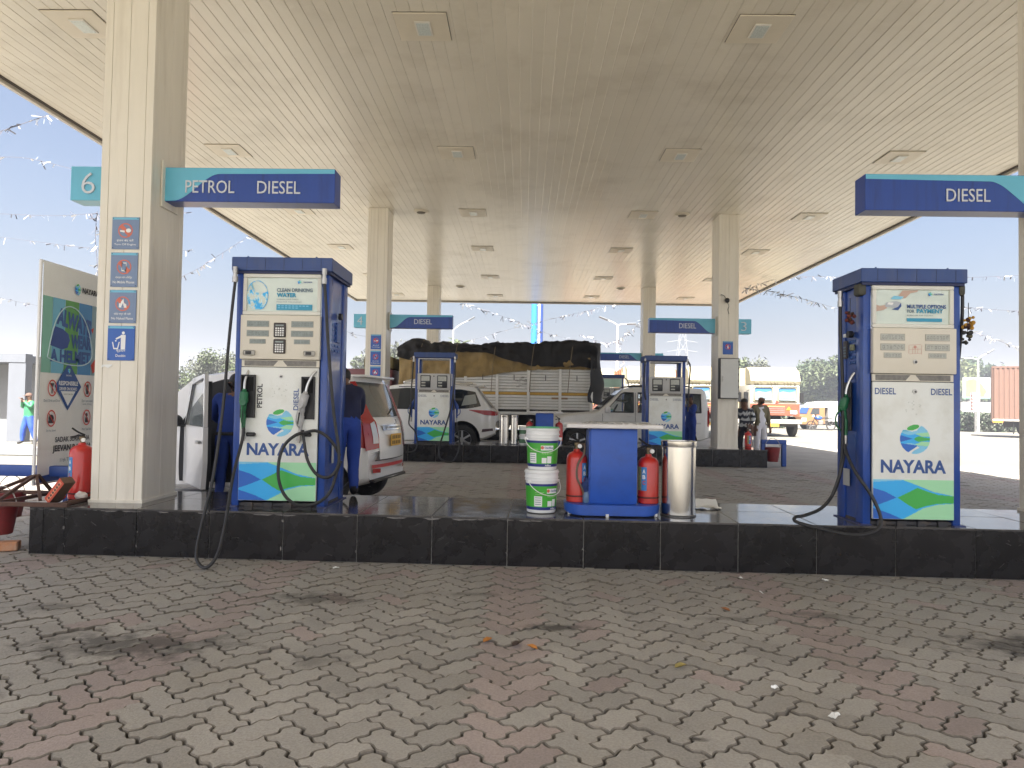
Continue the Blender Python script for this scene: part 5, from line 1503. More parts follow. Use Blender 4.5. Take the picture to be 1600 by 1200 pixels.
    def side(s, poly, m, name, parent, sy=1, off=.004, cuts=3):
        return s.patch(poly, lambda x, z: (s.bend(x, s.yh(x, z)), sy * (s.yh(x, z) + off), z), m, name, parent, cuts)
    def xr(s, z):
        P = [(zz, x) for x, zz in s.top if x < s.L * .35]
        for (a, xa), (b, xb) in zip(P, P[1:]):
            if a <= z <= b: return xa + (xb - xa) * (z - a) / (b - a) if b > a else xa
        return P[0][1] if z < P[0][0] else P[-1][1]
    def rear(s, poly, m, name, parent, off=.005, cuts=3):
        return s.patch(poly, lambda y, z: (s.bend(s.xr(z), y) - off, y, z + (.010 if s.xr(z) > .05 else 0)), m, name, parent, cuts)
    def wheel(s, parent, x, sy, r, wd=.19, spokes=6, rimm=None):
        yy = sy * (s.W / 2 - .012)
        b = MB(); d = -sy
        b.lathe([(r * .62, 0), (r * .9, 0), (r * .97, d * .02), (r, d * .045), (r, d * (wd - .045)), (r * .97, d * (wd - .02)), (r * .9, d * wd), (r * .62, d * wd)], 36, axis='y', caps=False)
        w = b.obj('wheel', TYRE, parent, (x, yy, r))
        q = MB(); q.lathe([(r * .63, d * .005), (r * .60, d * .03), (r * .58, d * .06)], 32, axis='y', caps=False)
        q.lathe([(r * .60, d * .075), (.0, d * .075)], 32, axis='y', caps=False, m=1)
        for k in range(spokes):
            a = 2 * PI * k / spokes
            M = Matrix.Rotation(a, 4, 'Y')
            q.bbox(-.024, .024, min(d * .012, d * .04), max(d * .012, d * .04), r * .10, r * .62, .006, M=M)
        q.cyl((0, d * .01, 0), (0, d * .05, 0), r * .16, n=14)
        q.obj('rim', [rimm or mat('alloy', (.5, .5, .5), .3, metal=.8), BLACK], w)
        return w
    def handle(s, parent, x, z, sy, m):
        y = s.yh(x, z)
        return MB().bbox(x - .09, x + .09, min(sy * y, sy * (y + .03)), max(sy * y, sy * (y + .03)), z - .015, z + .015, .008, seg=2).obj('handle', m, parent)

def plate(parent, M, w, h):
    b = MB(); b.bbox(-.006, 0, -w / 2, w / 2, -h / 2, h / 2, .002, M=M); o = b.obj('number_plate', PLATE, parent)
    b = MB()
    for r in (0, 1):
        for k in range(5): b.box(-.0075, -.0061, -w * .40 + k * w * .17, -w * .29 + k * w * .17, (.08 if r == 0 else -.36) * h, (.36 if r == 0 else -.08) * h, M=M)
    b.obj('plate_characters', mat('plate_ink', (.16, .09, .02), .6), o)
    return o

# 1) white hatchback, tail towards the right ---------------------------------
A = rad(172)
hat = Car(3.655, 1.62, 1.675, .98,
          [(0, .70), (.012, .88), (.045, 1.02), (.09, 1.10), (.30, 1.545), (.33, 1.600), (.55, 1.635), (1.2, 1.675), (1.9, 1.66), (2.35, 1.585), (2.95, 1.06), (3.2, 1.0), (3.5, .90), (3.6, .80), (3.655, .62)],
          [(0, .36), (.25, .27), (.6, .22), (3.0, .2), (3.4, .22), (3.655, .32)], .135, [(.62, .30), (3.02, .30)], (.355, .31), endr=.34, kr=.13)
t = thing('parked_car', 'white hatchback taxi with its front passenger door open behind the near left pump', 'car', (-1.66, 9.10, 0), A)
put(hat.body([CARWHITE, INTERIOR]), 'body', t)
for (x, r) in hat.wheels:
    for sy in (-1, 1): hat.wheel(t, x, sy, r, .175, 7, mat('steel_rim', (.25, .25, .25), .5))
# rear face
rg = hat.rear([(-.50, 1.105), (.50, 1.105), (.52, 1.15), (.54, 1.535), (-.54, 1.535), (-.52, 1.15)], GREYGLASS, 'rear_window', t)
MB().tube([(.12, .05, 1.10), (.10, -.05, 1.15), (.14, -.30, 1.22)], .008, 5).obj('wiper', BLACK, t)
hat.rear([(-.44, .60), (.44, .60), (.45, .70), (.45, .98), (.44, 1.08), (-.44, 1.08), (-.45, .98), (-.45, .70)], CARWHITE, 'tailgate', t, off=.009)
hat.rear([(-.54, .585), (.54, .585), (.54, .598), (-.54, .598)], BLACK, 'tailgate_gap', t, off=.004, cuts=2)
for sy in (-1, 1):
    # tall lamp climbing the D pillar: lens bulb below, narrow arm above
    lo = hat.rear([(sy * .46, .74), (sy * .745, .72), (sy * .765, .92), (sy * .74, 1.12), (sy * .70, 1.53), (sy * .56, 1.54), (sy * .50, 1.14), (sy * .46, 1.05)], REDLENS, 'tail_lamp', t, off=.014)
    hat.side([(.02, .745), (.22, .80), (.27, .94), (.22, 1.10), (.30, 1.30), (.38, 1.50), (.30, 1.52), (.15, 1.16), (.08, 1.06), (.0, .92)], REDLENS, 'tail_lamp', t, sy, .008)
    hat.rear([(sy * .48, .80), (sy * .60, .80), (sy * .61, 1.03), (sy * .50, 1.06)], CLEARLENS, 'clear_lens', t, off=.020)
    hat.rear([(sy * .42, .44), (sy * .60, .45), (sy * .60, .50), (sy * .42, .49)], REDLENS, 'reflector', t, off=.012, cuts=2)
hat.rear([(-.34, .955), (.34, .955), (.35, 1.015), (-.35, 1.015)], CHROME, 'chrome_garnish', t, off=.028, cuts=2)
for k in range(6): hat.rear([(-.26 + k * .09, .972), (-.20 + k * .09, .972), (-.20 + k * .09, .998), (-.26 + k * .09, .998)], DULLSTEEL, 'lettering', t, off=.031, cuts=0)
hat.rear([(-.42, .505), (.62, .505), (.62, .545), (-.42, .545)], mat('red_tape', (.50, .03, .03), .4), 'reflective_tape', t, off=.013, cuts=3)
bx = hat.bend(0, 0)
plate(t, Matrix.Translation((-.03, .02, .83)), .40, .15)
b = MB(); b.tube([(-.012, -.03, 1.075), (-.012, .03, 1.09), (-.012, -.03, 1.045), (-.012, .03, 1.03)], .006, 5); b.obj('badge', CHROME, t)
b = MB(); b.bbox(.03, .10, -.62, .62, .33, .37, .015); b.obj('bumper_lip', BLACK, t)
sp_ = MB(); sp_.bbox(.19, .50, -.54, .54, 1.60, 1.632, .014, seg=2); sp_.obj('roof_spoiler', CARWHITE, t)
# near (left) side
for sy in (1, -1):
    hat.side([(.48, 1.06), (1.30, 1.03), (1.30, 1.53), (.62, 1.53)], GLASS, 'side_window', t, sy)
    if sy < 0: hat.side([(1.38, 1.03), (2.42, 1.02), (2.12, 1.48), (1.95, 1.53), (1.38, 1.53)], GLASS, 'side_window', t, sy)
    hat.side([(.3, .62), (1.28, .62), (1.28, .635), (.3, .635)], mat('moulding', (.5, .5, .48), .4), 'side_moulding', t, sy, .006, 2)
hat.handle(t, 1.42, .95, 1, CARWHITE)
hat.side([(1.335, .35), (1.343, .35), (1.343, 1.0), (1.335, 1.0)], BLACK, 'door_gap', t, 1, .003, 3)
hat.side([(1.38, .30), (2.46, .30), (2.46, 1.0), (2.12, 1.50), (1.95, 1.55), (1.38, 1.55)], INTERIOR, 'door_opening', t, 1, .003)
ws = hat.patch([(-.62, 2.40), (.62, 2.40), (.68, 2.92), (-.68, 2.92)], lambda y, x: (hat.bend(x, y), y, lerp_poly(x, hat.top) + .022), GLASS, 'windscreen', t)
for sy in (-1, 1):
    hat.patch([(3.40, .74), (3.58, .70), (3.56, .84), (3.30, .90)], lambda x, z: (hat.bend(x, hat.yh(x, z)), sy * (hat.yh(x, z) + .006), z), CLEARLENS, 'headlight', t, 2)
# opened front door, hinged near the mirror
dr = bpy.data.objects.new('front_door', None)
dv = thing_door = None
def door_mesh():
    b = MB()
    out = [(0, .28), (.10, .26), (1.02, .30), (1.04, .62), (1.06, .98)]
    # x along the door backwards from the hinge
    lower = [(0, .30), (1.0, .30), (1.06, .60), (1.04, .99), (-.02, .99)]
    b.prism(lower, 'y', 0, .05)
    b.prism([(-.02, .992), (.05, .992), (.40, 1.47), (.96, 1.53), (1.0, .992), (1.045, .992), (1.02, 1.585), (.37, 1.54), (.30, 1.50)], 'y', .005, .045)
    return b
hx = 2.40
door = door_mesh().obj('front_door', CARWHITE, t, (hx, hat.yh(hx, .8) + .004, 0), (0, 0, PI - .80))
MB().prism([(.055, .995), (.99, .995), (.955, 1.525), (.41, 1.465)], 'y', .022, .028).obj('door_glass', CLEAR, door)
MB().prism([(1.0, .31), (1.055, .60), (1.04, .98), (1.03, 1.5), (.98, 1.5), (.98, .31)], 'y', .051, .085).obj('door_seal', BLACK, door)
MB().prism([(.05, .34), (.98, .34), (.98, .95), (.05, .95)], 'y', .052, .09).obj('door_trim', INTERIOR, door)
MB().prism([(.05, .996), (.085, .996), (.42, 1.46), (.945, 1.52), (.945, 1.535), (.40, 1.475)], 'y', -.002, .004).obj('window_rubber', BLACK, door)
b = MB(); b.bbox(.80, .96, -.035, -.002, .80, .835, .012, seg=2); b.obj('handle', mat('handle_dull', (.35, .35, .34), .4), door)
b = MB(); b.ball((.04, -.13, 1.035), .085, 14, 10, sc=(.7, 1.25, .95)); b.bbox(.0, .08, -.08, .0, .965, 1.0, .01); b.obj('mirror', BLACK, door)

# 2) big white seven-seater behind the left open pump, tail to the right -----------
suv = Car(4.75, 1.85, 1.80, 1.12,
          [(0, .86), (.03, 1.06), (.14, 1.16), (.60, 1.70), (.68, 1.745), (1.2, 1.79), (2.4, 1.80), (3.0, 1.70), (3.55, 1.22), (3.9, 1.14), (4.5, 1.04), (4.68, .9), (4.75, .66)],
          [(0, .52), (.3, .40), (.8, .32), (4.2, .30), (4.75, .42)], .15, [(.95, .385), (3.70, .385)], (.46, .40), endr=.4, kr=.16)
t = thing('parked_car', 'large white seven-seat car with dark windows behind the left open-headed pump', 'car', (-.62, 18.95, 0), PI)
put(suv.body([CARPEARL, INTERIOR]), 'body', t)
for (x, r) in suv.wheels:
    for sy in (-1, 1): suv.wheel(t, x, sy, r, .24, 6)
for sy in (1, -1):
    suv.side([(.42, 1.24), (.85, 1.17), (2.0, 1.14), (3.55, 1.13), (3.02, 1.62), (2.4, 1.68), (1.0, 1.66), (.62, 1.60)], GLASS, 'side_window', t, sy)
    suv.side([(.55, 1.31), (.98, 1.24), (.90, 1.50), (.62, 1.545)], mat('seen_through_pane', (.34, .36, .33), .08, spec=.8), 'quarter_pane', t, sy, .008)
    suv.side([(1.62, 1.13), (1.68, 1.13), (1.70, 1.66), (1.64, 1.66)], BLACK, 'pillar', t, sy, .007, 2)
    suv.side([(-.0, 1.0), (.30, 1.02), (.78, 1.13), (.78, 1.145), (.12, 1.135), (.02, 1.10)], REDLENS, 'tail_lamp', t, sy, .012)
    suv.side([(.62, .98), (.86, .98), (.86, 1.10), (.62, 1.10)], CARPEARL, 'fuel_flap', t, sy, .008, 2)
    suv.side([(.30, 1.76 - .02), (2.6, 1.70), (2.6, 1.72), (.6, 1.73)], BLACK, 'roof_gap', t, sy, .003, 2)
    rl = MB(); rl.tube([(.75, sy * .66, 1.80), (.85, sy * .66, 1.84), (2.3, sy * .66, 1.855), (2.5, sy * .66, 1.82)], .022, 8, smooth=3); rl.obj('roof_rail', CHROME, t)
    suv.side([(.05, .62), (.38, .58), (.36, .66), (.06, .68)], mat('fog_dark', (.06, .02, .02), .3), 'fog_lamp', t, sy, .008, 2)
    suv.handle(t, 1.85, 1.05, sy, CARPEARL)
suv.rear([(-.66, 1.18), (.66, 1.18), (.60, 1.66), (-.60, 1.66)], GLASS, 'rear_window', t)
b = MB(); b.bbox(.42, .80, -.62, .62, 1.745, 1.775, .012); b.obj('roof_spoiler', CARPEARL, t)
suv.rear([(-.5, 1.09), (.5, 1.09), (.5, 1.13), (-.5, 1.13)], CHROME, 'chrome_garnish', t, off=.012, cuts=2)
suv.rear([(-.72, 1.0), (-.45, 1.03), (-.45, 1.09), (-.78, 1.12)], REDLENS, 'tail_lamp', t, off=.012, cuts=2); suv.rear([(.72, 1.0), (.45, 1.03), (.45, 1.09), (.78, 1.12)], REDLENS, 'tail_lamp', t, off=.012, cuts=2)
b = MB(); b.bbox(-.06, .22, -.70, .70, .46, .60, .03, seg=2); b.obj('rear_bumper', mat('bumper_dark', (.03, .03, .032), .6), t)
plate(t, Matrix.Translation((-.012, 0, .80)), .36, .16)

# 3) silver-white utility car, facing left, driver inside ---------------------------
util = Car(4.35, 1.75, 1.80, 1.10,
           [(0, .9), (.015, 1.2), (.06, 1.5), (.12, 1.72), (.2, 1.79), (1.0, 1.81), (2.0, 1.80), (2.30, 1.74), (2.95, 1.17), (3.05, 1.13), (3.6, 1.08), (4.1, 1.0), (4.27, .9), (4.35, .66)],
           [(0, .48), (.3, .40), (.8, .34), (3.8, .32), (4.35, .42)], .10, [(.80, .36), (3.50, .36)], (.43, .38), endr=.22, kr=.05)
t = thing('parked_car', 'silver-white utility car facing left with its driver inside, behind the right open pump', 'car', (4.90, 19.55, 0), PI)
wcut = [[(2.04, 1.14), (2.78, 1.14), (2.36, 1.62), (2.28, 1.66), (2.04, 1.66)], [(1.20, 1.14), (1.92, 1.14), (1.92, 1.66), (1.20, 1.66)], [(.28, 1.16), (1.08, 1.14), (1.08, 1.66), (.28, 1.64)]]
put(util.body([CARSILVER, INTERIOR], wcut), 'body', t)
for (x, r) in util.wheels:
    for sy in (-1, 1): util.wheel(t, x, sy, r, .22, 5)
WGL = mat('window_pane', (.20, .24, .23), .03, alpha=.30, spec=.8)
for sy in (1, -1):
    for P in wcut: util.side(P, WGL, 'window_pane', t, sy, -.012, 2)
    for P in wcut:
        b = MB(); pts = [(x, sy * (util.yh(x, z) + .004), z) for x, z in P]; b.tube(pts + pts[:1], .016, 5, caps=False); b.obj('window_rubber', BLACK, t)
    util.handle(t, 2.12, 1.04, sy, CARSILVER); util.handle(t, 1.28, 1.04, sy, CARSILVER)
    util.side([(1.985, .45), (1.995, .45), (1.995, 1.66), (1.985, 1.66)], BLACK, 'door_gap', t, sy, .003, 2)
    util.side([(2.84, .45), (2.85, .45), (2.85, 1.10), (2.84, 1.10)], BLACK, 'door_gap', t, sy, .003, 2)
    util.side([(.25, .86), (3.2, .86), (3.2, .90), (.25, .90)], mat('moulding', (.5, .5, .48), .4), 'side_moulding', t, sy, .008, 3)
    m_ = MB(); m_.bbox(2.66, 2.78, min(sy * .87, sy * 1.06), max(sy * .87, sy * 1.06), 1.12, 1.28, .03, seg=2); m_.obj('mirror', mat('mirror_white', (.75, .75, .74), .3), t)
    rl = MB(); rl.tube([(.5, sy * .62, 1.80), (.6, sy * .62, 1.85), (2.0, sy * .62, 1.85), (2.15, sy * .62, 1.81)], .018, 6, smooth=2); rl.obj('roof_rail', BLACK, t)
    util.side([(.0, .80), (.06, .80), (.06, 1.22), (.0, 1.22)], REDLENS, 'tail_lamp', t, sy, .012, 2)
    util.rear([(sy * .60, .86), (sy * .78, .86), (sy * .78, 1.30), (sy * .62, 1.30)], REDLENS, 'tail_lamp', t, .012, 2)
util.patch([(-.64, 2.34), (.64, 2.34), (.74, 2.94), (-.74, 2.94)], lambda y, x: (util.bend(x, y), y, lerp_poly(x, util.top) + .024), GLASS, 'windscreen', t)
util.rear([(-.58, 1.2), (.58, 1.2), (.56, 1.66), (-.56, 1.66)], GLASS, 'rear_window', t)
b = MB(); b.bbox(-.12, .12, -.75, .75, .50, .66, .04, seg=2); b.obj('rear_bumper', mat('bumper_silver', (.5, .5, .48), .4), t)
b = MB(); b.tube([(-.05, .3, .55), (-.20, .3, .52), (-.26, .3, .60), (-.22, .3, .72)], .03, 6, smooth=3); b.obj('tow_hook', BLACK, t)
b = MB(); b.cyl((2.05, .5, 1.80), (1.55, .5, 2.35), .006, n=5); b.obj('aerial', BLACK, t)
for sy in (-1, 1): 
    b = MB(); b.bbox(1.55, 1.68, sy * .38 - .24, sy * .38 + .24, 1.141, 1.36, .04, seg=2).bbox(1.58, 1.66, sy * .38 - .12, sy * .38 + .12, 1.38, 1.58, .03, seg=2); b.obj('seat', mat('seat_grey', (.05, .05, .055), .8), t)
b = MB(); b.lathe([(.17, -.012), (.19, 0), (.17, .012)], 20, axis='x'); b.obj('steering_wheel', BLACK, t, (2.38, -.38, 1.20), (0, -.5, 0))

# 4) lorry under a black tarpaulin ------------------------------------------------
WPL = mat('lorry_white_steel', (.78, .78, .75), .5, var=.08, vscale=3, dirt=(.42, .36, .28), dscale=3, damt=.35)
YEL = mat('lorry_yellow', (.60, .36, .06), .5, var=.15, vscale=6)
TARB = mat('tarpaulin_black', (.016, .015, .015), .6, var=.3, vscale=2.5, bump=.6, bscale=12, spec=.3, dirt=(.05, .046, .042), dscale=2, damt=.4)
TARY = mat('tarpaulin_brown', (.27, .185, .065), .6, var=.25, vscale=3, bump=.6, bscale=14, dirt=(.13, .08, .03), dscale=4, damt=.5)
t = thing('lorry', 'goods lorry with white slatted sides under black and brown tarpaulins', 'lorry', (2.15, 22.3, 0), PI)
LB = 6.05; Wd = 2.3
# x forward along the truck (towards the left of the picture); near side is y = 0, truck extends to y = -Wd
MB().box(.0, LB, -Wd + .05, -.05, 1.08, 1.2).obj('bed', mat('lorry_chassis', (.05, .045, .04), .8), t)
MB().box(.06, LB - .06, -Wd + .06, -.06, 1.2, 2.9).obj('cargo_box', mat('lorry_box', (.22, .20, .17), .8), t)
for k in range(15):
    z0 = 1.14 + k * .092
    MB().bbox(.03, LB - .03, -.058, -.012 - rp.uniform(0, .01), z0 + .006, z0 + .086, .012, seg=1).obj('side_plank', WPL if k != 5 else YEL, t)
for k in range(7):
    x = .02 + k * (LB - .12) / 6 + rp.uniform(-.02, .02)
    MB().bbox(x, x + .09, -.012, .05, 1.0, min(2.5, lerp_poly(x, [(0, 2.44), (1.0, 2.44), (2.2, 2.38), (3.4, 2.2), (4.4, 2.12), (6, 2.1)])), .008).obj('post', WPL, t)
    if k < 6:
        b = MB(); b.tube([(x + .5, .0, 2.22), (x + .5, .025, 2.20), (x + .5, .025, 2.08), (x + .5, .0, 2.06)], .012, 5); b.obj('rope_hook', BLACK, t)
MB().bbox(.8, 1.3, -.004, .0, 1.48, 1.535, .002).obj('painted_strip', mat('dull_brown_paint', (.32, .20, .10), .6), t)
b = MB()
for k in range(26):
    a = rp.uniform(0, 6.28); r_ = rp.uniform(.05, .2)
    x, z = 2.2 + r_ * 1.5 * math.cos(a), 1.98 + r_ * math.sin(a)
    b.box(x - .05, x + .05, .0, .003, z - .008, z + .008, M=None)
b.obj('faded_lettering', mat('faded_scrawl', (.28, .27, .25), .7), t)['kind'] = 'stuff'
MB().bbox(.0, LB, -.10, -.0, .98, 1.07, .01).obj('side_rail', WPL, t)
for (x, n_) in ((1.35, 1), (LB + .65, 1)):
    for y in (-.02, -Wd + .30):
        b = MB(); b.lathe([(.26, 0), (.44, 0), (.49, -.04), (.5, -.07), (.5, -.21), (.49, -.25), (.44, -.28), (.26, -.28)], 30, axis='y', caps=False); w = b.obj('wheel', TYRE, t, (x, y, .5))
        b = MB(); b.lathe([(.27, -.02), (.24, -.08), (.12, -.10), (.12, -.03), (0, -.03)], 24, axis='y', caps=False); b.obj('rim', mat('lorry_rim', (.30, .29, .27), .6), w)
MB().box(.3, LB + 1.6, -1.5, -.8, .62, 1.07).obj('chassis', mat('lorry_chassis', (.05, .045, .04), .8), t)
MB().bbox(2.6, 3.9, -.5, -.05, .55, .98, .03).obj('fuel_tank', mat('tank_grey', (.16, .155, .15), .5), t)
MB().box(-.02, .04, -Wd, -.0, .62, .80).obj('rear_guard', WPL, t)
MB().bbox(LB + .28, LB + 1.9, -Wd + .05, -.05, .75, 2.35, .06, seg=2).obj('cab', mat('cab_maroon', (.13, .035, .035), .4, var=.1), t)
MB().box(LB + .9, LB + 1.6, -.05, -.043, 1.55, 2.15).obj('cab_window', GLASS, t)
MB().bbox(LB + .25, LB + 1.2, -Wd + .1, -.02, 2.36, 2.75, .10, seg=2).obj('cab_roof_bundle', mat('olive_sheet', (.16, .13, .05), .8, var=.3, bump=.6, bscale=10), t)
def tarp(hem, top, name, m, off, seed, nx=90, lift=0, span=Wd):
    b = MB(); rows = []
    for i in range(nx + 1):
        x = hem[0][0] + (hem[-1][0] - hem[0][0]) * i / nx
        h, T = lerp_poly(x, hem), lerp_poly(x, top)
        row = []
        for j in range(25):
            s_ = j / 24
            if s_ < .5:
                z = h + (T - h) * (s_ / .5) ** .9; y = .07 + off
            elif s_ < .6:
                u = (s_ - .5) / .1; z = T + .09 * math.sin(u * PI / 2); y = .07 + off - .35 * (1 - math.cos(u * PI / 2))
            else:
                u = (s_ - .6) / .4; z = T + .09 + .05 * math.sin(u * PI); y = .07 + off - .35 - u * (span - .35)
            wv = noise.noise(Vector((x * 1.9, s_ * 3, seed))) * .11 + noise.noise(Vector((x * 5.5, s_ * 5 + x * .6, seed + 5))) * .065 + noise.noise(Vector((x * 11, s_ * 2.5 + x * 1.5, seed + 9))) * .03
            row.append((x, y + max(wv * (1.15 if s_ < .55 else .3), -.055), z + wv * (.2 if s_ < .5 else .7)))
        rows.append(row)
    n = 25
    b.add([p for r in rows for p in r], [(i * n + j, i * n + j + 1, (i + 1) * n + j + 1, (i + 1) * n + j) for i in range(nx) for j in range(n - 1)], 0, True)
    return b.obj(name, m, t, angle=80)
tarp([(-.02, 2.42), (1.0, 2.42), (2.2, 2.36), (3.4, 2.18), (4.4, 2.10), (5.4, 2.08), (5.9, 2.0), (6.1, 1.62)], [(-.02, 2.75), (3, 2.95), (6.1, 2.86)], 'brown_tarpaulin', TARY, .0, 2.2)
tarp([(-.10, 2.45), (.4, 2.50), (1.3, 2.48), (2.0, 2.52), (2.6, 2.66), (3.2, 2.86), (4.0, 2.94), (4.6, 2.84), (5.2, 2.72), (5.8, 2.64), (6.15, 2.72)],
     [(-.10, 3.05), (.15, 3.22), (.6, 3.26), (1.6, 3.20), (2.8, 3.14), (4.0, 3.10), (4.5, 3.12), (4.8, 3.20), (5.1, 3.12), (5.6, 3.22), (5.9, 3.18), (6.15, 3.02)], 'black_tarpaulin', TARB, .09, 6.1, 110)
for x in (.7, 1.9, 3.1, 4.3, 5.4):
    pts = [(x + .1, .06, 1.7), (x + .05, .20, 2.5), (x, .22, 2.95), (x - .05, -.05, 3.27), (x - .1, -1.2, 3.33)]
    MB().tube(pts, .011, 5, smooth=4).obj('rope', mat('rope_tan', (.20, .16, .10), .8), t)
# flap hanging over the tail corner
b = MB(); vs = []
for i in range(19):
    for j in range(22):
        u, v = i / 18, j / 21
        x = -.16 - .10 * math.sin(v * 2.5) + .16 * noise.noise(Vector((u * 5, v * 2.2, 1.1))) + .07 * noise.noise(Vector((u * 14, v * 4, 3.1))) - .12 * (1 - v)
        hz_ = 1.35 + .55 * abs(u - .12) + .15 * noise.noise(Vector((u * 5, 0, 4)))
        vs.append((x + .45 * max(0, .15 - u) / .15 * 1.0, .16 - u * (Wd + .2) + .12 * noise.noise(Vector((v * 4, u * 3, 7))), hz_ + (3.28 - hz_) * v))
b.add(vs, [(i * 22 + j, i * 22 + j + 1, (i + 1) * 22 + j + 1, (i + 1) * 22 + j) for i in range(18) for j in range(21)], 0, True)
b.obj('tarpaulin_flap', TARB, t, angle=80)

# 5) parked lorries facing the camera ---------------------------------------------
CRM = mat('lorry_cream', (.37, .335, .23), .5, var=.06, vscale=2, dirt=(.30, .24, .14), dscale=2, damt=.4)
ORA = mat('lorry_orange', (.30, .13, .065), .6, var=.12, vscale=3)
BRN = mat('lorry_redbrown', (.24, .07, .04), .5, var=.2, vscale=5)
def front_lorry(loc, label, rz=0, side=ORA, visor=True, L=6.5, seed=1):
    rr = random.Random(seed)
    t = thing('lorry', label, 'lorry', loc, rz, 'parked lorries facing the forecourt')
    W2 = 1.16
    MB().bbox(-W2, W2, 0, 1.7, 1.02, 2.45, .05, seg=2).obj('cab', mat('lorry_offwhite', (.42, .40, .35), .5, var=.06), t)
    MB().bbox(-W2 + .01, W2 - .01, -.03, .0, 1.0, 1.56, .02).obj('grille_panel', BRN, t)
    for k in range(4): MB().box(-.45, .45, -.04, -.031, 1.12 + k * .09, 1.15 + k * .09).obj('grille_bar', DULLSTEEL, t)
    for sx in (-1, 1):
        f = MB(); f.bbox(sx * .56 - .47, sx * .56 + .47, -.03, .0, 1.66, 2.36, .06, seg=2); wf = f.obj('windscreen_frame', CRM, t)
        f = MB(); f.bbox(sx * .56 - .41, sx * .56 + .41, -.045, -.028, 1.72, 2.30, .07, seg=2); g = f.obj('windscreen', mat('windscreen_glass', (.20, .24, .27), .1, spec=.8), wf)
        f = MB(); f.prism([(sx * .56 - .38, 2.26), (sx * .56 + .38, 2.26), (sx * .56 + .36, 2.16), (sx * .56 + .1, 2.10), (sx * .56 - .2, 2.15), (sx * .56 - .36, 2.10)], 'y', -.052, -.0455); f.obj('sun_film', mat('sun_film_blue', (.05, .17, .42), .4), g)
        f = MB(); f.bbox(sx * .86 - .16, sx * .86 + .16, -.06, -.031, 1.08, 1.26, .03, seg=2); f.obj('headlight', CLEARLENS, t)
        f = MB(); f.bbox(sx * 1.30 - .10, sx * 1.30 + .10, .1, .2, 1.62, 2.1, .03); f.obj('mirror', BLACK, t)
        f = MB(); f.tube([(sx * 1.14, .1, 2.2), (sx * 1.30, .12, 2.12)], .015, 5); f.obj('mirror_arm', BLACK, t)
        w = MB(); w.lathe([(.25, 0), (.42, .01), (.48, .05), (.48, .22), (.42, .26), (.25, .26)], 24, axis='x', caps=True); w.obj('wheel', TYRE, t, (sx * 1.0 - .13, .55, .48))
        w = MB(); w.lathe([(.25, 0), (.42, .01), (.48, .05), (.48, .40), (.42, .45), (.25, .45)], 24, axis='x', caps=True); w.obj('wheel', TYRE, t, (sx * .9 - .22, L - 1.2, .48))
    MB().bbox(-1.2, 1.2, -.22, -.04, .62, .82, .03, seg=2).obj('bumper', mat('bumper_white', (.42, .40, .36), .5, var=.1), t)
    MB().box(-1.0, 1.0, -.05, .6, .5, .61).obj('axle_beam', mat('lorry_chassis', (.05, .045, .04), .8), t)
    o = MB().box(-.30, .12, -.235, -.222, .48, .64).obj('number_plate', PLATE, t)
    MB().prism([(-.0, 1.60), (.16, 1.60), (.08, 1.74)], 'y', -.045, -.03).obj('warning_triangle', PRRED, t)
    MB().prism([(.52, 1.26), (.76, 1.26), (.64, 1.44)], 'y', -.045, -.03).obj('warning_triangle', mat('orange_reflector', (.7, .25, .03), .4), t)
    MB().box(-.8, .45, -.036, -.0305, 1.40, 1.45).obj('yellow_stripe', YEL, t)
    # tall visor board, leaning back, with painted writing
    MB().prism([(-.02, 2.46), (-.10, 2.62), (.10, 3.08), (.55, 3.28), (.75, 3.28), (.75, 2.46)], 'x', -W2, W2).obj('visor_board', CRM, t)
    b = MB()
    for k in range(13):
        x = -1.0 + k * .155 + rr.uniform(-.02, .02)
        if k in (3, 8): continue
        b.box(x, x + rr.uniform(.05, .10), -.106, -.085, 2.53, 2.53 + rr.uniform(.05, .10))
    b.obj('visor_lettering', mat('lettering_faded', (.20, .17, .12), .7), t)['kind'] = 'stuff'
    MB().prism([(.104, 3.085), (.548, 3.283), (.545, 3.29), (.095, 3.095)], 'x', -1.05, 1.05).obj('visor_edge', mat('visor_edge', (.36, .30, .18), .7), t)
    # cargo body with upright ribs on its side
    MB().box(-1.17, 1.17, 1.9, L, 1.05, 3.2).obj('cargo_body', side, t)
    for sx in (-1, 1):
        for k in range(7): MB().box(min(sx * 1.17, sx * 1.23), max(sx * 1.17, sx * 1.23), 1.95 + k * (L - 2.05) / 6, 2.03 + k * (L - 2.05) / 6, 1.02, 3.24).obj('rib', side, t)
    MB().box(-1.2, 1.2, 1.82, 1.9, 1.0, 3.3).obj('headboard', CRM, t)
    MB().box(-.5, .5, .6, L, .6, 1.04).obj('chassis', mat('lorry_chassis', (.05, .045, .04), .8), t)
    return t
front_lorry((11.75, 33.6, -.02), 'cream and red-brown lorry facing us just right of the middle right column', 0, ORA, seed=2)
front_lorry((8.95, 34.0, -.02), 'cream fronted lorry half hidden between the right open pump and the column', 0, ORA, seed=3)
front_lorry((6.15, 34.6, -.02), 'orange sided lorry with a cream front behind the right open pump', 0, ORA, seed=4)
front_lorry((3.55, 37.5, -.02), 'orange lorry body showing between the tarpaulin flap and the distant pump', 0, ORA, seed=5)

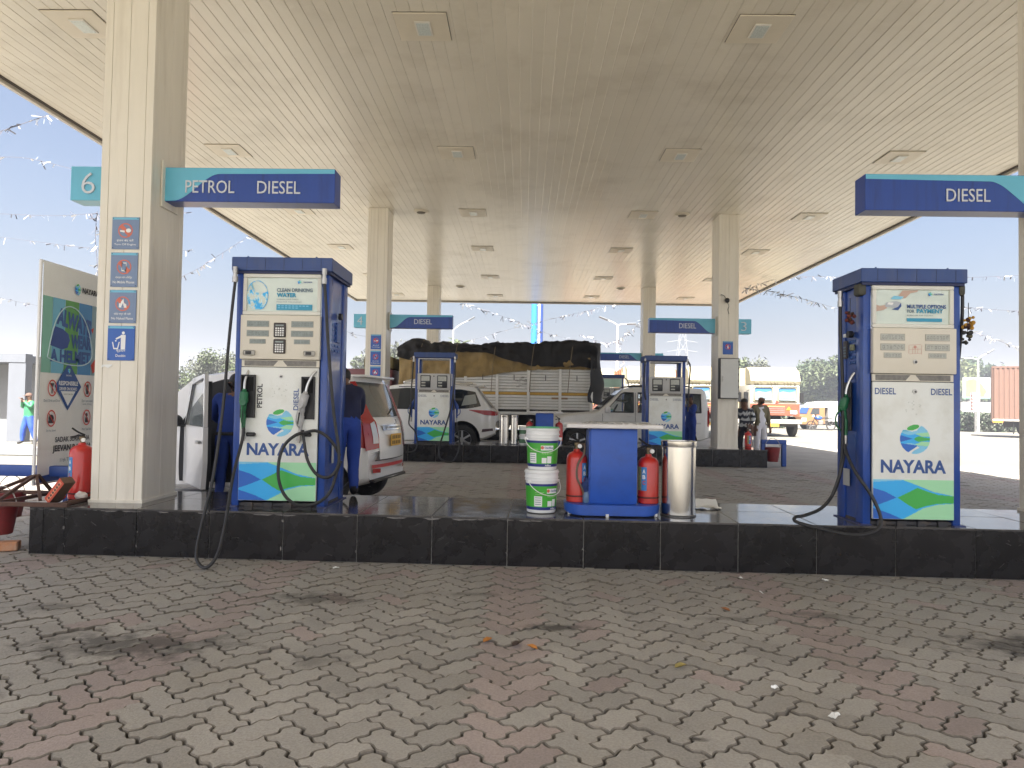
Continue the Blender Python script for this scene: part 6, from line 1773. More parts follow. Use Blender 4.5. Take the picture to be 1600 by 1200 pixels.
# 6) brown box trailer at the right
t = thing('container_truck', 'brown corrugated box truck at the right edge beyond the near pump', 'lorry', (24.72, 38.0, -.02), -.55)
CTB = mat('container_brown', (.15, .085, .062), .55, var=.1, vscale=2, dirt=(.16, .07, .04), dscale=2, damt=.4)
MB().box(.03, 8.0, .03, 2.4, .92, 3.72).obj('box_core', CTB, t)
for k in range(36):
    x = .06 + k * .22
    MB().bbox(x, x + .12, -.01, .03, .98, 3.66, .012).obj('corrugation', CTB, t)
b = MB(); b.box(0, 8.0, -.02, .0295, 3.66, 3.75); b.obj('top_rail', CTB, t)
b = MB(); b.box(0, 8.0, -.02, .0295, .88, .975); b.obj('bottom_rail', mat('rail_pale', (.55, .52, .46), .6), t)
b = MB(); b.box(-.04, .0, .0, 2.4, .88, 3.75); b.obj('rear_frame', CTB, t)
MB().box(.0, .45, -.03, -.021, .78, .90).obj('tail_light', mat('amber_lamp', (.55, .22, .04), .4), t)
for x in (1.6, 2.7):
    for y in (.28, 2.35):
        b = MB(); b.lathe([(.25, 0), (.42, 0), (.48, -.05), (.48, -.22), (.42, -.28), (.25, -.28)], 24, axis='y'); b.obj('wheel', TYRE, t, (x, y, .48))
MB().box(.5, 8, .5, 1.9, .55, .88).obj('chassis', mat('lorry_chassis', (.05, .045, .04), .8), t)
MB().box(.9, .93, .1, .7, .2, .85).obj('mud_flap', BLACK, t)
b = MB()
for k in range(4): b.box(1.2 + k * .25, 1.32 + k * .25, .0, .02, .42, .55)
b.obj('flap_marks', WHITE, t)['kind'] = 'stuff'

# 7) little white box van
t = thing('mini_truck', 'small white box van with a blue and orange cab far right beyond the lot', 'van', (17.95, 46.4, -.02))
VO = mat('van_orange', (.30, .14, .06), .45)
b = MB(); b.prism([(.0, .35), (.0, .85), (.35, 1.0), (.55, 1.45), (1.5, 1.45), (1.5, .35)], 'y', .0, 1.5); cb = b.obj('cab', VO, t)
b = MB(); b.prism([(.50, 1.46), (.95, 1.78), (1.7, 1.85), (1.7, 1.46)], 'y', .05, 1.45); b.obj('roof_fairing', WHITE, t)
b = MB(); b.add([(.36, -.01 + .06, 1.03), (.36, 1.45, 1.03), (.54, 1.42, 1.43), (.54, .08, 1.43)], [(0, 1, 2, 3)]); o = b.obj('windscreen', mat('van_blue_glass', (.04, .10, .35), .15), cb, (-.02, 0, .015))
b = MB(); b.prism([(.55, 1.0), (.72, 1.40), (1.15, 1.40), (1.15, 1.0)], 'y', -.008, 0); b.obj('side_window', GLASS, cb)
b = MB(); b.prism([(.0, .55), (.3, .55), (.3, .75), (.0, .75)], 'y', -.01, 0); b.obj('cab_stripe', WHITE, cb)
b = MB(); b.bbox(1.72, 4.4, -.02, 1.52, .55, 1.86, .02); b.obj('box_body', mat('van_box', (.52, .52, .50), .5, var=.05), t)
for x in (.75, 3.6):
    for y in (.2, 1.5):
        b = MB(); b.lathe([(.15, 0), (.26, 0), (.29, -.03), (.29, -.16), (.15, -.16)], 18, axis='y'); b.obj('wheel', TYRE, t, (x, y, .29))
MB().box(.2, 4.3, .3, 1.2, .3, .54).obj('chassis', mat('lorry_chassis', (.05, .045, .04), .8), t)

# 8) motorbike beside it
t = thing('motorbike', 'parked motorbike with a blue tank in front of the small box van', 'motorbike', (18.25, 45.6, -.02))
for x in (0, 1.25):
    b = MB(); b.lathe([(.24, -.03), (.30, -.04), (.30, .04), (.24, .03)], 24, axis='y', caps=False); w = b.obj('wheel', TYRE, t, (x, 0, .30))
    b = MB()
    for k in range(6): b.cyl((0, 0, 0), (.25 * math.cos(k * PI / 3), 0, .25 * math.sin(k * PI / 3)), .012, n=5)
    b.obj('rim', DULLSTEEL, w)
b = MB(); b.tube([(0, 0, .3), (.22, 0, .78), (.28, 0, .98)], .03, 6).tube([(.22, 0, .75), (.5, 0, .45), (1.25, 0, .32)], .03, 6); b.obj('frame', BLACK, t)
b = MB(); b.tube([(.28, -.3, 1.02), (.26, 0, .98), (.28, .3, 1.02)], .015, 6); b.obj('handlebar', BLACK, t)
b = MB(); b.ball((.48, 0, .78), .2, 12, 8, sc=(1.2, .6, .7)); b.obj('tank', mat('tank_blue', (.03, .09, .35), .3), t)
b = MB(); b.bbox(.65, 1.35, -.12, .12, .74, .83, .04, seg=2); b.obj('seat', BLACK, t)
b = MB(); b.bbox(.42, .75, -.12, .12, .34, .62, .05); b.obj('engine', DULLSTEEL, t)
b = MB(); b.ball((.14, 0, .88), .09, 10, 8); b.obj('headlight', CLEARLENS, t)
# ------------------------------------------------------------------ people
SKIN = mat('skin_brown', (.17, .085, .05), .5, var=.08, vscale=20)
HAIR = mat('hair_black', (.012, .010, .009), .6)
UNI = mat('uniform_blue', (.012, .045, .27), .8, var=.22, vscale=7, bump=.35, bscale=16)
UNID = mat('uniform_navy', (.008, .011, .045), .8, var=.25, vscale=7, bump=.35, bscale=16)
SHOE = mat('shoe_dark', (.015, .014, .014), .6)
BASE = {'pelvis': (0, 0, .53), 'waist': (0, .0, .61), 'chest': (0, .005, .72), 'neck': (0, .0, .835), 'head0': (0, .012, .885), 'head1': (0, .018, .945),
        'shL': (.10, 0, .805), 'elL': (.135, -.01, .645), 'wrL': (.14, .03, .51), 'shR': (-.10, 0, .805), 'elR': (-.135, -.01, .645), 'wrR': (-.14, .03, .51),
        'hipL': (.052, 0, .50), 'knL': (.06, .012, .285), 'anL': (.062, -.012, .045), 'toL': (.068, .085, .018),
        'hipR': (-.052, 0, .50), 'knR': (-.06, .012, .285), 'anR': (-.062, -.012, .045), 'toR': (-.068, .085, .018)}
RADI = {'pelvis': .076, 'waist': .070, 'chest': .084, 'neck': .033, 'head0': .050, 'head1': .052, 'shL': .046, 'elL': .030, 'wrL': .019, 'hipL': .056, 'knL': .038, 'anL': .026, 'toL': .021}
EDG = [('pelvis', 'waist'), ('waist', 'chest'), ('chest', 'neck'), ('neck', 'head0'), ('head0', 'head1'), ('chest', 'shL'), ('shL', 'elL'), ('elL', 'wrL'), ('chest', 'shR'), ('shR', 'elR'), ('elR', 'wrR'),
       ('pelvis', 'hipL'), ('hipL', 'knL'), ('knL', 'anL'), ('anL', 'toL'), ('pelvis', 'hipR'), ('hipR', 'knR'), ('knR', 'anR'), ('anR', 'toR')]
def person(loc, rz, Hh, label, pose, shirt, trousers, skin=None, loose=1.12, cap=None, hair=True, stripes=None, jacket=None, shoes=None, cut=None, group=None, beard=False, skirt=False):
    """one continuous skinned figure facing +y before rotation; colours by the nearest bone"""
    skin = skin or SKIN; shoes = shoes or SHOE
    t = thing('person', label, 'person', loc, rz, group)
    J = dict(BASE); J.update(pose)
    if cut: J = {k: v for k, v in J.items() if k not in cut}
    names = list(J); vs = [Vector(J[k]) * Hh for k in names]
    es = [(names.index(a), names.index(b)) for a, b in EDG if a in J and b in J]
    rads = []
    for k in names:
        r = RADI[k if k in RADI else k[:-1] + 'L'] * Hh
        if k[:2] in ('sh', 'el', 'hi', 'kn', 'an') or k in ('chest', 'waist', 'pelvis'): r *= loose
        rads.append((r * (1.15 if k in ('pelvis', 'waist', 'chest') else 1), r * (.86 if k in ('pelvis', 'waist', 'chest') else 1)))
    ext = []
    for S in 'LR':
        if 'wr' + S not in J: continue
        w = Vector(J['wr' + S]) * Hh; d = (w - Vector(J['el' + S]) * Hh).normalized()
        sidev = d.cross(Vector((0, 0, 1)));  sidev = sidev.normalized() if sidev.length > .1 else Vector((1, 0, 0))
        palm = w + d * .05 * Hh * .9
        i0 = len(vs); vs.append(palm); names.append('palm' + S); rads.append((.022 * Hh, .013 * Hh)); es.append((names.index('wr' + S), i0))
        nrm = d.cross(sidev)
        for f in range(5):
            off = (f - 1.6) * .0105 * Hh
            L_ = (.040, .046, .043, .034)[f] * Hh if f < 4 else .032 * Hh
            if f < 4: a = palm + sidev * off + d * .02 * Hh; b_ = a + d * L_ * .55 + nrm * L_ * .22
            else: a = w + d * .018 * Hh + sidev * -.022 * Hh; b_ = a + d * L_ * .6 - sidev * .012 * Hh + nrm * L_ * .3
            c_ = b_ + d * L_ * .35 + nrm * L_ * .4
            k0 = len(vs); vs += [a, b_, c_]; names += ['f', 'f', 'f']; rads += [(.0062 * Hh,) * 2, (.0056 * Hh,) * 2, (.0045 * Hh,) * 2]
            es += [(i0, k0), (k0, k0 + 1), (k0 + 1, k0 + 2)]
    me = bpy.data.meshes.new('body'); me.from_pydata([tuple(v) for v in vs], es, [])
    o = bpy.data.objects.new('body', me); C.objects.link(o)
    sk = o.modifiers.new('skin', 'SKIN'); sk.use_smooth_shade = True; sk.branch_smoothing = .6
    lay = me.skin_vertices[0].data
    for i, r in enumerate(rads): lay[i].radius = r; lay[i].use_root = (i == 0)
    sb = o.modifiers.new('sub', 'SUBSURF'); sb.levels = 2; sb.render_levels = 2
    bpy.context.view_layer.update()
    dg = bpy.context.evaluated_depsgraph_get()
    nm = bpy.data.meshes.new_from_object(o.evaluated_get(dg)); bpy.data.objects.remove(o)
    nm.name = 'body'
    for mt in [skin, shirt, trousers, shoes] + ([stripes] if stripes else []) + ([jacket] if jacket else []): nm.materials.append(mt)
    segs = [(vs[a], vs[b], names[a], names[b]) for a, b in es]
    mi = []
    for p in nm.polygons:
        c = p.center; best = None
        for a, b, na, nb in segs:
            ab = b - a; u = max(0, min(1, (c - a).dot(ab) / max(ab.length_squared, 1e-9)))
            d = (c - a - ab * u).length
            if best is None or d < best[0]: best = (d, na, nb, u)
        _, na, nb, u = best
        if na == 'f' or nb in ('f',) or nb.startswith('palm') or na.startswith('palm') or (nb.startswith('wr') and u > .86) or nb.startswith('head') or (nb == 'neck' and u > .62): k = 0
        elif nb.startswith('to') or (nb.startswith('an') and u > .92): k = 3
        elif nb[:2] in ('hi', 'kn', 'an') and not (nb[:2] == 'hi' and c.z > Hh * .53): k = 2
        else:
            k = 1
            if stripes and int(c.z / (.045 * Hh)) % 2 == 0: k = 4
            if jacket and (nb[:2] in ('sh', 'el', 'wr') or abs(c.x) > .042 * Hh or c.y < 0): k = 4 + (1 if stripes else 0)
        if k in (1, 2) and not nb[:2] in ('el', 'wr', 'kn', 'an'):
            k = 1 if (c - vs[names.index('pelvis')]).dot(vs[names.index('waist')] - vs[names.index('pelvis')]) > -.0004 * Hh else 2
            if k == 1 and jacket and (nb[:2] in ('sh',) or abs(c.x) > .042 * Hh or c.y < 0): k = 4
            if k == 1 and stripes and int(c.z / (.045 * Hh)) % 2 == 0: k = 4
        mi.append(k)
    cloth = set()
    for p in nm.polygons:
        if mi[p.index] in (1, 2, 4, 5): cloth.update(p.vertices)
    nv = [v.normal.copy() for v in nm.vertices]
    for i in cloth:
        v = nm.vertices[i]; q = v.co
        d = noise.noise(Vector((q.x * 11, q.y * 11, q.z * 7 + loc[0]))) * .011 + noise.noise(Vector((q.x * 24, q.y * 24, q.z * 16 + loc[1]))) * .006
        v.co = q + nv[i] * d
    nm.polygons.foreach_set('material_index', mi)
    nm.polygons.foreach_set('use_smooth', [True] * len(mi))
    bo = put(nm, 'body', t)
    # head details
    h0, h1 = Vector(J['head0']) * Hh, Vector(J['head1']) * Hh
    up = (h1 - h0).normalized(); hc = (h0 + h1) / 2 + up * .004
    fwd = Vector((0, 1, 0)); fwd = (fwd - up * fwd.dot(up)).normalized(); rt = fwd.cross(up)
    M = Matrix((rt, fwd, up)).transposed().to_4x4(); M.translation = hc
    s = Hh
    def hb(b, name, m): return b.obj(name, m, t)
    def place(b): b.v = [tuple(M @ Vector(v)) for v in b.v]; return b
    hb(place(MB().ball((0, .052 * s, -.004 * s), .011 * s, 8, 6, sc=(.8, 1.1, 1.4))), 'nose', skin)
    for sx in (-1, 1):
        hb(place(MB().ball((sx * .050 * s, .0, -.002 * s), .013 * s, 8, 6, sc=(.45, .8, 1.3))), 'ear', skin)
        hb(place(MB().ball((sx * .019 * s, .046 * s, .010 * s), .006 * s, 8, 6, sc=(1.2, .8, .7))), 'eye', mat('eye_dark', (.03, .02, .015), .3))
    hb(place(MB().ball((0, .047 * s, -.028 * s), .012 * s, 8, 6, sc=(1.3, .7, .35))), 'mouth', mat('lip_brown', (.12, .045, .035), .5))
    if beard: hb(place(MB().ball((0, .034 * s, -.040 * s), .028 * s, 10, 6, sc=(1.1, .9, .8))), 'beard', HAIR)
    if cap is not None:
        b = MB(); b.ball((0, -.002 * s, .014 * s), .058 * s, 16, 10, sc=(1, 1.08, .92)); b.v = [(x, y, max(z, .012 * s)) for x, y, z in b.v]; b.prism([(-.040 * s, .045 * s), (.040 * s, .045 * s), (.032 * s, .098 * s), (-.032 * s, .098 * s)], 'z', .014 * s, .020 * s)
        hb(place(b), 'cap', cap)
    if hair:
        b = MB(); b.ball((0, -.010 * s, .008 * s), .057 * s, 16, 10, sc=(.98, 1.02, 1.0)); b.v = [(x, min(y, .030 * s) if z > .01 * s else min(y, -.004 * s), z) for x, y, z in b.v]
        hb(place(b), 'hair', HAIR)
    return t
# attendant at the open car door, back to us, head inside behind the pump
person((-3.49, 8.40, 0), .05, 1.68, 'attendant in blue uniform leaning in at the open hatchback door', {'chest': (0, .05, .72), 'neck': (0, .085, .825), 'head0': (0, .11, .87), 'head1': (0, .135, .925), 'shL': (.10, .05, .80), 'shR': (-.10, .05, .80),
       'elL': (.15, .12, .68), 'wrL': (.10, .25, .66), 'elR': (-.155, .06, .66), 'wrR': (-.12, .17, .60)}, UNI, UNI, cap=UNID)
t = thing('belt', 'dark belt round the blue uniform of the attendant at the car door', 'belt', (-3.49, 8.41, .90))
MB().lathe([(.172, -.02), (.176, 0), (.172, .02)], 24, caps=False).obj('strap', SHOE, t); t.scale = (1, .80, 1)
# attendant bending over behind the near left pump
person((-1.70, 6.80, ZI), .50, 1.46, 'attendant in navy top and blue trousers bending behind the near left pump', {'pelvis': (0, -.04, .50), 'waist': (0, .0, .57), 'chest': (.0, .055, .665), 'neck': (.0, .115, .735), 'head0': (.005, .150, .765), 'head1': (.008, .185, .805), 'hipL': (.045, -.035, .47), 'hipR': (-.045, -.035, .47), 'anL': (.055, -.012, .045), 'anR': (-.05, .03, .045), 'toL': (.075, .08, .018), 'toR': (-.045, .12, .018),
       'shL': (.10, .09, .70), 'shR': (-.10, .12, .70), 'elL': (.13, .14, .56), 'wrL': (.08, .24, .50), 'elR': (-.14, .2, .60), 'wrR': (-.12, .30, .55), 'knL': (.052, .01, .27), 'knR': (-.045, .04, .27)}, UNID, UNI, cap=mat('cap_blue', (.015, .04, .20), .7), loose=1.22)
# attendant at the second island
person((4.02, 17.25, 0), PI * .62, 1.66, 'attendant in blue overalls raising a hand to his mouth beside the right open pump', {'elR': (-.13, .07, .68), 'wrR': (-.03, .12, .80), 'elL': (.15, .03, .66), 'wrL': (.10, .13, .55), 'head0': (0, .02, .885), 'head1': (0, .03, .94)}, UNI, UNI, cap=UNID)
# two men behind the middle right column
person((5.42, 17.6, 0), -.5 + PI, 1.58, 'man in a black and white striped sweater behind the middle right column', {'head0': (0, .03, .88), 'head1': (0, .055, .935), 'elR': (-.14, .02, .65), 'wrR': (-.10, .10, .56)}, mat('sweater_dark', (.03, .035, .05), .9), mat('trousers_black', (.015, .015, .02), .8), stripes=mat('sweater_pale', (.50, .52, .52), .9))
person((5.93, 18.0, 0), PI + .25, 1.68, 'man in a khaki jacket over white clothes standing by the red extinguisher', {'head0': (0, .03, .88), 'head1': (0, .05, .94), 'wrL': (.15, .02, .50), 'elL': (.15, -.01, .64)}, mat('kurta_white', (.62, .62, .66), .8, var=.08, bump=.3, bscale=12), mat('trousers_white', (.60, .59, .62), .8, var=.08, bump=.3, bscale=12),
       jacket=mat('jacket_khaki', (.17, .15, .09), .85, var=.15, vscale=8), loose=1.3, hair=False, beard=True, shoes=mat('sandal_brown', (.06, .035, .02), .7))
# man in green jacket far left
person((-13.72, 19.5, -.02), PI - .5, 1.44, 'man in a green puffer jacket and blue trousers walking with hands at his face', {'elL': (.15, .05, .70), 'wrL': (.035, .12, .83), 'elR': (-.15, .05, .70), 'wrR': (-.03, .12, .83), 'knL': (.08, .06, .28), 'anL': (.10, .06, .045), 'toL': (.11, .15, .018), 'knR': (-.09, -.01, .29), 'anR': (-.12, -.08, .05), 'toR': (-.13, .0, .02)},
       mat('puffer_green', (.03, .20, .085), .55, var=.2, vscale=14, bump=.6, bscale=18), mat('trousers_royal', (.02, .07, .40), .7, var=.15, vscale=6), loose=1.42, cap=mat('beanie_brown', (.13, .075, .055), .9), hair=False)
# driver of the utility car: upper body behind the window
person((2.98, 19.93, .62), PI / 2, 1.55, 'dark silhouette of the driver seated in the silver utility car', {'elR': (-.13, .09, .66), 'wrR': (-.10, .22, .66), 'elL': (.13, .09, .66), 'wrL': (.10, .22, .66), 'pelvis': (0, 0, .40), 'waist': (0, 0, .48), 'chest': (0, .0, .58), 'neck': (0, 0, .68), 'head0': (0, .01, .72), 'head1': (0, .015, .77), 'shL': (.1, 0, .65), 'shR': (-.1, 0, .65),
       'elL': (.13, .08, .52), 'wrL': (.10, .2, .54), 'elR': (-.13, .08, .52), 'wrR': (-.10, .2, .54)}, mat('driver_dark', (.02, .02, .025), .8), mat('driver_dark', (.02, .02, .025), .8), cut=('hipL', 'knL', 'anL', 'toL', 'hipR', 'knR', 'anR', 'toR'))
# ------------------------------------------------------------------ beyond the forecourt
def leaf_mat(name, c, tr=.25):
    return mat(name, c, .65, var=.35, vscale=1.2)
LF = [leaf_mat('foliage_olive', (.065, .085, .035)), leaf_mat('foliage_deep', (.035, .06, .025)), leaf_mat('foliage_light', (.10, .12, .045)), leaf_mat('foliage_grey', (.10, .11, .08))]
BARK = mat('bark', (.09, .065, .045), .9, var=.3, bump=.6)
def tree(loc, h, w, label, m, seed, clumps=26, leaves=90, trunk=.35, group='trees beyond the forecourt', ls=.22, crown0=.35):
    rr = random.Random(seed)
    t = thing('tree', label, 'tree', loc, rr.uniform(0, 6), group)
    tb = MB(); pts = [(0, 0, 0), (rr.uniform(-.1, .1), rr.uniform(-.1, .1), h * .3), (rr.uniform(-.3, .3), rr.uniform(-.2, .2), h * .62)]
    tb.tube(pts, [trunk, trunk * .8, trunk * .45], 8, smooth=4)
    cb = MB()
    for k in range(clumps):
        a = rr.uniform(0, 2 * PI); u = rr.random() ** .6
        zz = rr.uniform(crown0, .95) * h
        lim = math.sqrt(max(.05, 1 - ((zz / h - (crown0 + .95) / 2) / (.98 - (crown0 + .95) / 2 + .12)) ** 2))
        c = Vector((math.cos(a) * u * w / 2 * lim, math.sin(a) * u * w / 2 * lim, zz))
        if k < 8: tb.tube([Vector(pts[1]) * 1.0, (c + Vector(pts[2])) / 2, c], [trunk * .4, trunk * .2, trunk * .06], 5, smooth=3)
        cr = rr.uniform(.10, .20) * (w + h) / 2
        mm = rr.choice((0, 0, 1))
        for q in range(leaves):
            d = Vector((rr.gauss(0, 1), rr.gauss(0, 1), rr.gauss(0, .75))); d = d.normalized() * cr * rr.random() ** .45
            p = c + d; s_ = ls * rr.uniform(.6, 1.3)
            n1 = Vector((rr.gauss(0, 1), rr.gauss(0, 1), rr.gauss(0, 1) + .6)).normalized(); e1 = n1.orthogonal().normalized(); e2 = n1.cross(e1)
            an = rr.uniform(0, 6.28); f1 = e1 * math.cos(an) + e2 * math.sin(an); f2 = n1.cross(f1)
            cb.add([tuple(p - f1 * s_), tuple(p + f2 * s_ * .45), tuple(p + f1 * s_), tuple(p - f2 * s_ * .45)], [(0, 1, 2, 3)], mm)
    tb.obj('trunk', BARK, t)
    ci = LF.index(m)
    o = cb.obj('crown', [m, LF[(ci + 1) % 4]], t)
    return t
tree((33.0, 76, -.03), 6.6, 7.5, 'broad round tree behind the small box van', LF[0], 1, 60, 260, ls=.21)
tree((29.3, 80, -.03), 5.4, 5.0, 'low dark tree left of the broad round tree', LF[3], 2, 34, 220, ls=.2)
tree((26.6, 78, -.03), 4.2, 4.2, 'shrubby grey tree just right of the red-brown lorry', LF[3], 3, 28, 200, ls=.19)
tree((37.6, 82, -.03), 5.8, 6.5, 'tree whose crown shows right of the broad round tree', LF[0], 4, 40, 220, ls=.22)
tree((48.5, 84, -.03), 7.2, 7.5, 'dark tree top above the billboard', LF[1], 5, 40, 220, ls=.24)
tree((53.5, 86, -.03), 7.6, 7.0, 'second dark tree behind the brown box truck', LF[1], 6, 36, 220, ls=.24)
tree((21.0, 70, -.03), 6.6, 5.0, 'tree crown peeping over the cream lorries', LF[3], 7, 32, 220, ls=.2)
tree((-18.4, 42, -.03), 4.2, 3.6, 'feathery grey tree rising behind the hatchback door', LF[3], 8, 34, 200, ls=.10)
tree((-22.0, 43, -.03), 3.5, 4.6, 'dusty bushy tree left of the feathery tree', LF[3], 9, 40, 220, ls=.11)
tree((-25.6, 44, -.03), 3.1, 4.4, 'dusty low tree beside the near left column', LF[3], 10, 36, 200, ls=.11)
tree((-15.2, 46, -.03), 3.6, 3.8, 'grey green tree behind the near left pump', LF[0], 11, 36, 200, ls=.11)
tree((-11.6, 60, -.03), 6.0, 5.0, 'pale tree behind the middle left column and lorry cab', LF[3], 12, 34, 200, ls=.17)
tree((-36.0, 50, -.03), 3.0, 6.0, 'dry hillock tree behind the grey kiosk', LF[2], 13, 24, 100, ls=.2)
tree((-33.0, 49, -.03), 2.6, 5.0, 'dry bush tree above the low grey wall', LF[3], 14, 22, 100, ls=.2)
# palm
t = thing('palm_tree', 'small palm tree crown above the black tarpaulin', 'palm', (-5.55, 60, -.03))
MB().tube([(0, 0, 0), (.1, 0, 3.2), (0, 0, 6.3)], [.2, .15, .12], 8, smooth=4).obj('trunk', BARK, t)
for k in range(15):
    a = 2 * PI * k / 15 + rp.uniform(-.2, .2); b = MB(); pr = []
    l = rp.uniform(1.3, 1.8); el = rp.uniform(.1, .9)
    for i in range(8):
        u = i / 7; r_ = l * u; z = 6.3 + r_ * math.sin(el) - .75 * u * u * l * .6
        c = Vector((math.cos(a) * r_ * math.cos(el), math.sin(a) * r_ * math.cos(el), z)); wv = .17 * math.sin(PI * (.1 + .88 * u)); sd = Vector((-math.sin(a), math.cos(a), 0))
        pr += [tuple(c - sd * wv - Vector((0, 0, wv * .6))), tuple(c), tuple(c + sd * wv - Vector((0, 0, wv * .6)))]
    b.add(pr, [(3 * i, 3 * i + 1, 3 * i + 4, 3 * i + 3) for i in range(7)] + [(3 * i + 1, 3 * i + 2, 3 * i + 5, 3 * i + 4) for i in range(7)], 0, False)
    b.obj('frond', LF[0], t)
def hedge(loc, L, d, h, label, m, seed, n=2600, ls=.12, group='hedges round the lot'):
    rr = random.Random(seed); t = thing('hedge', label, 'hedge', loc, 0, group); b = MB()
    for q in range(n):
        p = Vector((rr.uniform(0, L), rr.uniform(0, d), h * rr.random() ** .7 * (1 + .25 * noise.noise(Vector((q * .0 + rr.random() * 0, 0, 0))))))
        p.z *= .8 + .3 * noise.noise(Vector((p.x * .8, seed, 0))) + .15
        s_ = ls * rr.uniform(.6, 1.4); n1 = Vector((rr.gauss(0, 1), rr.gauss(0, 1), rr.gauss(0, 1) + .5)).normalized(); e1 = n1.orthogonal(); e1.normalize(); e2 = n1.cross(e1)
        b.add([tuple(p - e1 * s_), tuple(p + e2 * s_ * .5), tuple(p + e1 * s_), tuple(p - e2 * s_ * .5)], [(0, 1, 2, 3)], rr.choice((0, 0, 1)))
    o = b.obj('foliage', [m, LF[1]], t)
    MB().box(.1, L - .1, d * .3, d * .7, 0, h * .6).obj('twiggy_core', mat('hedge_core', (.03, .035, .02), .9), t)
    return t
hedge((14.8, 48.2, -.03), 3.0, 1.6, 1.7, 'grey green bushes between the red-brown lorry and the box van', LF[3], 21)
hedge((27.6, 48.0, -.03), 5.5, 1.6, 1.35, 'rounded bushes at the foot of the light pole, under the printed wall', LF[3], 22, 3600)
hedge((-18.0, 27.6, -.03), 5.5, .8, 1.42, 'trimmed green hedge behind the man in the green jacket', LF[2], 23, 2600, .09)

# street lights
POLE = mat('pole_white', (.62, .63, .63), .45)
def street_lamp(loc, h, arms, label):
    t = thing('street_lamp', label, 'street light', loc, 0, 'twin arm street lights')
    MB().tube([(0, 0, 0), (0, 0, h)], [.09, .05], 10).obj('pole', POLE, t)
    MB().box(-.16, .16, -.16, .16, 0, .05).obj('base_plate', POLE, t)
    for (dx, dz) in arms:
        MB().tube([(0, 0, h - .05), (dx * .5, 0, h + dz * .6), (dx, 0, h + dz)], .03, 6, smooth=3).obj('arm', POLE, t)
        M = Matrix.Translation((dx, 0, h + dz)) @ Matrix.Rotation(-math.atan2(dz, abs(dx)) * (1 if dx > 0 else -1), 4, 'Y')
        s_ = 1 if dx > 0 else -1
        MB().bbox(min(0, s_ * .55), max(0, s_ * .55), -.12, .12, -.03, .06, .03, M=M).obj('lamp_head', mat('lamp_head_grey', (.12, .13, .14), .5), t)
    return t
street_lamp((5.21, 40.3, -.02), 5.95, ((-.55, .22), (.5, .02)), 'white twin-arm street light above the orange lorry, right of the tarpaulin')
street_lamp((-5.15, 50.5, -.02), 6.6, ((1.05, .62), (-1.0, .5)), 'street light whose arm shows right of the number 4 beam')
street_lamp((29.0, 46.0, -.02), 4.75, ((.55, .32), (-.9, .0)), 'white twin-arm street light in front of the billboard at right')
# flag mast pair
t = thing('flag_mast', 'tall blue and white twin mast rising beyond the canopy centre', 'mast', (.72, 45, -.03))
MB().tube([(-.18, 0, 0), (-.18, 0, 11)], .20, 12).obj('blue_pole', mat('mast_blue', (.03, .20, .55), .4), t)
MB().tube([(.14, -.05, 0), (.14, -.05, 11)], .06, 8).obj('white_pole', POLE, t)
MB().tube([(.30, -.05, 0), (.30, -.05, 11)], .08, 8).obj('blue_pole', mat('mast_navy', (.02, .05, .20), .4), t)
for k in range(5): MB().box(-.18, .30, -.02, .02, 1 + k * 2.2, 1.06 + k * 2.2).obj('brace', POLE, t)

# billboard and printed wall at right
t = thing('billboard', 'white billboard with a green and yellow picture beyond the pump at right', 'billboard', (41.5, 68, -.03))
MB().box(0, 8.5, 0, .15, 2.6, 4.6).obj('panel', mat('billboard_white', (.66, .68, .64), .5), t)
MB().box(0, 8.5, -.02, -.001, 2.6, 2.75).obj('lower_band', mat('billboard_green', (.15, .40, .22), .5), t)
b = MB(); b.prism([(.2, 2.78), (1.9, 2.8), (2.2, 3.3), (1.7, 4.0), (1.0, 4.5), (.2, 4.3)], 'y', -.03, -.001); b.obj('print_fruit', mat('billboard_yellow', (.45, .42, .10), .5, var=.3, vscale=1), t)
text(t, 'साफ सुथरा', (5.3, -.03, 3.85), 3.0, .3, TEXTGREY, .0); text(t, 'हर यात्रा में', (5.4, -.03, 3.4), 3.2, .34, TEXTBLACK, .02)
disc_ = MB(); disc(disc_, 5.2, 4.25, .22, .22, -.03); disc_.obj('print_dot', mat('billboard_dark', (.06, .10, .09), .5), t)
for x in (.6, 4.2, 7.9): MB().box(x, x + .15, .16, .31, 0, 4.5).obj('post', DULLSTEEL, t)
t = thing('boundary_wall', 'pale wall with faded red painted writing below the billboard', 'wall', (40.5, 66.5, -.03))
MB().box(0, 16, 0, .3, 0, 2.25).obj('wall_body', mat('wall_pale', (.50, .48, .47), .8, var=.1, vscale=1), t)
b = MB()
for r in range(2):
    for k in range(26): b.box(.4 + k * .32, .4 + k * .32 + rp.uniform(.1, .25), -.012, -.001, 1.0 + r * .55, 1.15 + r * .55 + rp.uniform(0, .2))
b.obj('painted_writing', mat('writing_red', (.45, .20, .18), .7), t)['kind'] = 'stuff'
t = thing('tall_sign', 'narrow red striped sign beside the light pole, against the pale wall', 'sign', (29.45, 47.0, -.03))
MB().box(-.3, .3, 0, .05, 1.4, 2.6).obj('panel', mat('sign_pale', (.6, .55, .52), .6), t)
for k in range(5): MB().box(-.27, .27, -.01, -.001, 1.46 + k * .22, 1.56 + k * .22).obj('red_bar', mat('writing_red', (.45, .20, .18), .7), t)
MB().box(-.04, .04, .0, .05, 0, 1.39).obj('post', DULLSTEEL, t)

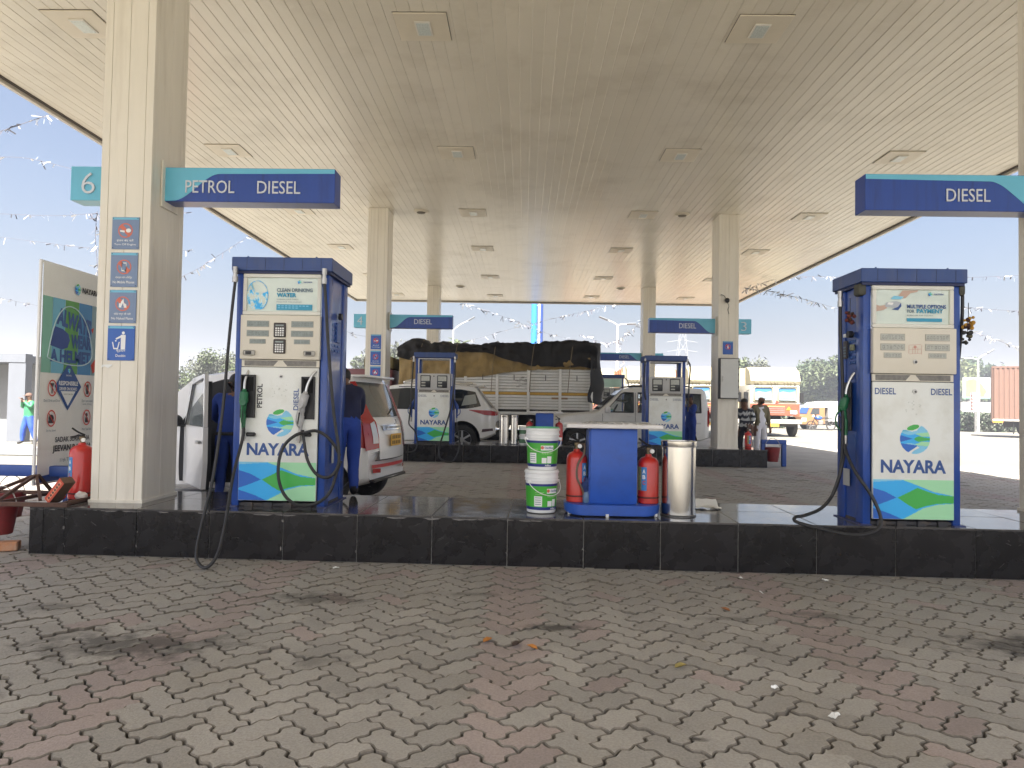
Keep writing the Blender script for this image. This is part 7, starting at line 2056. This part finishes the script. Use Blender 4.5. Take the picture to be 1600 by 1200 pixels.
# left side buildings
GREYW = mat('kiosk_grey', (.12, .13, .15), .6, var=.08, vscale=1)  # base grey darkened to stand in for shade on the kiosk front
t = thing('kiosk', 'grey flat roofed kiosk at the far left edge', 'building', (-18.5, 20.3, -.02))
MB().box(0, 4.05, 0, .3, 2.3, 2.55).obj('roof_beam', GREYW, t)
MB().box(3.55, 4.05, .02, .3, 0, 2.299).obj('pillar', GREYW, t); MB().box(0, .5, .02, .3, 0, 2.299).obj('pillar', GREYW, t)
MB().box(.2, 3.9, 1.2, 1.35, 0, 2.29).obj('back_wall', mat('kiosk_pale', (.20, .205, .21), .7, var=.08), t)
MB().box(0, 4.05, .301, 3.5, 2.3, 2.5).obj('roof', GREYW, t)
t = thing('boundary_wall', 'low blue grey wall with a pale coping behind the man in green', 'wall', (-22, 26.6, -.03))
MB().box(0, 12, 0, .25, 0, .95).obj('wall_body', mat('wall_bluegrey', (.11, .125, .15), .7, var=.08, vscale=1), t)
MB().box(0, 12, -.03, .28, .95, 1.02).obj('coping', mat('coping_grey', (.28, .28, .27), .8), t)
t = thing('boundary_wall', 'long pale wall behind the hedge at far left', 'wall', (-34, 33, -.03))
MB().box(0, 16, 0, .25, 0, 1.7).obj('wall_body', mat('wall_pale2', (.28, .28, .27), .8, var=.1, vscale=.8), t)
t = thing('kerb_beam', 'grey steel kerb beam lying across the sunlit lot at left', 'beam', (-17.5, 15.6, -.02), .0)
MB().bbox(0, 8.0, 0, .22, 0, .2, .02).obj('beam_body', mat('beam_grey', (.18, .19, .20), .6), t)
t = thing('red_barrel', 'red barrel top seen between the near left column and the hatchback mirror', 'barrel', (-9.97, 20.0, -.02))
MB().lathe([(.26, 0), (.28, .02), (.28, .55), (.30, .57), (.28, .59), (.26, .95), (.14, 1.12), (0, 1.14)], 20).obj('drum', mat('barrel_red', (.50, .03, .03), .45), t)

# tinsel bunting strings
TIN = mat('tinsel_silver', (.62, .64, .68), .3, metal=.6)
TIND = mat('tinsel_dark', (.10, .10, .12), .4)
def bunting(pts, label, seed, n=60, s_=.05):
    rr = random.Random(seed)
    P = [Vector(p) for p in pts]; c0 = P[0].copy()
    t = thing('bunting', label, 'bunting', tuple(c0), 0, 'tinsel bunting strings')
    Q = catmull([p - c0 for p in P], 10)
    MB().tube(Q, .006, 4).obj('string', TIND, t)
    b = MB()
    for k in range(n):
        u = rr.random() * (len(Q) - 1); i = int(u); p = Q[i].lerp(Q[min(i + 1, len(Q) - 1)], u - i)
        d = Vector((rr.gauss(0, .6), rr.gauss(0, .6), -rr.random() * 1.2 + .2)).normalized() * s_ * rr.uniform(1.5, 3.8); e = Vector((rr.gauss(0, 1), rr.gauss(0, 1), rr.gauss(0, 1))).normalized() * s_ * .42
        q = p + d
        b.add([tuple(p - e * .3), tuple(p + e), tuple(q + e * .6), tuple(q - e)], [(0, 1, 2, 3)], 0 if rr.random() < .62 else 1)
    b.obj('tinsel_flags', [TIN, TIND], t)['kind'] = 'stuff'
bunting([(-9.796, 12.000, 5.639), (-9.022, 12.000, 5.904), (-8.635, 12.000, 6.041), (-8.215, 12.000, 6.191)], 'tinsel string tied to the canopy edge at top left', 1, 26, .045)
bunting([(-11.417, 14.000, 6.062), (-10.243, 14.000, 6.101), (-9.259, 14.000, 5.903), (-8.014, 14.000, 5.554)], 'tinsel string just above the number 6 box', 2, 30, .05)
bunting([(-12.701, 16.000, 5.499), (-10.914, 16.000, 5.447), (-9.877, 16.000, 5.504), (-7.662, 16.000, 5.559)], 'level tinsel string left of the Turn Off Engine notice', 3, 44, .05)
bunting([(-14.267, 18.000, 5.475), (-12.587, 18.000, 5.280), (-11.082, 18.000, 5.134), (-8.590, 18.000, 5.099)], 'tinsel string above the helmet board', 4, 44, .05)
bunting([(-9.234, 15.000, 5.296), (-9.257, 15.000, 4.743), (-9.192, 15.000, 4.054), (-9.224, 15.000, 3.365)], 'short tinsel string hanging down beside the near left column', 5, 40, .045)
bunting([(-10.435, 20.000, 4.538), (-9.527, 20.000, 4.917), (-8.715, 20.000, 5.441), (-7.813, 20.000, 6.039)], 'rising tinsel string between the near left column and pump', 6, 50, .06)
bunting([(-15.413, 20.000, 4.194), (-14.292, 20.000, 3.952), (-12.992, 20.000, 3.787), (-11.330, 20.000, 3.738)], 'tinsel string passing behind the helmet board', 7, 30, .05)
bunting([(-7.100, 26.000, 4.106), (-6.240, 26.000, 3.765), (-5.198, 26.000, 3.662)], 'short tinsel string under the number 4 box', 8, 16, .06)
bunting([(-2.799, 31.000, 5.685), (-0.910, 32.000, 5.217), (1.008, 33.000, 4.621), (3.492, 34.000, 4.237)], 'falling tinsel string across the blue mast', 9, 80, .08)
bunting([(-2.637, 34.000, 4.329), (-0.346, 34.000, 5.009), (2.035, 33.000, 5.502), (3.997, 31.000, 5.754)], 'rising tinsel string across the blue mast', 10, 80, .08)
bunting([(2.720, 36.000, 4.915), (4.182, 36.000, 4.482), (5.158, 35.000, 4.978), (5.477, 33.000, 5.432)], 'tinsel string sagging past the middle street light', 11, 70, .08)
bunting([(5.220, 40.000, 4.916), (5.443, 40.000, 4.271), (5.563, 40.000, 3.265)], 'tinsel tail hanging down beside the middle street light pole', 12, 20, .08)
bunting([(7.284, 24.000, 5.240), (8.354, 24.000, 5.645), (9.638, 24.000, 5.771), (10.920, 24.000, 5.745)], 'highest tinsel string left of the right near pump', 13, 70, .055)
bunting([(6.775, 22.000, 5.013), (7.758, 22.000, 4.868), (8.740, 22.000, 4.643), (10.013, 22.000, 4.305)], 'drooping tinsel string left of the right near pump', 14, 90, .055)
bunting([(10.586, 18.000, 4.666), (11.382, 18.000, 4.693), (12.495, 18.000, 4.757), (13.288, 18.000, 4.848)], 'tinsel string right of the right pump cap', 15, 44, .05)
bunting([(11.761, 20.000, 4.250), (12.645, 20.000, 4.191), (13.879, 20.000, 4.137), (14.760, 20.000, 4.257)], 'tinsel string right of the payment advert', 16, 60, .05)
bunting([(11.761, 20.000, 3.640), (12.643, 20.000, 3.474), (13.699, 20.000, 3.115), (14.753, 20.000, 2.828)], 'lowest tinsel string right of the right near pump', 17, 70, .05)
# distant power pylon
t = thing('pylon', 'faint lattice power pylon far beyond the right open pump', 'pylon', (33.0, 150, -.03))
b = MB(); PY = mat('pylon_grey', (.16, .17, .18), .6)
hh = 17.5
for sx in (-1, 1):
    for sy in (-1, 1): b.tube([(sx * 2, sy * 2, 0), (sx * .5, sy * .5, hh)], .09, 4)
b.obj('leg_frame', PY, t)
b = MB()
for k in range(7):
    a, c = 2 - 1.5 * k / 7, 2 - 1.5 * (k + 1) / 7
    b.tube([(-a, -a, hh * k / 7), (c, -c, hh * (k + 1) / 7)], .06, 4).tube([(a, -a, hh * k / 7), (-c, -c, hh * (k + 1) / 7)], .06, 4)
b.obj('lattice_brace', PY, t)['kind'] = 'stuff'
for z in (13.0, 15.0, 17.0): MB().tube([(-3.2, 0, z), (0, 0, z + .5), (3.2, 0, z)], .09, 4).obj('cross_arm', PY, t)
# ------------------------------------------------------------------ haze
b = MB(); b.box(-1530, 1530, -1530, 1530, -1.03, 19.5)
hm = bpy.data.materials.new('haze')
hm.use_nodes = True
n_, l_ = hm.node_tree.nodes, hm.node_tree.links
for nd in list(n_):
    if nd.type == 'BSDF_PRINCIPLED': n_.remove(nd)
pv = n_.new('ShaderNodeVolumePrincipled')
pv.inputs['Color'].default_value = (.86, .90, 1.0, 1)
pv.inputs['Density'].default_value = .0032
pv.inputs['Anisotropy'].default_value = .2
l_.new(pv.outputs[0], n_['Material Output'].inputs['Volume'])
stuff(b.obj('haze', hm))
